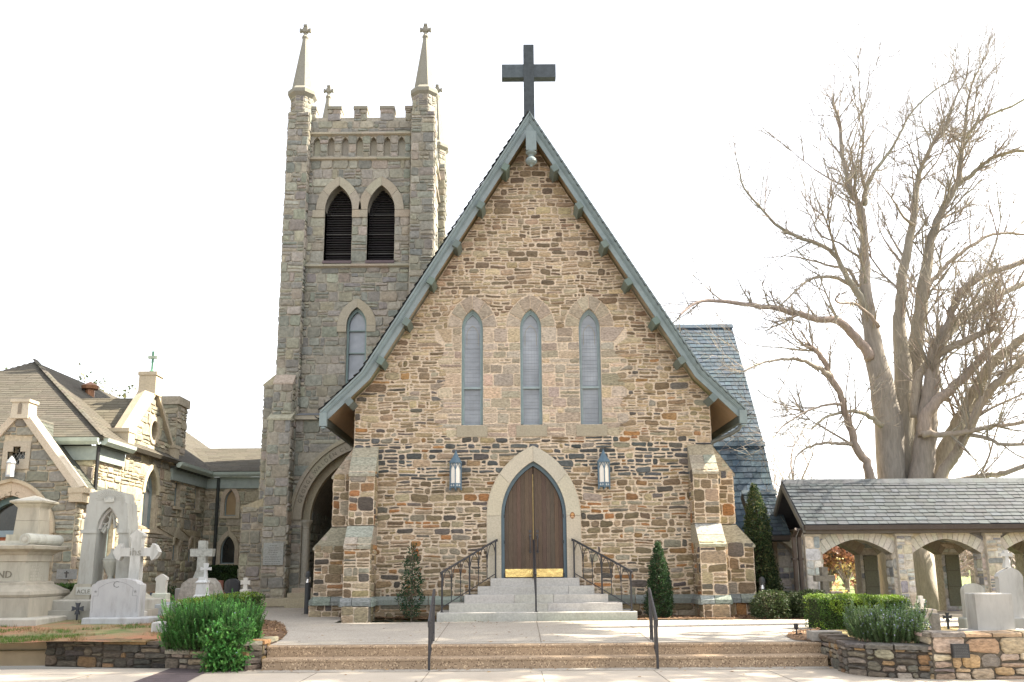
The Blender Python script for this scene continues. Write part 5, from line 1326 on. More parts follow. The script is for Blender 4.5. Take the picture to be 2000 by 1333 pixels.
def arcade_wall(f, rear=False):
    o = [(xs[0][0], .2), (xs[-1][1], .2), (xs[-1][1], ZE), (xs[0][0], ZE)]
    H = [tudor(xs[i][1], xs[i+1][0], .2001, zs_, rise) for i in range(5)]
    o2 = [(xs[0][0], .2)]
    for h in H: o2 += h
    o2 += [(xs[-1][1], .2), (xs[-1][1], ZE), (xs[0][0], ZE)]
    mb = MB(); loops = [V((x_, z, 0)) for x_, z in o2]; tri = tessellate_polygon([loops])
    mb.add([f.p(x_, z, 0) for x_, z in o2], tri, TMA)
    mb.add([f.p(x_, z, -.42) for x_, z in o2], tri, TMA)
    for h in H:
        A = [f.p(x_, z, 0) for x_, z in h]; B = [f.p(x_, z, -.42) for x_, z in h]; n = len(h)
        mb.add(A+B, [(i, i+1, n+i+1, n+i) for i in range(n-1)], (.3,.28,.24))
    O = []
    for i in range(5):
        t = thick(tudor(xs[i][1], xs[i+1][0], None, zs_, rise), .32); h = tudor(xs[i][1], xs[i+1][0], None, zs_, rise)
        e = [(xs[i][1]-.12, .2), (xs[i][1]-.12, .2)]
        O.append([(h[0][0], .2), h[0]] + t + [h[-1], (h[-1][0], .2)])
    courses(mb, f, o, O, pal_arcade, (.14,.36), (.2,.5), .022, .025, .012, .45, .008, rr=.16)
    if not rear:
        for i in range(5):   # jamb faces of the piers
            for s, xx in ((1, xs[i][1]), (-1, xs[i+1][0])):
                fj = Fr(f.p(xx, 0, 0 if s > 0 else -.42), -f.n if s > 0 else f.n, (0,0,1), (s,0,0)); courses(mb, fj, [(0,.2),(.42,.2),(.42,zs_),(0,zs_)], [], pal_arcade, (.14,.36), (.2,.4), .022, .02, .01, .3, .006, rr=.16)
    w = mb.build('rear_wall' if rear else 'wall', M_tower, ac)
    mb = MB()
    for i in range(5):
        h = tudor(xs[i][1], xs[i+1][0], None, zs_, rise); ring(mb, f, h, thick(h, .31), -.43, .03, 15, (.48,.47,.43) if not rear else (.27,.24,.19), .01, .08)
    mb.build('arch_ring', M_dress, ac)
arcade_wall(fa); arcade_wall(front(AYB), True)
for i, (xa, xb) in enumerate(xs):   # projecting pier strips with sloping caps
    m = (xa+xb)/2 + (.02 if i else -.03); h = .2
    mb = MB(); f = front(AY-.16); o = [(m-h, .2), (m+h, .2), (m+h, ZE-.22), (m-h, ZE-.22)]; wall(mb, f, o, [], TMA); courses(mb, f, o, [], pal_arcade, (.16,.4), (.2,.4), .022, .022, .012, .35, .008, rr=.16)
    for s in (-1, 1):
        fs = Fr((m+s*h, AY-.16 if s > 0 else AY, 0), (0, s, 0), (0,0,1), (s, 0, 0)); wall(mb, fs, [(0,.2),(.16,.2),(.16,ZE-.22),(0,ZE-.22)], [], TMA)
    pr_ = mb.build('pier', M_tower, ac)
    mb = MB(); c = (.44,.42,.38); vs = [V(p) for p in ((m-h-.03,AY-.2,ZE-.23),(m+h+.03,AY-.2,ZE-.23),(m+h+.03,AY,ZE-.23),(m-h-.03,AY,ZE-.23),(m-h-.03,AY-.2,ZE-.17),(m+h+.03,AY-.2,ZE-.17),(m+h+.03,AY,ZE-.05),(m-h-.03,AY,ZE-.05))]
    mb.add(vs, [(3,2,1,0),(4,5,6,7),(0,1,5,4),(1,2,6,5),(3,0,4,7)], c); mb.build('cap', M_dress, pr_)
    # greenish memorial panel on the front of each rear pier
    if i in (1, 2, 3, 4):
        f = front(AYB-.05); mb = MB(); mb.prism([(m-.19, .5), (m+.19, .5), (m+.19, zs_-.02), (m-.19, zs_-.02)], f, -.05, .02, (.15,.15,.105))
        pn = mb.build('memorial_panel', M_dress, ac); mb = MB()
        for z in (.62, 1.0, 1.1, 1.45, 1.55, 1.9):
            for s in (-1, 1): mb.lathe([(.018,0),(.012,.008)], (m+s*.15, AYB-.075, z), (.04,.04,.03), 6)
        for z in (1.05, 1.5): mb.prism([(m-.19, z-.006), (m+.19, z-.006), (m+.19, z+.006), (m-.19, z+.006)], f, .02, .023, (.07,.07,.05))
        mb.build('bolt', M_metal, pn)
# arcade floor, roof, gutter
mb = MB(); mb.box((xs[0][0]-.1, AY-.05, .1), (xs[-1][1]+2, AYB+.3, .36), (.45,.4,.33)); mb.build('floor_slab', M_conc, ac)
eL = P(1566, 1026, AY-.42); rL = P(1531, 941, 24.7); XL = (eL.x+rL.x)/2
mb = MB(); ft = Fr((0, AY-.42, eL.z), (1,0,0), (0, 24.7-(AY-.42), rL.z-eL.z), (0, -(rL.z-eL.z), 24.7-(AY-.42))); LL = math.hypot(24.7-AY+.42, rL.z-eL.z); XR = xs[-1][1]+1
o = [(XL, 0), (XR, 0), (XR, LL), (XL, LL)]; mb.prism(o, ft, -.1, 0, (.05,.05,.055)); slates(mb, ft, o, .165, (.2,.34), (.038,.048,.057), .25, .014, .014, .01)
fb = Fr((0, AYB+.5, eL.z), (-1,0,0), (0, 24.7-AYB-.5, rL.z-eL.z), (0, (rL.z-eL.z), AYB+.5-24.7)); L2 = math.hypot(24.7-AYB-.5, rL.z-eL.z); o = [(-XR, 0), (-XL, 0), (-XL, L2), (-XR, L2)]; mb.prism(o, fb, -.1, 0, (.05,.05,.055)); slates(mb, fb, o, .2, (.3,.5), (.066,.082,.094), .15)
for k in range(40):
    x0, x1 = XL+(XR-XL)*k/40, XL+(XR-XL)*(k+1)/40; mb.add([V((x0,24.56,rL.z-.08)), V((x1,24.56,rL.z-.08)), V((x1,24.7,rL.z+.06)), V((x0,24.7,rL.z+.06)), V((x1,24.84,rL.z-.08)), V((x0,24.84,rL.z-.08))], [(0,1,2,3), (3,2,4,5)], vary((.046,.056,.065), .08))
mb.build('roof', M_slate, ac)
mb = MB(); BRN = (.055,.042,.035)
mb.prism([(AY-.40, eL.z-.02), (24.7, rL.z-.02), (AYB+.48, eL.z-.02), (AYB+.48, eL.z-.2), (24.7, rL.z-.22), (AY-.40, eL.z-.2)], Fr((XL, 0, 0), (0,1,0), (0,0,1), (-1,0,0)), -.04, .03, (.12,.115,.10)); mb.build('verge_board', M_paint, ac)
mb = MB(); mb.box((XL, AY-.52, eL.z-.13), (XR, AY-.38, eL.z-.01), BRN); mb.box((XL+.05, AY-.4, eL.z-.22), (XR, AY-.0, eL.z-.13), (.09,.075,.06)); mb.build('gutter', M_paint, ac)
mb = MB(); mb.box((XL+.3, AY, ZE-.02), (XR, AYB+.1, ZE+.03), (.10,.085,.065)); mb.build('ceiling', M_paint, ac)
for u in (1553, 1563):
    x = P(u, 1100, AY-.1).x; mb = MB(); mb.tube([V((x+.02, AY-.35, eL.z-.1)), V((x, AY-.12, eL.z-.3)), V((x, AY-.12, .3))], .055, BRN, 8); mb.box((x-.08, AY-.18, 1.8), (x+.08, AY-.05, 1.86), BRN); mb.build('downpipe', M_metal, ac)
# link bay between arcade and aisle
b0, b1 = P(1522, 1046, 25.0), P(1522, 962, 26.3)
slope_roof('link_roof', 6.9, XL+.25, 25.0, b0.z, 26.3, b1.z, .16, (.2,.32), (.075,.1,.12), ac)
mb = MB(); f = front(25.3); xl, xr_ = 6.9, P(1567, 1080, 25.3).x; lh = arch(P(1521, 1100, 25.3).x, .2, 1.75, .52, .62, 8); o = [(xl, .2), (xr_, .2), (xr_, b0.z), (xl, b0.z)]
wall(mb, f, o, [lh], TMA, .4); courses(mb, f, o, [arch(P(1521, 1100, 25.3).x, .2, 1.75, .78, .9, 8)], pal_arcade, (.14,.3), (.2,.4), .022, .02); mb.prism(lh, f, -.9, -.85, (.1,.09,.08)); mb.build('link_wall', M_tower, ac)
mb = MB(); xc_ = P(1521, 1100, 25.3).x; ring(mb, f, arcpts(xc_, 1.75, .52, .62, 8), arcpts(xc_, 1.75, .78, .9, 8), -.2, .03, 9, (.38,.37,.34), .01, .08)
for s in (-1, 1):
    for z in (.2, .6, 1.0, 1.38): mb.box((xc_+min(s*.52, s*.78), 25.27, z), (xc_+max(s*.52, s*.78), 25.5, z+.37), vary((.36,.35,.32), .1))
mb.build('arch_ring', M_dress, ac)
mb = MB(); mb.box((6.9, 24.9, b0.z-.13), (XL+.2, 25.02, b0.z-.01), BRN); mb.build('gutter', M_paint, ac)
# ================================================================= graveyard
MBL = (.52,.51,.47); GRN = (.42,.42,.40); OLD = (.31,.285,.23)
def zs2(v, Y): return P(1000, v, Y).z
def bevbox(mb, lo, hi, col, b=.02, taper=1):
    x0,y0,z0 = lo; x1,y1,z1 = hi
    P0 = [(x0,y0,z0),(x1,y0,z0),(x1,y1,z0),(x0,y1,z0)]; o = len(mb.v)
    mb.box(lo, (x1, y1, z1-b), col)
    vs = [V(p) for p in ((x0,y0,z1-b),(x1,y0,z1-b),(x1,y1,z1-b),(x0,y1,z1-b),(x0+b,y0+b,z1),(x1-b,y0+b,z1),(x1-b,y1-b,z1),(x0+b,y1-b,z1))]
    mb.add(vs, [(4,5,6,7),(0,1,5,4),(1,2,6,5),(2,3,7,6),(3,0,4,7)], col)
# --- big monument at the far left
Yf = 19.2; xr = P(48, 1120, Yf).x; xl = xr-2.3; Yb = Yf+1.0
g = T('grave_monument', 'massive pale stone monument with scroll top and pyramid cap, lettered ND', 'monument', (xr-1.1, Yf+.5, .55), None)
zz = lambda v: zs2(v, Yf)
xe = lambda u, v, Y=Yf: P(u, v, Y).x
mb = MB(); bevbox(mb, (xl-1, Yf-.75, .35), (xr+.75, Yb+.6, .70), (.38,.36,.305), .03); mb.build('base_slab', M_marble, g)
mb = MB(); bevbox(mb, (xl-.3, Yf-.33, .68), (xr+.33, Yb+.3, zz(1160)), OLD, .02); 
prof = [(.33, zz(1160)), (.36, zz(1155)), (.34, zz(1149)), (.26, zz(1145)), (.16, zz(1139)), (.10, zz(1136)), (.09, zz(1132)), (.03, zz(1130)), (.0, zz(1129))]
def moulding(mb, prof, x0, x1, y0, y1, col):
    vs = []
    for d, z in prof: vs += [V((x0-d,y0-d,z)), V((x1+d,y0-d,z)), V((x1+d,y1+d,z)), V((x0-d,y1+d,z))]
    n = len(prof); fs = []
    for i in range(n-1):
        for k in range(4): fs.append((i*4+k, i*4+(k+1)%4, (i+1)*4+(k+1)%4, (i+1)*4+k))
    fs.append(tuple((n-1)*4+k for k in range(4))); mb.add(vs, fs, col)
moulding(mb, prof, xl, xr, Yf, Yb, OLD); mb.build('plinth', M_marble, g)
mb = MB(); mb.box((xl, Yf, zz(1136)), (xr, Yb, zz(1090)), (.34,.325,.27)); d_ = mb.build('die', M_marble, g)
mb = MB()
q = P(22.5, 1129, Yf); m = text_mesh('ND', .215, .008, lambda v: V((q.x+v.x, Yf-.006-v.z, q.z+v.y)), 'l', None, None, (.15,.14,.11)); 
w = max(p.x for p in m.v)-q.x; m = text_mesh('ND', .215, .008, lambda v: V((q.x-w+v.x, Yf-.006-v.z, q.z+v.y)), 'l', None, None, (.15,.14,.11)); m.build('inscription', M_dress, d_)
mb = MB()
for k in range(6):
    z = zz(1101)-k*.065; y = Yf+.2+ru(0,.12)
    while y < Yb-.25: l = ru(.03,.08); mb.box((xr-.002, y, z-.012), (xr+.003, min(y+l, Yb-.2), z+.012), (.36,.345,.29)); y += l+.025
mb.build('worn_lettering', M_dress, d_)
mb = MB(); moulding(mb, [(0, zz(1091)), (.03, zz(1090)), (.03, zz(1078)), (.06, zz(1076)), (.1, zz(1072)), (.26, zz(1066)), (.28, zz(1060)), (.2, zz(1058))], xl, xr, Yf, Yb, (.36,.33,.265)); mb.build('cornice', M_marble, g)
mb = MB(); r = .13; zc = zz(1059)+r; xc = xe(52, 1047, Yf-.15)
n = 16; prof = []
pts = [V((xc, Yf-.2+i*(Yb-Yf+.4)/22, zc)) for i in range(23)]; mb.tube(pts, [r*(1-.06*(i % 5 == 0)) for i in range(23)], (.40,.40,.35), 18)
for k, e in ((.085, .215), (.045, .23)): mb.tube([V((xc, Yf-e, zc)), V((xc, Yf-.1, zc))], k, (.36,.35,.3) if k > .05 else (.42,.41,.36), 14)
mb.box((xl, Yf-.1, zz(1058)), (xc, Yb+.1, zz(1050)), (.42,.41,.35)); mb.build('scroll', M_marble, g)
Y2 = Yf+.65; xa, xb = xe(26, 1040, Y2), xe(74, 1040, Y2); dep = .5
mb = MB(); z0, z1 = zs2(1046, Y2), zs2(985, Y2)
mb.box((xa-.1, Y2-.1, z0-.25), (xb+.1, Y2+dep+.1, zs2(1038, Y2)), (.44,.4,.3))
zm = zs2(1010, Y2)
mb.box((xa, Y2, zs2(1038, Y2)), (xb, Y2+dep, zm-.005), (.36,.33,.26), taper=.94); xm = (xa+xb)/2; hw_ = (xb-xa)/2*.94
mb.box((xm-hw_, Y2+.015, zm), (xm+hw_, Y2+dep-.015, z1), (.37,.335,.265), taper=.95); mb.build('shaft', M_marble, g)
mb = MB(); moulding(mb, [(0, z1-.01), (.02, z1+.02), (.05, z1+.05), (.07, z1+.08), (.13, z1+.11), (.14, z1+.15)], xm-hw_*.94, xm+hw_*.94, Y2+.03, Y2+dep-.03, (.42,.385,.3))
zt = zs2(960, Y2); zb_ = z1+.15; hw2 = hw_*.94+.14
vs = [V((xm-hw2, Y2-.1, zb_)), V((xm+hw2, Y2-.1, zb_)), V((xm+hw2, Y2+dep+.1, zb_)), V((xm-hw2, Y2+dep+.1, zb_)), V((xm, Y2+dep/2, zt))]; mb.add(vs, [(0,1,4),(1,2,4),(2,3,4),(3,0,4)], (.41,.39,.33)); mb.build('cap', M_marble, g)
# --- light grey headstone lettered C
Y = 18.95; g = T('headstone', 'light grey granite headstone with curved top and carved letter C', 'headstone', (P(226, 1200, Y).x, Y, .57))
xa, xb = P(178, 1165, Y).x, P(272, 1165, Y).x; z0, zt = zs2(1201, Y), zs2(1125, Y); xm = (xa+xb)/2; hw_ = (xb-xa)/2
pts = [(xa, z0), (xb, z0), (xb, zt-.13)] + [(xm+hw_*.86*math.cos(k*math.pi/12), zt-.10+.10*math.sin(k*math.pi/12)) for k in range(0, 13)] + [(xa, zt-.13)]
mb = MB(); mb.prism(pts, front(Y), -.32, 0, (.36,.36,.36)); s_ = mb.build('slab', M_marble, g)
mb = MB(); f = front(Y)
def line(a, b, w=.006): 
    d = (V(b)-V(a)).normalized(); n = V((-d.y, d.x))*w; mb.prism([tuple(V(a)+n), tuple(V(a)-n), tuple(V(b)-n), tuple(V(b)+n)], f, .0, .002, (.27,.27,.27))
i = .045; line((xa+i, z0+.1), (xa+i, zt-.36)); line((xb-i, z0+.1), (xb-i, zt-.36))
for s, x in ((1, xa+i), (-1, xb-i)):
    line((x, zt-.36), (x+s*.10, zt-.36)); line((x+s*.10, zt-.36), (x+s*.10, zt-.2)); 
    for k in range(5): a = k*math.pi*2/5+.3; c = (x+s*.045, zt-.27); line(c, (c[0]+.035*math.cos(a), c[1]+.035*math.sin(a)), .008)
prev = None
for k in range(13):
    t = -1+k/6; p = (xm+t*(hw_-i-.1), zt-.2+.135*(1-t*t)); 
    if prev: line(prev, p)
    prev = p
m = text_mesh('C', .2, .002, lambda v: V((xm+v.x, Y-.003-v.z, zt-.19+v.y)), 'l', None, None, (.2,.2,.2)); mb.add(m.v, m.f, (.2,.2,.2))
mb.build('carving', M_dress, s_)
mb = MB(); b0, b1 = P(160, 1205, Y-.15).x, P(291, 1205, Y-.15).x; bevbox(mb, (b0, Y-.15, .45), (b1, Y+.45, z0+.005), (.38,.385,.385), .025); mb.build('base', M_marble, g)
# --- arch monument
Y = 20.2; g = T('arch_monument', 'tall white stone gothic arch monument with carved sunburst crown over the opening', 'monument', (P(207, 1180, Y).x, Y, .6))
f = front(Y); Z = lambda v: zs2(v, Y); X = lambda u, v=1050: P(u, v, Y).x
xm = X(209); ia = X(231)-xm; zi = Z(1028); zbot = Z(1135)
iarch = arch(xm, zbot, zi, ia, Z(985)-zi, 10)
outl = [(X(151,1135), zbot)] + [(xm-ia, zbot)] + iarch[1:-1] + [(xm+ia, zbot), (X(256,1135), zbot), (X(250,1003), Z(1003)), (X(249,1003), Z(1003)), (X(249,978), Z(978)), (X(245,978), Z(978)), (X(242,957), Z(957)), (X(209,950), Z(950)), (X(176,957), Z(957)), (X(173,980), Z(980)), (X(170,980), Z(980)), (X(168,1003), Z(1003)), (X(166,1003), Z(1003))]
mb = MB(); mb.prism(outl, f, -.55, 0, (.35,.35,.32))
for a, b in ((X(161,1030), xm-ia), (xm+ia, X(252,1030))): mb.prism([(a-.02, Z(1036)), (b+.01, Z(1036)), (b+.01, Z(1029)), (a-.02, Z(1029))], f, -.56, .03, (.37,.37,.34))
mo = mb.build('arch', M_marble, g)
mb = MB(); A, B = arch(xm, zi, zi, ia*.99, Z(985)-zi, 10), arch(xm, zi, zi, ia*.82, (Z(985)-zi)*.84, 10); strip(mb, f, B, A, -.35, -.1, (.42,.42,.38))
for s in (-1, 1):
    pts = [f.p(xm+s*ia*.85, zi-.05, -.2), f.p(xm+s*ia*.55, zi+.10, -.2), f.p(xm+s*ia*.30, zi+.02, -.2), f.p(xm+s*.03, zi+.32, -.2), f.p(xm, zi+.45, -.2)]; mb.tube(pts, .035, (.42,.42,.38), 6)
    pts = [f.p(xm+s*(.16+.10*math.cos(k*.63)), zi+.22+.10*math.sin(k*.63), -.2) for k in range(11)]; mb.tube(pts, .022, (.42,.42,.38), 5)
    mb.tube([f.p(xm+s*.3, zi+.02, -.2), f.p(xm+s*.16, zi-.07, -.2), f.p(xm+s*.14, zi+.04, -.2)], .035, (.42,.42,.38), 6)
mb.build('tracery', M_marble, g)
mb = MB(); sc = (X(208), Z(972))
for k in range(19):
    a = math.pi*(k+.0)/18; r0, r1 = .13, .30+.03*(k % 2); d = V((math.cos(a), math.sin(a)*.75)); n = V((-d.y, d.x)).normalized()*.006; p = V(sc)+d*r0; q = V(sc)+d*r1
    mb.prism([tuple(p+n), tuple(p-n), tuple(q-n), tuple(q+n)], f, 0, .004, (.30,.30,.27))
mb.prism([(sc[0]-.1, sc[1]-.05), (sc[0]+.1, sc[1]-.05), (sc[0]+.12, sc[1]+.06), (sc[0]+.05, sc[1]+.02), (sc[0], sc[1]+.07), (sc[0]-.05, sc[1]+.02), (sc[0]-.12, sc[1]+.06)], f, 0, .03, (.40,.40,.36)); mb.build('sunburst', M_dress, mo)
mb = MB(); zl = Z(1165)
for a, b, s in ((X(149,1140), xm-ia-.0, -1), (xm+ia, X(258,1140), 1)):
    oa, ob = (a-.28, b) if s < 0 else (a, b+.28)
    pts = [(a, zbot), (b, zbot), (b if s < 0 else b+.04, zbot-.12), (b if s < 0 else b+.10, zbot-.22), (ob, zl), (oa, zl), (a-.10 if s < 0 else a, zbot-.22), (a-.04 if s < 0 else a, zbot-.12)]
    mb.prism(pts[::-1], f, -.6, .06, (.36,.34,.28))
mb.build('pillar_foot', M_marble, g)
mb = MB(); mb.prism([(X(152,1150), Z(1156)), (X(185,1150), Z(1156)), (X(185,1150), Z(1141)), (X(152,1150), Z(1141))], f, .05, .075, (.45,.45,.41))
q = V((X(153.5,1155), 0, Z(1153.5))); m = text_mesh('ACLE', .125, .004, lambda v: V((q.x+v.x, Y-.078-v.z, q.z+v.y)), 'l', None, None, (.16,.15,.12), center=False); mb.add(m.v, m.f, (.16,.15,.12)); mb.build('name_panel', M_marble, g)
mb = MB(); bevbox(mb, (X(117,1165), Y-.35, Z(1187)), (X(290,1165), Y+.9, zl), (.33,.32,.28), .03); mb.box((X(110,1190), Y-.5, .4), (X(296,1190), Y+1.05, Z(1185)), (.3,.29,.25)); mb.build('base', M_marble, g)
u_ = T('stone_urn', 'pale stone lidded urn standing inside the gothic arch monument', 'urn', (X(205,1122), Y+.3, Z(1126))); UX, UZ = X(205,1122), Z(1126)
mb = MB(); mb.lathe([(.10,-.5),(.12,-.02),(.07,.0),(.06,.05),(.11,.14),(.19,.36),(.21,.42),(.20,.44)], (UX, Y+.3, UZ), (.42,.42,.37), 16); mb.build('bowl', M_marble, u_, True)
mb = MB(); mb.lathe([(.21,.44),(.19,.47),(.10,.52),(.07,.57),(.05,.6),(.045,.66),(.015,.70)], (UX, Y+.3, UZ), (.42,.42,.37), 16); mb.build('lid', M_marble, u_, True)
# --- white marble cross with ihs
Y = 19.75; f = front(Y); Z = lambda v: zs2(v, Y); X = lambda u, v=1075: P(u, v, Y).x
g = T('grave_cross', 'white marble cross with flared pointed arms and letters ihs', 'cross', (X(262), Y, .62))
xm = X(265, 1072); w = .11; al = .49; z1, z2 = Z(1084), Z(1063); zt = Z(1030); wc = (.45,.445,.415)
mb = MB(); out = [(xm-w*1.25, .6), (xm+w*1.15, .6), (xm+w, z1), (xm+w, zt-.2), (xm+.15, zt-.13), (xm+.14, zt-.09), (xm, zt), (xm-.13, zt-.09), (xm-.15, zt-.13), (xm-w, zt-.2), (xm-w, z1)]
mb.prism(out, f, -.2, 0, wc); mb.build('upright', M_marble, g)
for s in (-1, 1):
    mb = MB(); zm = (z1+z2)/2; h = (z2-z1)/2*.8; pts = [(xm+s*w, zm-h), (xm+s*(al-.17), zm-h), (xm+s*(al-.13), zm-.19), (xm+s*(al-.06), zm-.15), (xm+s*(al+.03), zm), (xm+s*(al-.06), zm+.15), (xm+s*(al-.13), zm+.19), (xm+s*(al-.17), zm+h), (xm+s*w, zm+h)]
    if s < 0: pts = pts[::-1]
    mb.prism(pts, f, -.19, -.01, wc); mb.build('arm', M_marble, g)
m = text_mesh('ihs', .24, .006, lambda v: V((xm+v.x, Y-.005-v.z, (z1+z2)/2-.075+v.y)), 'l', None, None, (.25,.24,.21)); m.build('inscription', M_dress, g)
mb = MB(); bevbox(mb, (xm-.2, Y-.32, .5), (xm+.32, Y+.12, .78), wc, .02); bevbox(mb, (xm-.16, Y-.26, .77), (xm+.24, Y+.08, 1.02), wc, .02); mb.build('base', M_marble, g)
# --- small rounded white tombstone with shoulders
def tomb(name, label, uc, vb, vt, wpx, Y, col, cat='headstone', style='ogee', base=True, dp=.14, gz=None, group=None, mat=None):
    mat = mat or M_marble; X = lambda u, v: P(u, v, Y).x; zb, zt = zs2(vb, Y), zs2(vt, Y); xm = P(uc, (vb+vt)/2, Y).x; w = wpx/2*Y/1740; H = zt-zb
    g = T(name, label, cat, (xm, Y, zb), group); f = front(Y); hb = .16*H if base else 0; z0 = zb+hb
    if style == 'ogee': out = [(xm-w*.9, z0), (xm+w*.9, z0), (xm+w*.9, zt-.32*H), (xm+w*1.12, zt-.26*H), (xm+w*1.05, zt-.16*H), (xm+w*.5, zt-.06*H), (xm, zt), (xm-w*.5, zt-.06*H), (xm-w*1.05, zt-.16*H), (xm-w*1.12, zt-.26*H), (xm-w*.9, zt-.32*H)]
    elif style == 'round': r = w; out = [(xm-w, z0), (xm+w, z0)] + [(xm+w*math.cos(k*math.pi/12), zt-w*.7+w*.7*math.sin(k*math.pi/12)) for k in range(13)]
    elif style == 'flat': out = [(xm-w, z0), (xm+w, z0), (xm+w, zt), (xm-w, zt)]
    mb = MB(); mb.prism(out, f, -dp, 0, col); mb.build('slab', mat, g)
    if base: mb = MB(); bevbox(mb, (xm-w*1.3, Y-.08, zb-.15), (xm+w*1.3, Y+dp+.08, z0), vary(col, .06), .02); mb.build('base', mat, g)
    return g
tomb('headstone', 'small white marble headstone with pointed shoulders in front of the hall wall', 314, 1161, 1117, 21, 23, (.56,.54,.48))
# --- stone cross on a boulder base
Y = 24.2; f = front(Y); Z = lambda v: zs2(v, Y); X = lambda u, v=1090: P(u, v, Y).x
g = T('grave_cross', 'rough grey stone cross set on a large boulder base', 'cross', (X(390), Y, .8)); c = (.34,.345,.31)
xm = X(394, 1085)
mb = MB(); mb.prism([(X(376,1126), Z(1127)), (X(402,1126), Z(1127)), (X(401,1110), Z(1110)), (X(402,1052), Z(1052)), (X(388,1052), Z(1052)), (X(384,1108), Z(1108))], f, -.2, 0, c); mb.build('upright', M_tower, g)
mb = MB(); mb.prism([(X(372,1080), Z(1083)), (X(414,1080), Z(1083)), (X(416,1070), Z(1068)), (X(372,1070), Z(1068))], f, -.22, .015, c); mb.build('crossbeam', M_tower, g)
mb = MB(); ol = [(X(350,1164), Z(1168)), (X(428,1164), Z(1168)), (X(418,1140), Z(1137)), (X(408,1128), Z(1126)), (X(374,1128), Z(1125)), (X(358,1140), Z(1136))]; mb.prism(ol, f, -.55, .12, (.33,.31,.27)); mb.build('boulder', M_tower, g)
# --- ornate small white cross on pedestal
Y = 22.9; f = front(Y); Z = lambda v: zs2(v, Y); X = lambda u, v=1120: P(u, v, Y).x
g = T('grave_cross', 'small weathered white cross on a draped marble pedestal before the boulder', 'cross', (X(392), Y, .75)); c = (.52,.53,.52)
mb = MB(); mb.lathe([(.24,-.1),(.24,.02),(.19,.06),(.17,.32),(.21,.36),(.13,.42),(.12,.5)], (X(392,1140), Y+.15, Z(1162)), c, 4, math.pi/4); mb.build('pedestal', M_marble, g)
xm = X(398,1115); mb = MB(); mb.prism([(xm-.05, Z(1132)), (xm+.05, Z(1132)), (xm+.03, Z(1115)), (xm+.06, Z(1096)), (xm-.06, Z(1096)), (xm-.03, Z(1115))], f, -.2, -.12, c); mb.box((xm-.1, Y+.08, Z(1134)), (xm+.1, Y+.24, Z(1129)), c); mb.build('upright', M_marble, g)
mb = MB(); mb.prism([(xm-.13, Z(1110)), (xm-.13, Z(1104)), (xm-.04, Z(1106)), (xm+.04, Z(1106)), (xm+.13, Z(1104)), (xm+.13, Z(1110)), (xm+.04, Z(1109)), (xm-.04, Z(1109))][::-1], f, -.21, -.11, c); mb.build('crossarm', M_marble, g)
tomb('headstone', 'low red granite headstone right of the boulder cross', 421, 1158, 1130, 22, 26.0, (.20,.085,.06), style='flat', dp=.2)
tomb('headstone', 'dark polished granite headstone with pale rough left edge', 452, 1158, 1127, 28, 26.6, (.05,.052,.055), style='round', dp=.22)
def plaincross(label, uc, vb, vt, wpx, tpx, Y, col, mat=None, fl=1.0, bs=True, dp=.1):
    X = lambda u, v: P(u, v, Y).x; zb, zt = zs2(vb, Y), zs2(vt, Y); xm = P(uc, (vb+vt)/2, Y).x; k = Y/1740; w = wpx/2*k; t = tpx/2*k; H = zt-zb; za = zt-H*.38; f = front(Y)
    g = T('grave_cross', label, 'cross', (xm, Y, zb)); mat = mat or M_marble
    mb = MB(); mb.prism([(xm-t*1.3*fl, zb), (xm+t*1.3*fl, zb), (xm+t, za), (xm+t*fl*1.2, zt), (xm-t*fl*1.2, zt), (xm-t, za)], f, -dp, 0, col); mb.build('upright', mat, g)
    mb = MB(); mb.prism([(xm-w, za-t*fl*1.2), (xm-t*.9, za-t), (xm+t*.9, za-t), (xm+w, za-t*fl*1.2), (xm+w, za+t*fl*1.2), (xm+t*.9, za+t), (xm-t*.9, za+t), (xm-w, za+t*fl*1.2)], f, -dp+.012, .008, col); mb.build('crossarm', mat, g)
    if bs: mb = MB(); bevbox(mb, (xm-w*.9, Y-.1, zb-.3), (xm+w*.9, Y+.25, zb+.03), col, .02); mb.build('base', mat, g)
    return g
plaincross('small bright white cross in front of the bell tower corner', 479, 1150, 1125, 18, 6, 26.2, (.62,.6,.54), None, 1.25)
# --- iron marker crosses
def iron(label, uc, vb, vt, Y, col=(.03,.035,.045)):
    zb, zt = zs2(vb, Y), zs2(vt, Y); xm = P(uc, (vb+vt)/2, Y).x; H = zt-zb; zc = zb+H*.6; r = H*.42; f = front(Y)
    g = T('iron_marker', label, 'grave marker', (xm, Y, zb), 'iron cross grave markers'); mb = MB()
    for k in range(4):
        a = k*math.pi/2; d = V((math.cos(a), math.sin(a))); n = V((-d.y, d.x)); c = V((xm, zc))
        mb.prism([tuple(c+n*.05*r-d*.1*r), tuple(c-n*.05*r-d*.1*r), tuple(c-n*.2*r+d*.3*r), tuple(c-n*.42*r+d*r), tuple(c+d*.9*r), tuple(c+n*.42*r+d*r), tuple(c+n*.2*r+d*.3*r)], f, -.02-.001*k, .02+.001*k, col)
    mb.build('cross', M_iron, g); mb = MB(); mb.tube([V((xm, Y+.0, zc)), V((xm, Y+.0, zb-.1))], .02, col, 6); mb.build('stake', M_iron, g)
    mb = MB(); mb.lathe([(r*.3, -.03), (r*.3, .03)], (xm, Y, zc), vary(col, .1), 10); mb.build('boss', M_iron, g)
iron('black iron maltese cross marker left of the letter C headstone', 152, 1200, 1172, 19.6)
iron('blue-grey iron cross marker beside the small white marble headstone', 295, 1168, 1153, 23.3, (.07,.09,.13))
iron('black iron cross marker left of the round-topped right headstone', 1851, 1224, 1203, 16.2, (.025,.028,.03))
iron('dark iron cross marker left of the square block gravestone', 1906, 1241, 1222, 14.7, (.025,.028,.03))
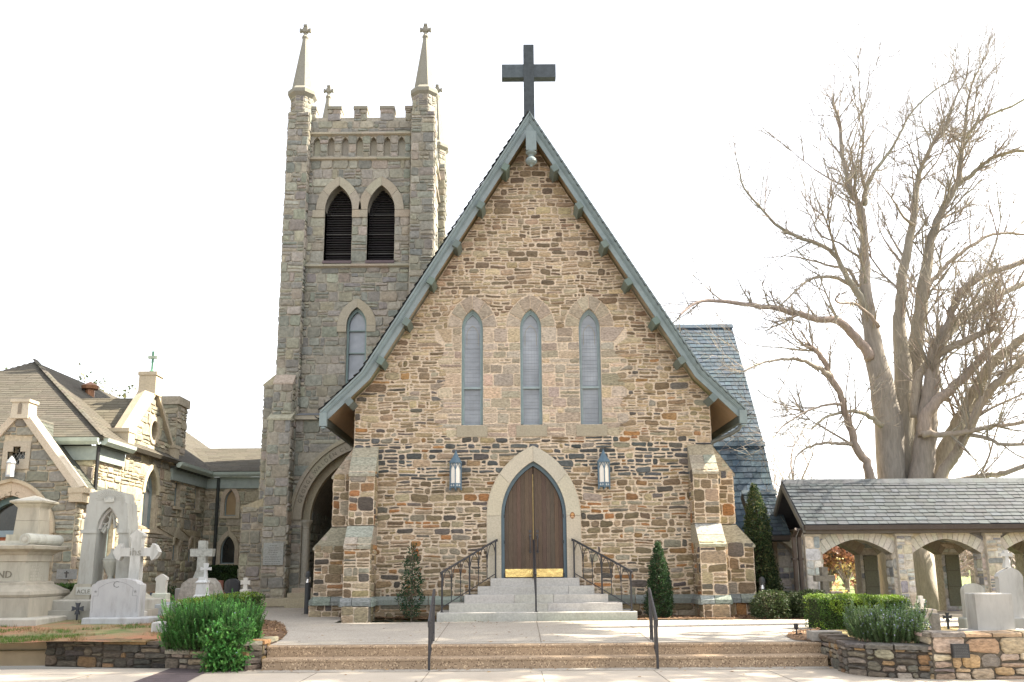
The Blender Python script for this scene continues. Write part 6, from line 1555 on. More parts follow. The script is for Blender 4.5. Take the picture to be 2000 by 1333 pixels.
# --- kerbs and small blocks
def block(label, u0, u1, v0, v1, Y, dp, col, nm='grave_kerb', cat='kerb stone', mat=None):
    a, b = P(u0, v1, Y), P(u1, v1, Y); zt = zs2(v0, Y); o = MB(); bevbox(o, (a.x, Y, a.z-.25), (b.x, Y+dp, zt), col, .02); return tag(o.build(nm, mat or M_marble), label, cat)
block('pale tan grave kerb stone lying behind the rosemary bush', 287, 326, 1167, 1174, 21.8, .25, (.45,.41,.33))
block('grey granite grave kerb with rounded end near the clipped hedge', 286, 320, 1176, 1188, 20.6, .35, (.38,.40,.41))
block('long low grey grave kerb behind the rounded one', 300, 347, 1172, 1180, 21.2, .25, (.36,.38,.40))
block('flat white grave slab in the grass left of the rosemary', 296, 330, 1211, 1220, 17.3, .35, (.5,.5,.48), 'flat_marker', 'grave slab')
block('small grey headstone block between boulder base and white headstone', 341, 352, 1145, 1166, 24.6, .2, (.3,.3,.28), 'headstone', 'headstone')
# ---------------------------------------------------------------- right graveyard
Y = 16.0; tomb('headstone', 'leaning grey-white round-topped headstone with dark stains on a stone base', 1906, 1226, 1146, 41, Y, (.39,.375,.33), style='round', dp=.12)
Y = 14.4; f = front(Y)
g = T('headstone', 'square weathered white block gravestone just behind the plaque wall', 'headstone', (P(1948, 1230, Y).x, Y, .5)); a, b = P(1912, 1240, Y), P(1985, 1240, Y); zt = zs2(1166, Y)
mb = MB(); bevbox(mb, (a.x, Y, .5), (b.x, Y+.32, zt), (.39,.375,.345), .012); mb.build('block', M_marble, g); mb = MB(); bevbox(mb, (a.x-.12, Y-.1, .3), (b.x+.3, Y+.45, zs2(1238, Y)), (.52,.5,.47), .02); mb.build('base', M_marble, g)
Y = 16.6; X = lambda u, v: P(u, v, Y).x; Z = lambda v: zs2(v, Y); f = front(Y)
g = T('headstone', 'tall white ogee-topped headstone crowned with a small cross', 'headstone', (X(1975,1200), Y, .36))
mb = MB(); mb.prism([(X(1955,1205), Z(1214)), (X(2002,1205), Z(1214)), (X(2001,1150), Z(1136)), (X(1997,1130), Z(1130)), (X(1990,1120), Z(1122)), (X(1976,1116), Z(1115)), (X(1962,1121), Z(1121)), (X(1954,1128), Z(1126)), (X(1949,1130), Z(1133)), (X(1952,1140), Z(1138))], f, -.14, 0, (.43,.415,.385)); mb.build('slab', M_marble, g)
mb = MB(); xm = X(1969,1095); mb.prism([(xm-.06, Z(1116)), (xm+.06, Z(1116)), (xm+.03, Z(1100)), (xm+.035, Z(1081)), (xm-.035, Z(1081)), (xm-.03, Z(1100))], f, -.12, -.03, (.5,.49,.46)); mb.prism([(xm-.11, Z(1094)), (xm+.11, Z(1094)), (xm+.11, Z(1087)), (xm-.11, Z(1087))], f, -.125, -.025, (.5,.49,.46)); mb.build('finial_cross', M_marble, g)
mb = MB(); bevbox(mb, (X(1950,1220), Y-.1, .2), (X(2010,1220), Y+.25, Z(1213)), (.36,.35,.32), .02); mb.build('base', M_marble, g)
plaincross('small white cross gravestone seen through the second cloister arch', 1801, 1197, 1170, 16, 6, 21.4, (.6,.58,.53), None, 1.0)
block('long low pale grave ledger beneath the small white cross', 1790, 1832, 1196, 1207, 21.0, 1.0, (.42,.36,.28), 'grave_ledger', 'grave slab')
block('squat rounded grey stone in the dry grass by the arcade', 1823, 1837, 1204, 1219, 17.6, .18, (.24,.22,.19), 'small_headstone', 'headstone', M_tower)
block('pale stone doorstep edge under the cloister arches', 1790, 1880, 1206, 1210, 23.1, .3, (.5,.43,.33), 'arcade_step', 'step', M_conc)
plaincross('tall dark weathered stone cross left of the first arcade arch', 1613, 1172, 1112, 38, 11, 22.4, (.13,.12,.10), M_tower, .9, False, .2)
block('low dark stone block beside the weathered dark cross', 1624, 1648, 1160, 1175, 22.6, .35, (.12,.10,.09), 'stone_block', 'stone block', M_tower)
# ---------------------------------------------------------------- bollards, spotlight
def bollard(label, u, vb, vt, Y, zb):
    x = P(u, vb, Y).x; zt = zs2(vt, Y); H = zt-zb; g = T('bollard_light', label, 'bollard light', (x, Y, zb), 'bollard lights by the chapel'); r = .085; D = (.055,.058,.06)
    mb = MB(); mb.lathe([(r, 0), (r, H-.32)], (x, Y, zb), D, 16); mb.build('post', M_paint, g, False)
    mb = MB(); mb.lathe([(r*.92, H-.32), (r*.92, H-.17)], (x, Y, zb), (.6,.6,.6), 16); mb.build('lens', M_lens, g)
    mb = MB(); mb.lathe([(r*.8, H-.32), (r*.45, H-.22), (r*.15, H-.18)], (x, Y, zb), (.8,.8,.8), 14); mb.build('reflector', M_chrome, g)
    mb = MB(); mb.lathe([(r*1.03, H-.17), (r*1.03, H-.10), (r*.9, H-.05), (r*.55, H-.01), (r*.1, H)], (x, Y, zb), D, 16); mb.build('cap', M_paint, g)
    mb = MB(); mb.box((x-.13, Y-.13, zb-.1), (x+.13, Y+.13, zb+.03), (.25,.22,.18)); mb.build('footing', M_conc, g)
def simple_mat(name, col, rough, metal=0, alpha=1, trans=0):
    m, nt, b = newmat(name); n = nd(nt, 'ShaderNodeTexNoise', Scale=12.0); r = nd(nt, 'ShaderNodeValToRGB'); nt.links.new(n.outputs['Fac'], r.inputs[0])
    r.color_ramp.elements[0].color = (*[c*.85 for c in col], 1); r.color_ramp.elements[1].color = (*col, 1); nt.links.new(r.outputs[0], b.inputs['Base Color'])
    b.inputs['Roughness'].default_value = rough; b.inputs['Metallic'].default_value = metal; b.inputs['Transmission Weight'].default_value = trans; b.inputs['IOR'].default_value = 1.05 if trans else 1.45; return m
M_lens = simple_mat('clear_lens', (.95,.95,.95), .05, 0, 1, .9); M_chrome = simple_mat('bright_reflector', (.85,.83,.8), .2, 1)
bollard('dark grey bollard light left of the chapel by the tower path', 600, 1184, 1113, 25.2, .40)
bollard('dark grey bollard light among low shrubs right of the chapel', 1491, 1180, 1130, 24.0, .42)
p = G(1556, 1240, .375); g = T('ground_spotlight', 'small black spotlight stake at the corner of the forecourt bed', 'spotlight', (p.x, p.y, .37)); mb = MB(); mb.tube([p, p+V((0,0,.16))], .014, IR, 6); mb.build('stake', M_iron, g); mb = MB(); mb.lathe([(.03,.10),(.045,.13),(.045,.20),(.03,.205)], p, IR, 10); mb.box((p.x-.01, p.y-.01, p.z), (p.x+.10, p.y+.03, p.z+.03), IR); mb.build('lamp_head', M_iron, g)
# ================================================================= shrubs and hedges
def leaf(mb, c, d, up, l, w, col):
    """pointed leaf quad"""
    s = d.cross(up)
    if s.length < 1e-3: s = V((1,0,0))
    s.normalize(); b = c+d*l*.5+up*l*.06; mb.add([c, b+s*w*.5, c+d*l, b-s*w*.5], [(0,1,2,3)], col)
def rdir(): 
    while 1:
        v = V((ru(-1,1), ru(-1,1), ru(-1,1)))
        if .05 < v.length < 1: return v.normalized()
def hedge(name, label, pts, w, zb, zt, n, cols, cat='hedge', ls=.035, core=(.02,.03,.008), grp=None, lump=.04):
    """clipped hedge following a polyline, box section, leaves on the shell over an added dark core"""
    pts = [V((p[0], p[1], 0)) for p in pts]; L = [(pts[i+1]-pts[i]).length for i in range(len(pts)-1)]; tot = sum(L)
    m_ = sum(pts, V((0,0,0)))/len(pts); g = T(name, label, cat, (m_.x, m_.y, zb), grp); mb = MB()
    def at(s):
        for i, l in enumerate(L):
            if s <= l or i == len(L)-1: t = (pts[i+1]-pts[i]).normalized(); return pts[i]+t*min(s, l), t
            s -= l
    z0 = zb if not callable(zb) else zb(0)
    top = zt if callable(zt) else (lambda s: zt)
    for k in range(n):
        r = rnd(); s = ru(0, tot); H = top(s/tot)
        if r < .42: a, z, nn = ru(-1,1)*w/2, H, V((0,0,1))
        elif r < .90: sd_ = -1 if rnd() < .78 else 1; a, z, nn = sd_*w/2, ru(z0, H), None
        else: s = 0 if rnd() < .5 else tot; a, z, nn = ru(-1,1)*w/2, ru(z0, H), 'e'
        p, t = at(s); sdv = V((-t.y, t.x, 0))
        if nn is None: nn = sdv*(1 if a > 0 else -1)
        elif nn == 'e': nn = -t if s == 0 else t
        dpt = -abs(random.gauss(0, .05)); q = p+sdv*a; q.z = z; q += nn*(dpt + lump*noise.noise(q*2.3)+.02*noise.noise(q*8))
        # round the top edges
        if z > H-.1 and abs(a) > w/2-.1: q.z -= .04
        d = (nn*ru(.3,1.2)+rdir()*.9).normalized(); g_ = noise.noise(q*3)
        c = cols[0] if (nn.z > .5 and rnd() < .65) or g_ > .25 else (cols[1] if rnd() < .6 else cols[2])  # sunlit top put into the colour: upward leaves mostly take the brightest tone
        leaf(mb, q, d, nn, ls*ru(.7,1.4), ls*.6, vary(c, .25, .1))
    mb.build('foliage', M_leaf, g)
    mb = MB()
    N = max(2, int(tot/.3))
    for i in range(N):
        p0, t = at(tot*i/N+.04); p1, _ = at(tot*(i+1)/N-.0 if i < N-1 else tot-.06); s_ = V((-t.y, t.x, 0))*(w/2-.10); H = top((i+.5)/N)-.10
        vs = [p0-s_, p1-s_, p1+s_, p0+s_]; vs = [V((v.x, v.y, z0)) for v in vs]+[V((v.x, v.y, H)) for v in vs]
        mb.add(vs, [(4,5,6,7),(0,1,5,4),(1,2,6,5),(2,3,7,6),(3,0,4,7)], core)
    mb.build('dark_core', M_bark, g); return g  # solid dark core added inside to stop the view through the leaves
def bush(name, label, loc, rfun, H, n, cols, ls, cat='shrub', trunk=True, lit=None, glossy=False, fill=.5, core=True, grp=None):
    """free-standing shrub: rfun(t) radius over height t in 0..1, leaves in clusters on twigs"""
    g = T(name, label, cat, loc, grp); c0 = V(loc); mb = MB(); tw_ = MB()
    k = 0
    while k < n:
        t = rnd(); r = rfun(t)
        if rnd() > r/ max(rfun(.1), rfun(.3), rfun(.5)) + .15: continue
        a = ru(0, 6.283); lump = 1+.28*noise.noise(V((math.cos(a)*1.6, math.sin(a)*1.6, t*H*1.8)))+.12*noise.noise(V((math.cos(a)*4, math.sin(a)*4, t*H*5)))
        rr = r*lump*(1-abs(random.gauss(0, .16)) if rnd() > fill else ru(.35, 1)**.6)
        p = c0+V((rr*math.cos(a), rr*math.sin(a), t*H)); o = V((math.cos(a), math.sin(a), .45)).normalized()
        for _ in range(4):
            d = (o*.8+rdir()).normalized(); cc_ = cols[min(len(cols)-1, int(rnd()**1.3*len(cols)))]; leaf(mb, p+rdir()*ls*.8, d, rdir(), ls*ru(.7,1.3), ls*.5, vary(cc_, .3, .1))
        k += 1
        if k % 6 == 0: tw_.tube([c0+V((0,0,max(0,t*H-.4*r))), c0.lerp(p, .5)+V((0,0,t*H*.25)) if False else (c0+V((0,0,t*H))).lerp(p, .5), p], [.008,.005,.003], (.1,.075,.05), 3, False)
    mb.build('foliage', M_leaf, g)
    tw_.tube([c0-V((0,0,.1)), c0+V((.02,.01,H*.5)), c0+V((0,0,H*.93))], [.03,.02,.006], (.16,.13,.1), 6); tw_.build('stem', M_bark, g)
    return g
BOX = [(.17,.26,.03),(.06,.125,.015),(.025,.06,.01)]
a = [(-6.95, 18.2), (-6.35, 20.4), (-6.4, 22.3)]
hz0 = .40
hedge('boxwood_hedge', 'bright green clipped boxwood hedge behind the left rosemary bush', [(P(362,1190,18.4).x, 18.4), (P(430,1180,20.3).x, 20.3), (P(498,1180,21.6).x, 21.6)], .6, .38, lambda t: 1.05+.08*t, 9000, BOX)
hedge('boxwood_hedge', 'bright green clipped boxwood hedge in front of the cloister arcade', [(P(1588,1228,18.9).x, 18.9), (P(1762,1225,19.2).x, 19.2)], .75, .36, lambda t: 1.06-.06*t, 11000, BOX)
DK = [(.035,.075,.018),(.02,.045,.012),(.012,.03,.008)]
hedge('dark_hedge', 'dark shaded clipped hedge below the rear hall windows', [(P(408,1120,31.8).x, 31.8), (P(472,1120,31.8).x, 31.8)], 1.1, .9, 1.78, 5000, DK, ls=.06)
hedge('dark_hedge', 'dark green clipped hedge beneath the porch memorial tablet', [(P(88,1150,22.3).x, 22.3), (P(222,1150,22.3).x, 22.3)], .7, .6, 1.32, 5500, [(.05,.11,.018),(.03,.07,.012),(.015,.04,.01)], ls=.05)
def rosemary(label, foot, zb, n, hts, cols, flower=0, droop=None, lean=.5):
    g = T('rosemary_bush', label, 'shrub', (sum(p[0] for p in foot)/len(foot), sum(p[1] for p in foot)/len(foot), zb), 'rosemary bushes'); mb = MB(); st_ = MB(); fl = MB()
    xs_ = [p[0] for p in foot]; ys_ = [p[1] for p in foot]; cx, cy = sum(xs_)/len(foot), sum(ys_)/len(foot); k = 0
    def sprig(p, d, L):
        col = vary(random.choice(cols), .25, .08); m = max(8, int(L/.016)); q = p.copy(); dd = d.copy(); pts = [q.copy()]
        for j in range(m):
            q = q+dd*(L/m); dd = (dd+V((0,0,.03))+rdir()*.04).normalized(); pts.append(q.copy())
            if j < 2: continue
            for s in range(3):
                s_ = rdir(); nn = (s_-dd*s_.dot(dd)); 
                if nn.length < .1: continue
                nn.normalize(); e = (nn*.8+dd*.6).normalized(); w = dd.cross(e).normalized()*.006; l = ru(.022,.042)*(1-.3*j/m)
                mb.add([q-w, q+w, q+e*l+w*.5, q+e*l-w*.5], [(0,1,2,3)], vary(col, .15, .03) if j < m-3 else vary(tuple(x*1.35 for x in col), .15))
            if flower and rnd() < flower and j > m*.45:
                e = rdir(); w = e.cross(dd).normalized()*.009; fl.add([q+e*.012-w, q+e*.012+w, q+e*.034+w, q+e*.034-w], [(0,1,2,3)], vary((.33,.34,.52), .2))
        st_.tube([pts[0], pts[len(pts)//2], pts[-1]], [.004,.003,.0015], (.09,.12,.05), 3, False)
    while k < n:
        x, y = ru(min(xs_), max(xs_)), ru(min(ys_), max(ys_))
        if not any(a <= x <= b for a, b in scan(foot, y)): continue
        k += 1; H = hts(x, y)*ru(.55, 1.0); b = V((x, y, zb+H*ru(.15,.85)*(1 if rnd() < .75 else .3)))
        o = V(((x-cx)*lean/ max(.3, max(xs_)-min(xs_))*2, (y-cy)*lean/max(.3, max(ys_)-min(ys_))*2, 1))
        sprig(b, (o+rdir()*.35).normalized(), ru(.18,.36))
    if droop:
        for _ in range(droop[0]):
            p = V((ru(*droop[1]), ru(*droop[2]), ru(*droop[3]))); sprig(p, (V((ru(-.3,.5), -.35, ru(-1,.5)))+rdir()*.3).normalized(), ru(.15,.28))
    mb.build('foliage', M_leaf, g); st_.build('stem', M_bark, g)
    if flower: fl.build('flower', M_leaf, g)
    return g
RG = [(.085,.26,.055),(.06,.19,.04),(.13,.32,.07),(.035,.11,.022)]
rosemary('large drooping deep green rosemary bush spilling over the left planter wall', [(-5.95,15.25),(-4.62,15.25),(-4.5,15.9),(-4.75,16.5),(-5.95,16.5)], .25, 2900, lambda x, y: .90-.10*abs(x+5.4)+.06*math.sin(x*7), RG, .004, (800, (-5.15,-4.5), (15.0,15.35), (.05,.75)), .35)
rosemary('grey-green rosemary bush with pale blue flowers in the right planter', [(5.5,14.4),(5.75,13.95),(6.15,13.75),(6.5,14.2),(6.65,15.0),(5.7,15.3)], .40, 1500, lambda x, y: .46+.08*math.sin(x*6)+.06*(x-6), [(.13,.20,.085),(.10,.165,.06),(.16,.235,.11),(.075,.13,.045)], .09, None, .35)
# conical evergreens
GL = [(.02,.045,.018),(.03,.07,.025),(.055,.11,.04)]
b = P(1290, 1197, 23.1); bush('conical_evergreen', 'narrow dark conical evergreen shrub right of the granite steps', (b.x, 23.1, .38), lambda t: .36*(1-t**1.7)*(.75+.25*min(1, t*6))+.02, zs2(1062, 23.1)-.38, 2600, GL, .05, fill=.55)
b = P(1493, 1165, 24.6); bush('columnar_holly', 'tall columnar dark evergreen beside the blue slate aisle roof', (b.x-.1, 24.6, .38), lambda t: (.62-.36*t)*(1-t**6)*(.9+.1*math.sin(t*9))+.02, zs2(950, 24.6)-.38, 5200, [(.022,.045,.018),(.04,.075,.025),(.075,.12,.045),(.16,.17,.07)], .06, fill=.5)
b = P(804, 1185, 23.3)
hb_ = bush('young_holly', 'sparse young holly with orange top leaves against the chapel wall', (b.x, 23.3, .40), lambda t: .42*(1-t)**.8*(.6+.4*math.sin(t*13+1)**2)*min(1, t*5+.1)+.05, zs2(1064, 23.3)-.40, 520, [(.018,.055,.028),(.03,.08,.035),(.05,.11,.04)], .06, fill=.5)
mb = MB(); tp = V((b.x+.09, 23.25, zs2(1064, 23.3)))
for k in range(26):
    q = tp+V((ru(-.07,.07), ru(-.05,.05), -ru(.05,.3))); leaf(mb, q, (rdir()+V((0,0,.5))).normalized(), rdir(), .055, .03, vary((.42,.12,.02), .3))
for k in range(30): q = V((b.x+ru(-.25,.25), 23.2+ru(-.2,.1), ru(.8,1.7))); leaf(mb, q, rdir(), rdir(), .045, .028, vary((.25,.06,.02), .3))
mb.tube([V((b.x+.06, 23.3, 1.6)), tp-V((0,0,.05))], [.01,.004], (.14,.12,.08), 4); mb.build('new_growth', M_leaf, hb_)
# low yews right
for i, (u, Y_, lab) in enumerate(((1508, 22.6, 'low spreading dark yew shrub nearest the chapel buttress'), (1548, 22.9, 'low spreading dark yew shrub in the middle of the right bed'), (1588, 22.5, 'low spreading dark yew shrub beside the dark stone cross'))):
    b = P(u, 1190, Y_); bush('yew_shrub', lab, (b.x, Y_, .36), lambda t: .62*(1-t**2.2)**.5*(.7+.3*t)+.03, zs2(1158+(4 if i == 1 else 0), Y_)-.36, 1300, [(.03,.05,.018),(.05,.075,.025),(.08,.10,.04)], .055, fill=.5, grp='low yews in the right bed')
# tiny grave planting at the hall wall
b = P(330, 1150, 25.5); bush('dark_shrub', 'small dark shrub along the hall base behind the white headstone', (b.x, 25.5, .8), lambda t: .35*(1-t**2)**.5+.02, .4, 300, DK, .06)
# ================================================================= great bare tree and background
def limb_pts(pix, Y0, Y1, jit=.0):
    n = len(pix); return [P(u, v, Y0+(Y1-Y0)*(i/(n-1))**1.2) for i, (u, v) in enumerate(pix)]
def smooth(pts, rad, sub=3):
    out = []; ro = []
    n = len(pts)
    for i in range(n-1):
        p0, p1, p2, p3 = pts[max(i-1,0)], pts[i], pts[i+1], pts[min(i+2,n-1)]
        for k in range(sub):
            t = k/sub; out.append(.5*((2*p1)+(p2-p0)*t+(2*p0-5*p1+4*p2-p3)*t*t+(3*p1-p0-3*p2+p3)*t**3)); ro.append(rad[i]+(rad[i+1]-rad[i])*t)
    out.append(pts[-1]); ro.append(rad[-1]); return out, ro
BK = (.30,.265,.22)
def twig(mb, p, d, L, r, depth, up=.12, cnt=[0]):
    n = 4 if depth else 3; pts = [p]; q = p.copy(); dd = d.copy()
    for i in range(n):
        dd = (dd+rdir()*.17+V((0,0,up))).normalized(); q = q+dd*(L/n); pts.append(q.copy())
    mb.tube(pts, [r*(1-.75*i/n) for i in range(n+1)], vary(BK, .12), 4 if r > .012 else 3, False)
    if depth > 0:
        for k in range(int(ru(3, 5.9))):
            i = int(ru(1, n+.99)); t = (pts[i]-pts[i-1]).normalized(); s = rdir(); s = (s-t*s.dot(t)).normalized()
            twig(mb, pts[i-1].lerp(pts[i], rnd()), (t*ru(.6,1.1)+s*ru(.4,.8)).normalized(), L*ru(.42,.72), max(.0048, r*.55), depth-1, up)
TY = 28.8
LIMBS = [  # pixels along the limb, start/end width px, depth at start/end
 ([(1740,931),(1739,848),(1727,776),(1712,704),(1700,640),(1694,590),(1689,520),(1687,451),(1682,408),(1662,370),(1650,330),(1643,290),(1641,247),(1636,225),(1626,199)], 40, 4, 0, -.5),
 ([(1689,400),(1691,373),(1708,335),(1732,304),(1750,276),(1763,251),(1782,217),(1819,182),(1845,165),(1863,156)], 12, 2, -.3, 1.0),
 ([(1691,373),(1682,330),(1686,280),(1685,240),(1680,190),(1678,150),(1676,118)], 8, 1.5, -.4, -1.2),
 ([(1700,700),(1687,679),(1662,650),(1636,628),(1597,623),(1546,610),(1503,601),(1453,594),(1413,589),(1370,589),(1345,600),(1327,618)], 26, 4, -.2, -2.6),
 ([(1700,630),(1685,591),(1668,560),(1650,534),(1628,495),(1602,478),(1550,460),(1515,438),(1484,404),(1454,369),(1445,338),(1437,304)], 20, 2, -.2, -1.8),
 ([(1672,568),(1654,552),(1630,542),(1611,541),(1595,542),(1580,547),(1565,558),(1550,573),(1524,597)], 11, 3, .2, -1.5),
 ([(1676,560),(1659,530),(1635,522),(1611,517),(1590,510),(1563,504),(1530,500),(1506,504)], 9, 2, .4, 1.8),
 ([(1693,545),(1691,517),(1675,500),(1658,491),(1640,475),(1611,465),(1600,455),(1593,443),(1585,425),(1576,408),(1571,365)], 9, 1.5, .2, 1.8),
 ([(1762,931),(1763,812),(1764,720),(1756,640),(1760,590),(1763,538),(1772,495),(1780,451),(1786,410),(1789,373),(1794,345),(1802,321),(1819,286),(1832,265),(1846,247),(1856,220),(1867,190),(1880,168),(1889,147),(1893,100)], 48, 2.5, .3, .6),
 ([(1776,931),(1781,870),(1783,810),(1784,762),(1786,700),(1792,650),(1799,590),(1806,538),(1812,500),(1819,465),(1830,435),(1841,408),(1858,380),(1872,356),(1875,330),(1876,304),(1880,280),(1885,256),(1887,230),(1889,203),(1896,175),(1906,147),(1925,110)], 44, 2.5, .6, 1.6),
 ([(1869,362),(1885,350),(1902,338),(1918,325),(1933,312),(1955,303),(1976,297),(2010,294)], 13, 7, 1.2, .6),
 ([(1884,270),(1895,256),(1906,243),(1922,232),(1941,221),(1976,208),(2010,190)], 9, 5, 1.5, 1.8),
 ([(1798,931),(1804,890),(1809,848),(1812,815),(1816,783),(1820,740),(1824,704),(1834,668),(1845,645),(1856,625),(1860,605),(1880,569),(1906,547),(1959,525),(2010,508)], 46, 8, -.4, -1.4),
 ([(1831,928),(1845,890),(1863,848),(1877,820),(1892,794),(1905,765),(1921,733),(1935,715),(1953,697),(1975,680),(2010,650)], 46, 16, .4, -.6),
 ([(1808,850),(1806,830),(1813,805),(1830,785),(1849,769),(1868,750),(1885,733),(1903,715),(1921,697),(1938,678),(1953,661)], 30, 12, -.9, -1.5),
 ([(1790,815),(1788,785),(1791,740),(1805,722),(1820,704),(1838,690),(1856,679),(1874,671),(1892,664),(1910,655),(1928,646),(1948,642)], 22, 12, -.3, -2),
 ([(1788,812),(1789,775),(1795,729),(1818,700),(1842,672),(1856,650),(1870,632),(1892,615),(1914,600),(1940,585),(1964,571),(2010,548)], 22, 12, .8, 2.2),
 ([(1806,585),(1813,560),(1830,540),(1846,521),(1868,502),(1889,486),(1910,472),(1933,460),(1955,456),(1976,456),(2010,460)], 13, 5, .9, 1.6),
 ([(1800,850),(1820,848),(1845,849),(1870,848),(1890,843),(1914,837),(1940,832),(1964,830),(2010,824)], 16, 7, -1, -2.4),
 ([(1880,848),(1900,850),(1921,855),(1940,862),(1957,868),(2010,868)], 10, 6, -1.4, -2.6),
 ([(1840,930),(1856,905),(1868,885),(1878,866),(1896,830),(1914,794),(1930,770),(1946,751),(1975,725),(2010,695)], 26, 13, -.6, -2.2),
 ([(1845,945),(1880,937),(1914,932),(1940,928),(1964,924),(2010,908)], 14, 10, .2, -1),
 ([(1706,950),(1698,925),(1692,902),(1672,873),(1666,850),(1658,826),(1650,800),(1644,776),(1632,755),(1622,736),(1614,715),(1604,697),(1590,682),(1575,672)], 20, 9, -1.2, -2),
 ([(1620,735),(1605,722),(1590,715),(1572,706),(1554,702),(1534,702),(1514,704),(1495,708),(1472,716),(1452,726)], 12, 3, -1.8, -3),
 ([(1662,868),(1645,867),(1626,866),(1610,866),(1597,868),(1585,872),(1572,877),(1562,885),(1554,895),(1550,913)], 9, 2, -1.5, -2.6),
 ([(1722,832),(1705,818),(1687,808),(1675,805),(1662,803),(1648,804),(1636,808),(1622,812),(1611,816),(1598,826),(1586,838)], 12, 4, -.8, -2.2),
 ([(1643,790),(1625,790),(1604,794),(1585,800),(1568,808),(1550,818),(1532,830),(1522,840),(1514,852)], 7, 2, -1.8, -2.8),
 ([(1716,640),(1700,618),(1680,600),(1665,592),(1640,593),(1632,585),(1640,575)], 9, 3, -.8, -2.2),
 ([(1785,440),(1765,425),(1750,400),(1738,382),(1720,360)], 8, 2, .2, -1.2),
 ([(1765,520),(1742,490),(1728,470),(1715,440),(1700,390)], 7, 1.5, .8, 2.4),
]
gt = T('bare_tree', 'huge bare spreading winter tree with many thick limbs behind the cloister', 'tree', (12.6, TY, .3))
mt = MB(); bt = MB(); tips = MB()
# trunk down to the ground
k0 = TY/1740
tr = [V((12.75, TY, .1)), V((12.65, TY, 1.2)), V((12.5, TY, 2.6)), V((12.5, TY, 3.5)), V((12.5, TY, 4.0))]
pts, rr = smooth(tr, [1.35, 1.02, .95, 1.0, .75], 4)
o = len(mt.v); mt.tube(pts, rr, BK, 26)
for i in range(o, len(mt.v)):   # fluted, lumpy bole
    v = mt.v[i]; c = V((12.5, TY, v.z)); d = v-c; a = math.atan2(d.y, d.x); f_ = 1+.09*math.sin(a*5+v.z*.6)+.06*math.sin(a*9-v.z)+.10*noise.noise(v*.9); mt.v[i] = c+d*f_
WID = {0: [(1040,56),(931,54),(848,56),(776,50),(704,42),(640,30),(590,25),(520,21),(451,14),(408,12),(330,9),(247,7),(199,5)], 8: [(1040,50),(931,46),(812,42),(720,36),(640,25),(538,20),(451,16),(373,13),(321,9),(247,7),(190,4),(100,2)], 9: [(1040,50),(931,46),(810,42),(762,38),(700,34),(640,28),(538,24),(465,19),(408,15),(356,13),(304,10),(256,8),(203,5),(110,2)], 12: [(1040,50),(931,46),(848,40),(783,34),(704,25),(668,20),(607,15),(525,11),(500,9)], 13: [(1040,44),(928,40),(848,32),(794,27),(733,22),(697,19),(650,15)]}
def wid(k, v):
    L = WID[k]
    for (a, wa), (b, wb) in zip(L, L[1:]):
        if v >= b: return wa+(wb-wa)*max(0, min(1, (a-v)/(a-b)))
    return L[-1][1]
for li, (pix, w0, w1, ya, yb) in enumerate(LIMBS):
    Y0, Y1 = TY+ya, TY+yb; pix = ([(pix[0][0]*.5+1768*.5, 1035)] if w0 >= 26 and pix[0][1] > 900 else []) + pix; p = limb_pts(pix, Y0, Y1); n = len(p)
    r = [max(.012, (w0+(w1-w0)*(i/(n-1))**.55)/2*k0*1.0) for i in range(n)]
    if li in WID: r = [max(.012, wid(li, q[1])/2*k0) for q in pix]
    pts, ro = smooth(p, r, 3)
    for i in range(1, len(pts)-1): pts[i] = pts[i]+rdir()*min(.03, ro[i]*.35)
    big_ = w0 >= 26
    (mt if big_ else bt).tube(pts, ro, vary(BK, .08), 14 if big_ else 8)
    tot = sum((pts[i+1]-pts[i]).length for i in range(len(pts)-1)); m = int(tot*2.2)
    for _ in range(int(tot*.7)):
        s = ru(.2, 1); i = min(len(pts)-2, int(s*(len(pts)-1)))
        if ro[i] > .3: continue
        t = (pts[i+1]-pts[i]).normalized(); sv = rdir(); sv = (sv-t*sv.dot(t)).normalized(); twig(tips, pts[i], (t*ru(.5,1)+sv*.8+V((0,0,.25))).normalized(), ru(1.6,3.6)*(1.1-.4*s), min(.055, max(.02, ro[i]*.5)), 3, .07)
    for _ in range(m):
        s = ru(.22, 1)**.8; i = min(len(pts)-2, int(s*(len(pts)-1))); t = (pts[i+1]-pts[i]).normalized(); sv = rdir(); sv = (sv-t*sv.dot(t)).normalized()
        if ro[i] > .35: continue
        d = (t*ru(.5,1.1)+sv*.8+V((0,-.0,.25))).normalized(); L = ru(.6,2.6)*(1.15-.35*s)
        twig(tips, pts[i], d, L, min(.034, max(.011, ro[i]*.42)), 2 if rnd() < .7 else 1, .10 if rnd() < .7 else -.08)
    if pix[-1][0] < 2000:
        d = (pts[-1]-pts[-2]).normalized()
        for _ in range(4): twig(tips, pts[-1], (d+rdir()*.5).normalized(), ru(.7,1.5), .012, 2)
mt.build('trunk', M_bark, gt, True); bt.build('limb', M_bark, gt, True); tips.build('twigs', M_bark, gt)
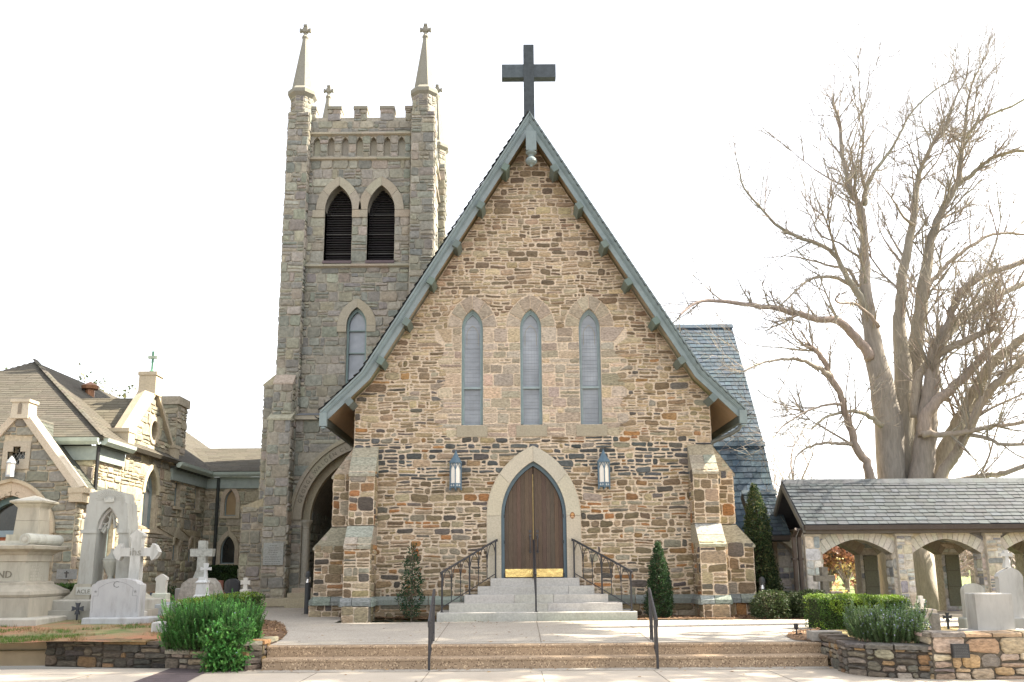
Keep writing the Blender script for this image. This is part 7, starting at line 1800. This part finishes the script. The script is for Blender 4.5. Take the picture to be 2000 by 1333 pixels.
# ---- distant trees
def small_tree(name, label, loc, H, R, n, leafcols=None, nl=0, depth=3, col=(.2,.17,.15), ls=.16, grp=None):
    g = T(name, label, 'tree', loc, grp); b = V(loc); mb = MB(); lv = MB(); ends = []
    def br(p, d, L, r, dep):
        q = p.copy(); pts = [q.copy()]; dd = d.copy()
        for i in range(4): dd = (dd+rdir()*.22+V((0,0,.06))).normalized(); q = q+dd*L/4; pts.append(q.copy())
        mb.tube(pts, [r*(1-.6*i/4) for i in range(5)], vary(col, .12), 5 if r > .04 else 3, False)
        if dep == 0: ends.extend(pts[2:]); return
        for k in range(int(ru(3, 5.5))):
            i = random.choice((1,2,3,4)); t = dd; s = rdir(); s = (s-t*s.dot(t)).normalized(); br(pts[i], (t*ru(.4,.9)+s*ru(.5,1)).normalized(), L*ru(.5,.75), max(.008, r*.5), dep-1)
    mb.tube([b-V((0,0,.2)), b+V((.05,0,H*.25))], [R*.055, R*.045], col, 8)
    for k in range(n): a = k*6.283/n+ru(-.3,.3); br(b+V((.04,0,H*ru(.16,.3))), V((math.cos(a)*ru(.4,.9), math.sin(a)*ru(.4,.9), 1)).normalized(), H*.42, R*.03, depth)
    mb.build('trunk', M_bark, g)
    if leafcols:
        for k in range(nl):
            p = random.choice(ends)+rdir()*ru(0,.35); leaf(lv, p, rdir(), rdir(), ls*ru(.7,1.3), ls*.7, vary(random.choice(leafcols), .25))
        lv.build('crown', M_leaf, g)
    return g
RUST = [(.36,.17,.09),(.29,.14,.085),(.42,.23,.13),(.24,.12,.08)]; YEL = [(.42,.31,.10),(.36,.27,.09),(.33,.28,.11)]
def at(u, Y, z=.0): p = P(u, 1120, Y); return (p.x, Y, far_z(0, Y)+z)
small_tree('rust_leaved_tree', 'rust-orange leafy tree seen through the first cloister arch', at(1652, 54), 6.2, 3, 7, RUST, 8000, 3, ls=.27)
small_tree('rust_leaved_tree', 'smaller rust-brown tree at the left jamb of the first arch', at(1618, 58), 5.2, 3, 6, RUST, 4500, 3, ls=.27)
small_tree('yellow_leaved_tree', 'low yellow-leaved bush behind the dark stone cross', at(1632, 47), 1.3, 1.2, 6, YEL, 700, 2, ls=.14)
small_tree('yellow_leaved_tree', 'slim yellow-leaved tree between rear pier and front pier of the first bay', at(1730, 50), 4.6, 2, 6, YEL, 2600, 3, ls=.16)
small_tree('bare_sapling', 'thin bare branching tree above the link roof', at(1545, 44), 10.2, 4, 6, None, 0, 4, (.26,.22,.19))
for u, Y_, H_, lab in ((1845, 52, 5.8, 'low bare crabapple tree beside the parked cars'), (1868, 66, 8.5, 'grey bare tree in the second cloister arch, further back'), (1900, 60, 7.5, 'grey bare tree behind the white car'), (1990, 58, 7.5, 'bare brown tree at the right edge beyond the arcade'), (1700, 72, 9, 'tall pale bare tree far beyond the rust trees')):
    small_tree('bare_sapling', lab, at(u, Y_), H_, 4, 7, [(.30,.22,.18)] if Y_ != 52 else None, 500 if Y_ != 52 else 0, 4, (.25,.205,.18), .1)
# far hazy treeline
mb = MB()
for k in range(2600):
    x = ru(-60, 130); y = ru(95, 120); z = -.2+ru(0, 7.5)*(.65+.35*noise.noise(V((x*.06, 1, 2)))); p = V((x, y, z)); d = V((ru(-.4,.4), ru(-.3,.3), 1)).normalized()
    mb.tube([p, p+d*ru(.8,2.2)], [ru(.04,.1), .02], vary((.30,.25,.225), .15), 3, False)
for k in range(90): x = ru(-60,130); y = ru(95,118); mb.tube([V((x,y,-.3)), V((x+ru(-.5,.5),y,ru(5,8)))], [.22,.05], vary((.24,.2,.18), .15), 5)
for k in range(5200):
    x = ru(-60, 130); y = ru(100, 122); z = ru(-.3, 5.5)*(.65+.35*noise.noise(V((x*.06, 1, 2)))); leaf(mb, V((x,y,z)), rdir(), rdir(), ru(.6,1.3), .7, vary((.27,.22,.19), .2))
tag(mb.build('far_wood', M_bark), None, None, kind='stuff')
# tops of an evergreen behind the hall roof
for u, v, lab in ((14, 716, 'leafy treetop peeking over the hall roof at the far left'), (100, 716, 'leafy treetop peeking over the hall roof behind the hip')):
    p = P(u, v, 47); small_tree('green_tree', lab, (p.x, 47, .8), p.z-1.0, 4, 7, [(.10,.11,.05),(.07,.09,.035),(.16,.15,.07)], 2600, 3, (.1,.09,.07), .22)
# ---- far lawn, road, fence posts
sheet('far_road', [(6, 40), (90, 40), (90, 50), (6, 50)], -.83, mat_ground('pale_road', [(.3,(.42,.39,.35)),(.7,(.5,.47,.43))], .6, .1, 50))
struct(grid('far_lawn', mat_ground('green_lawn', [(.35,(.13,.20,.05)),(.65,(.19,.25,.07))], .4, .4, 40), 52.5, 94, 6, lambda y: (6, 95), 8, lambda x, y: far_z(x, y)+.02))
fn = T('rail_fence', 'thin wire fence on dark posts beyond the cloister', 'fence', (P(1670, 1150, 33).x, 33, -.2)); mb = MB()
fx = [P(u, 1150, 33.0).x for u in (1600, 1672, 1744, 1816, 1888, 1960)]
for x in fx: mb = MB(); z = far_z(0, 33.0); mb.tube([V((x, 33, z-.1)), V((x, 33, z+1.15))], .06, (.12,.10,.085), 7); mb.build('post', M_bark, fn)
mb = MB()
for h in (.3, .65, 1.0): mb.tube([V((x, 33, far_z(0, 33)+h-.03*math.sin(i*2))) for i, x in enumerate(fx)], .012, (.18,.16,.14), 4)
mb.build('wire', M_iron, fn)
low = T('low_wall', 'short low stone wall end by the big tree trunk', 'wall', (P(1835, 1195, 29.5).x, 29.5, .2)); mb = MB(); xa, xb = P(1822, 1195, 29.5).x, P(1840, 1195, 29.5).x; za = zs2(1180, 29.5)
mb.box((xa, 29.5, 0), (xb, 30.5, za), TMA); courses(mb, front(29.5), [(xa, .1), (xb, .1), (xb, za), (xa, za)], [], pal_hall, (.1,.18), (.15,.3), .02, .02); courses(mb, right(xb), [(29.5,.1),(30.5,.1),(30.5,za),(29.5,za)], [], pal_hall, (.1,.18), (.15,.3), .02, .02); mb.build('stonework', M_stone, low)
# ---- parked cars
M_car = attr_mat('car_paint', rough=.25, sc=3, amt=.03, bump=0, spec=.6)
def car(label, x, y, rz, col):
    z = far_z(0, y)+.01 if False else -.82
    g = T('parked_car', label, 'car', (0, 0, 0), 'cars parked beyond the cloister')
    W2 = .86; L = 4.4
    body = [(-2.2,.35),(-2.15,.62),(-2.05,.80),(-1.2,.92),(-.5,1.40),(.9,1.42),(1.7,.98),(2.12,.86),(2.2,.55),(2.18,.32)]
    mb = MB(); secs = [(-W2,.93,.0),(-W2+.10,1,.0),(W2-.10,1,0),(W2,.93,0)]; n = len(body); vs = []
    for yy, k, _ in ((-W2, .97, 0), (-W2+.06, 1, 0), (W2-.06, 1, 0), (W2, .97, 0)):
        for px_, pz in body:
            tum = max(0, (pz-.9))*.32; vs.append(V((px_*k, yy-(tum if yy > 0 else -tum), .35+(pz-.35)*(1 if abs(yy) < W2 else .985))))
    fs = []
    for s in range(3):
        for i in range(n): j = (i+1) % n; fs.append((s*n+i, s*n+j, (s+1)*n+j, (s+1)*n+i))
    fs += [tuple(range(n)), tuple(reversed(range(3*n, 4*n)))]; mb.add(vs, fs, col); mb.build('body', M_car, g)
    for s in (-1, 1):
        mb = MB(); yb = lambda zq: s*(W2+.006-max(0, zq-.9)*.32)
        for q in ([(-1.05,.95),(-.48,1.34),(.15,1.36),(.15,.95)], [(.22,.95),(.22,1.36),(.85,1.36),(1.4,.98)]): mb.add([V((a, yb(b_), b_)) for a, b_ in q], [(0,1,2,3)], (.03,.035,.04))
        mb.build('window', M_dark, g)
    mb = MB(); mb.add([V((-1.15, -.7, .95)), V((-1.15, .7, .95)), V((-.52, .56, 1.375)), V((-.52, -.56, 1.375))], [(0,1,2,3)], (.03,.03,.04)); mb.v = [v+V((-.02,0,.012)) for v in mb.v]; mb.build('windscreen', M_dark, g)
    mb = MB(); mb.add([V((1.66, -.66, 1.02)), V((.93, -.56, 1.40)), V((.93, .56, 1.40)), V((1.66, .66, 1.02))], [(0,1,2,3)], (.03,.03,.04)); mb.v = [v+V((.02,0,.012)) for v in mb.v]; mb.build('rear_window', M_dark, g)
    for s in (-1, 1):
        mb = MB(); mb.box((-2.19, s*.58-.16, .60), (-2.08, s*.58+.16, .72), (.7,.7,.7)); mb.build('headlight', M_milk, g)
        mb = MB(); mb.box((2.1, s*.6-.14, .68), (2.2, s*.6+.14, .8), (.35,.02,.02)); mb.build('tail_light', M_car, g)
        for xw in (-1.35, 1.35):
            mb = MB(); mb.tube([V((xw, s*.70, .32)), V((xw, s*.88, .32))], .32, (.02,.02,.02), 18); wh = mb.build('wheel', M_iron, g)
            mb = MB(); mb.tube([V((xw, s*.86, .32)), V((xw, s*.892, .32))], .19, (.45,.45,.46), 14); mb.build('rim', M_metal, wh)
    mb = MB(); mb.box((-2.22, -.8, .3), (-2.1, .8, .45), (.03,.03,.03)); mb.box((2.1, -.8, .3), (2.22, .8, .45), (.03,.03,.03)); mb.build('bumper', M_iron, g)
    g.location = (x, y, z); g.rotation_euler.z = rz; return g
for u, Y_, rz, col, lab in ((1812, 41.5, 1.2, (.5,.5,.5), 'silver parked car mostly hidden by the big trunk'), (1841, 39, 1.25, (.03,.035,.05), 'dark navy parked car beside the low wall end'), (1900, 42.5, 1.3, (.25,.03,.03), 'dark red parked car behind the white one'), (1903, 37.6, 1.2, (.6,.6,.6), 'white parked car seen right of the round-topped headstone')):
    p = P(u, 1170, Y_); car(lab, p.x, Y_, rz, col)

# ---- unseen evergreens added right of the view to shade forecourt, steps and graves
def added_evergreen(label, x, y, H, R, n, ex=1.6, cb=.2):
    g = T('added_evergreen', label, 'tree', (x, y, .3), 'added shade evergreens right of the forecourt'); mb = MB(); lv = MB()
    mb.tube([V((x, y, .1)), V((x+.2, y, H*.5)), V((x, y, H*.97))], [.55, .3, .04], (.16,.12,.09), 10)
    for k in range(70):
        z = H*ru(cb+.05,.95); a = ru(0, 6.28); L = R*(1.06-(z/H)**ex)*ru(.6,1); mb.tube([V((x,y,z)), V((x+L*.5*math.cos(a), y+L*.5*math.sin(a), z+.3)), V((x+L*math.cos(a), y+L*math.sin(a), z+.5))], [.08,.05,.015], (.16,.12,.09), 4, False)
    mb.build('trunk', M_bark, g)
    for k in range(n):
        t = rnd(); z = H*(cb+(1-cb)*t); r = R*(1.05-(cb+(1-cb)*t)**ex)*rnd()**.5*min(1, .3+t*5); a = ru(0, 6.28); lump = 1+.35*noise.noise(V((math.cos(a)*2, math.sin(a)*2, z*.3)))
        leaf(lv, V((x+r*lump*math.cos(a), y+r*lump*math.sin(a), z)), rdir(), rdir(), ru(.35,.7), .4, vary((.035,.07,.025), .3))
    lv.build('crown', M_leaf, g)
added_evergreen('added unseen evergreen nearest the sidewalk, shading the forecourt', 17.5, 17.0, 27, 4.0, 2400)
added_evergreen('added unseen evergreen farther back, shading the graves', 22.5, 22.6, 41, 4.7, 8000, 6, .58)
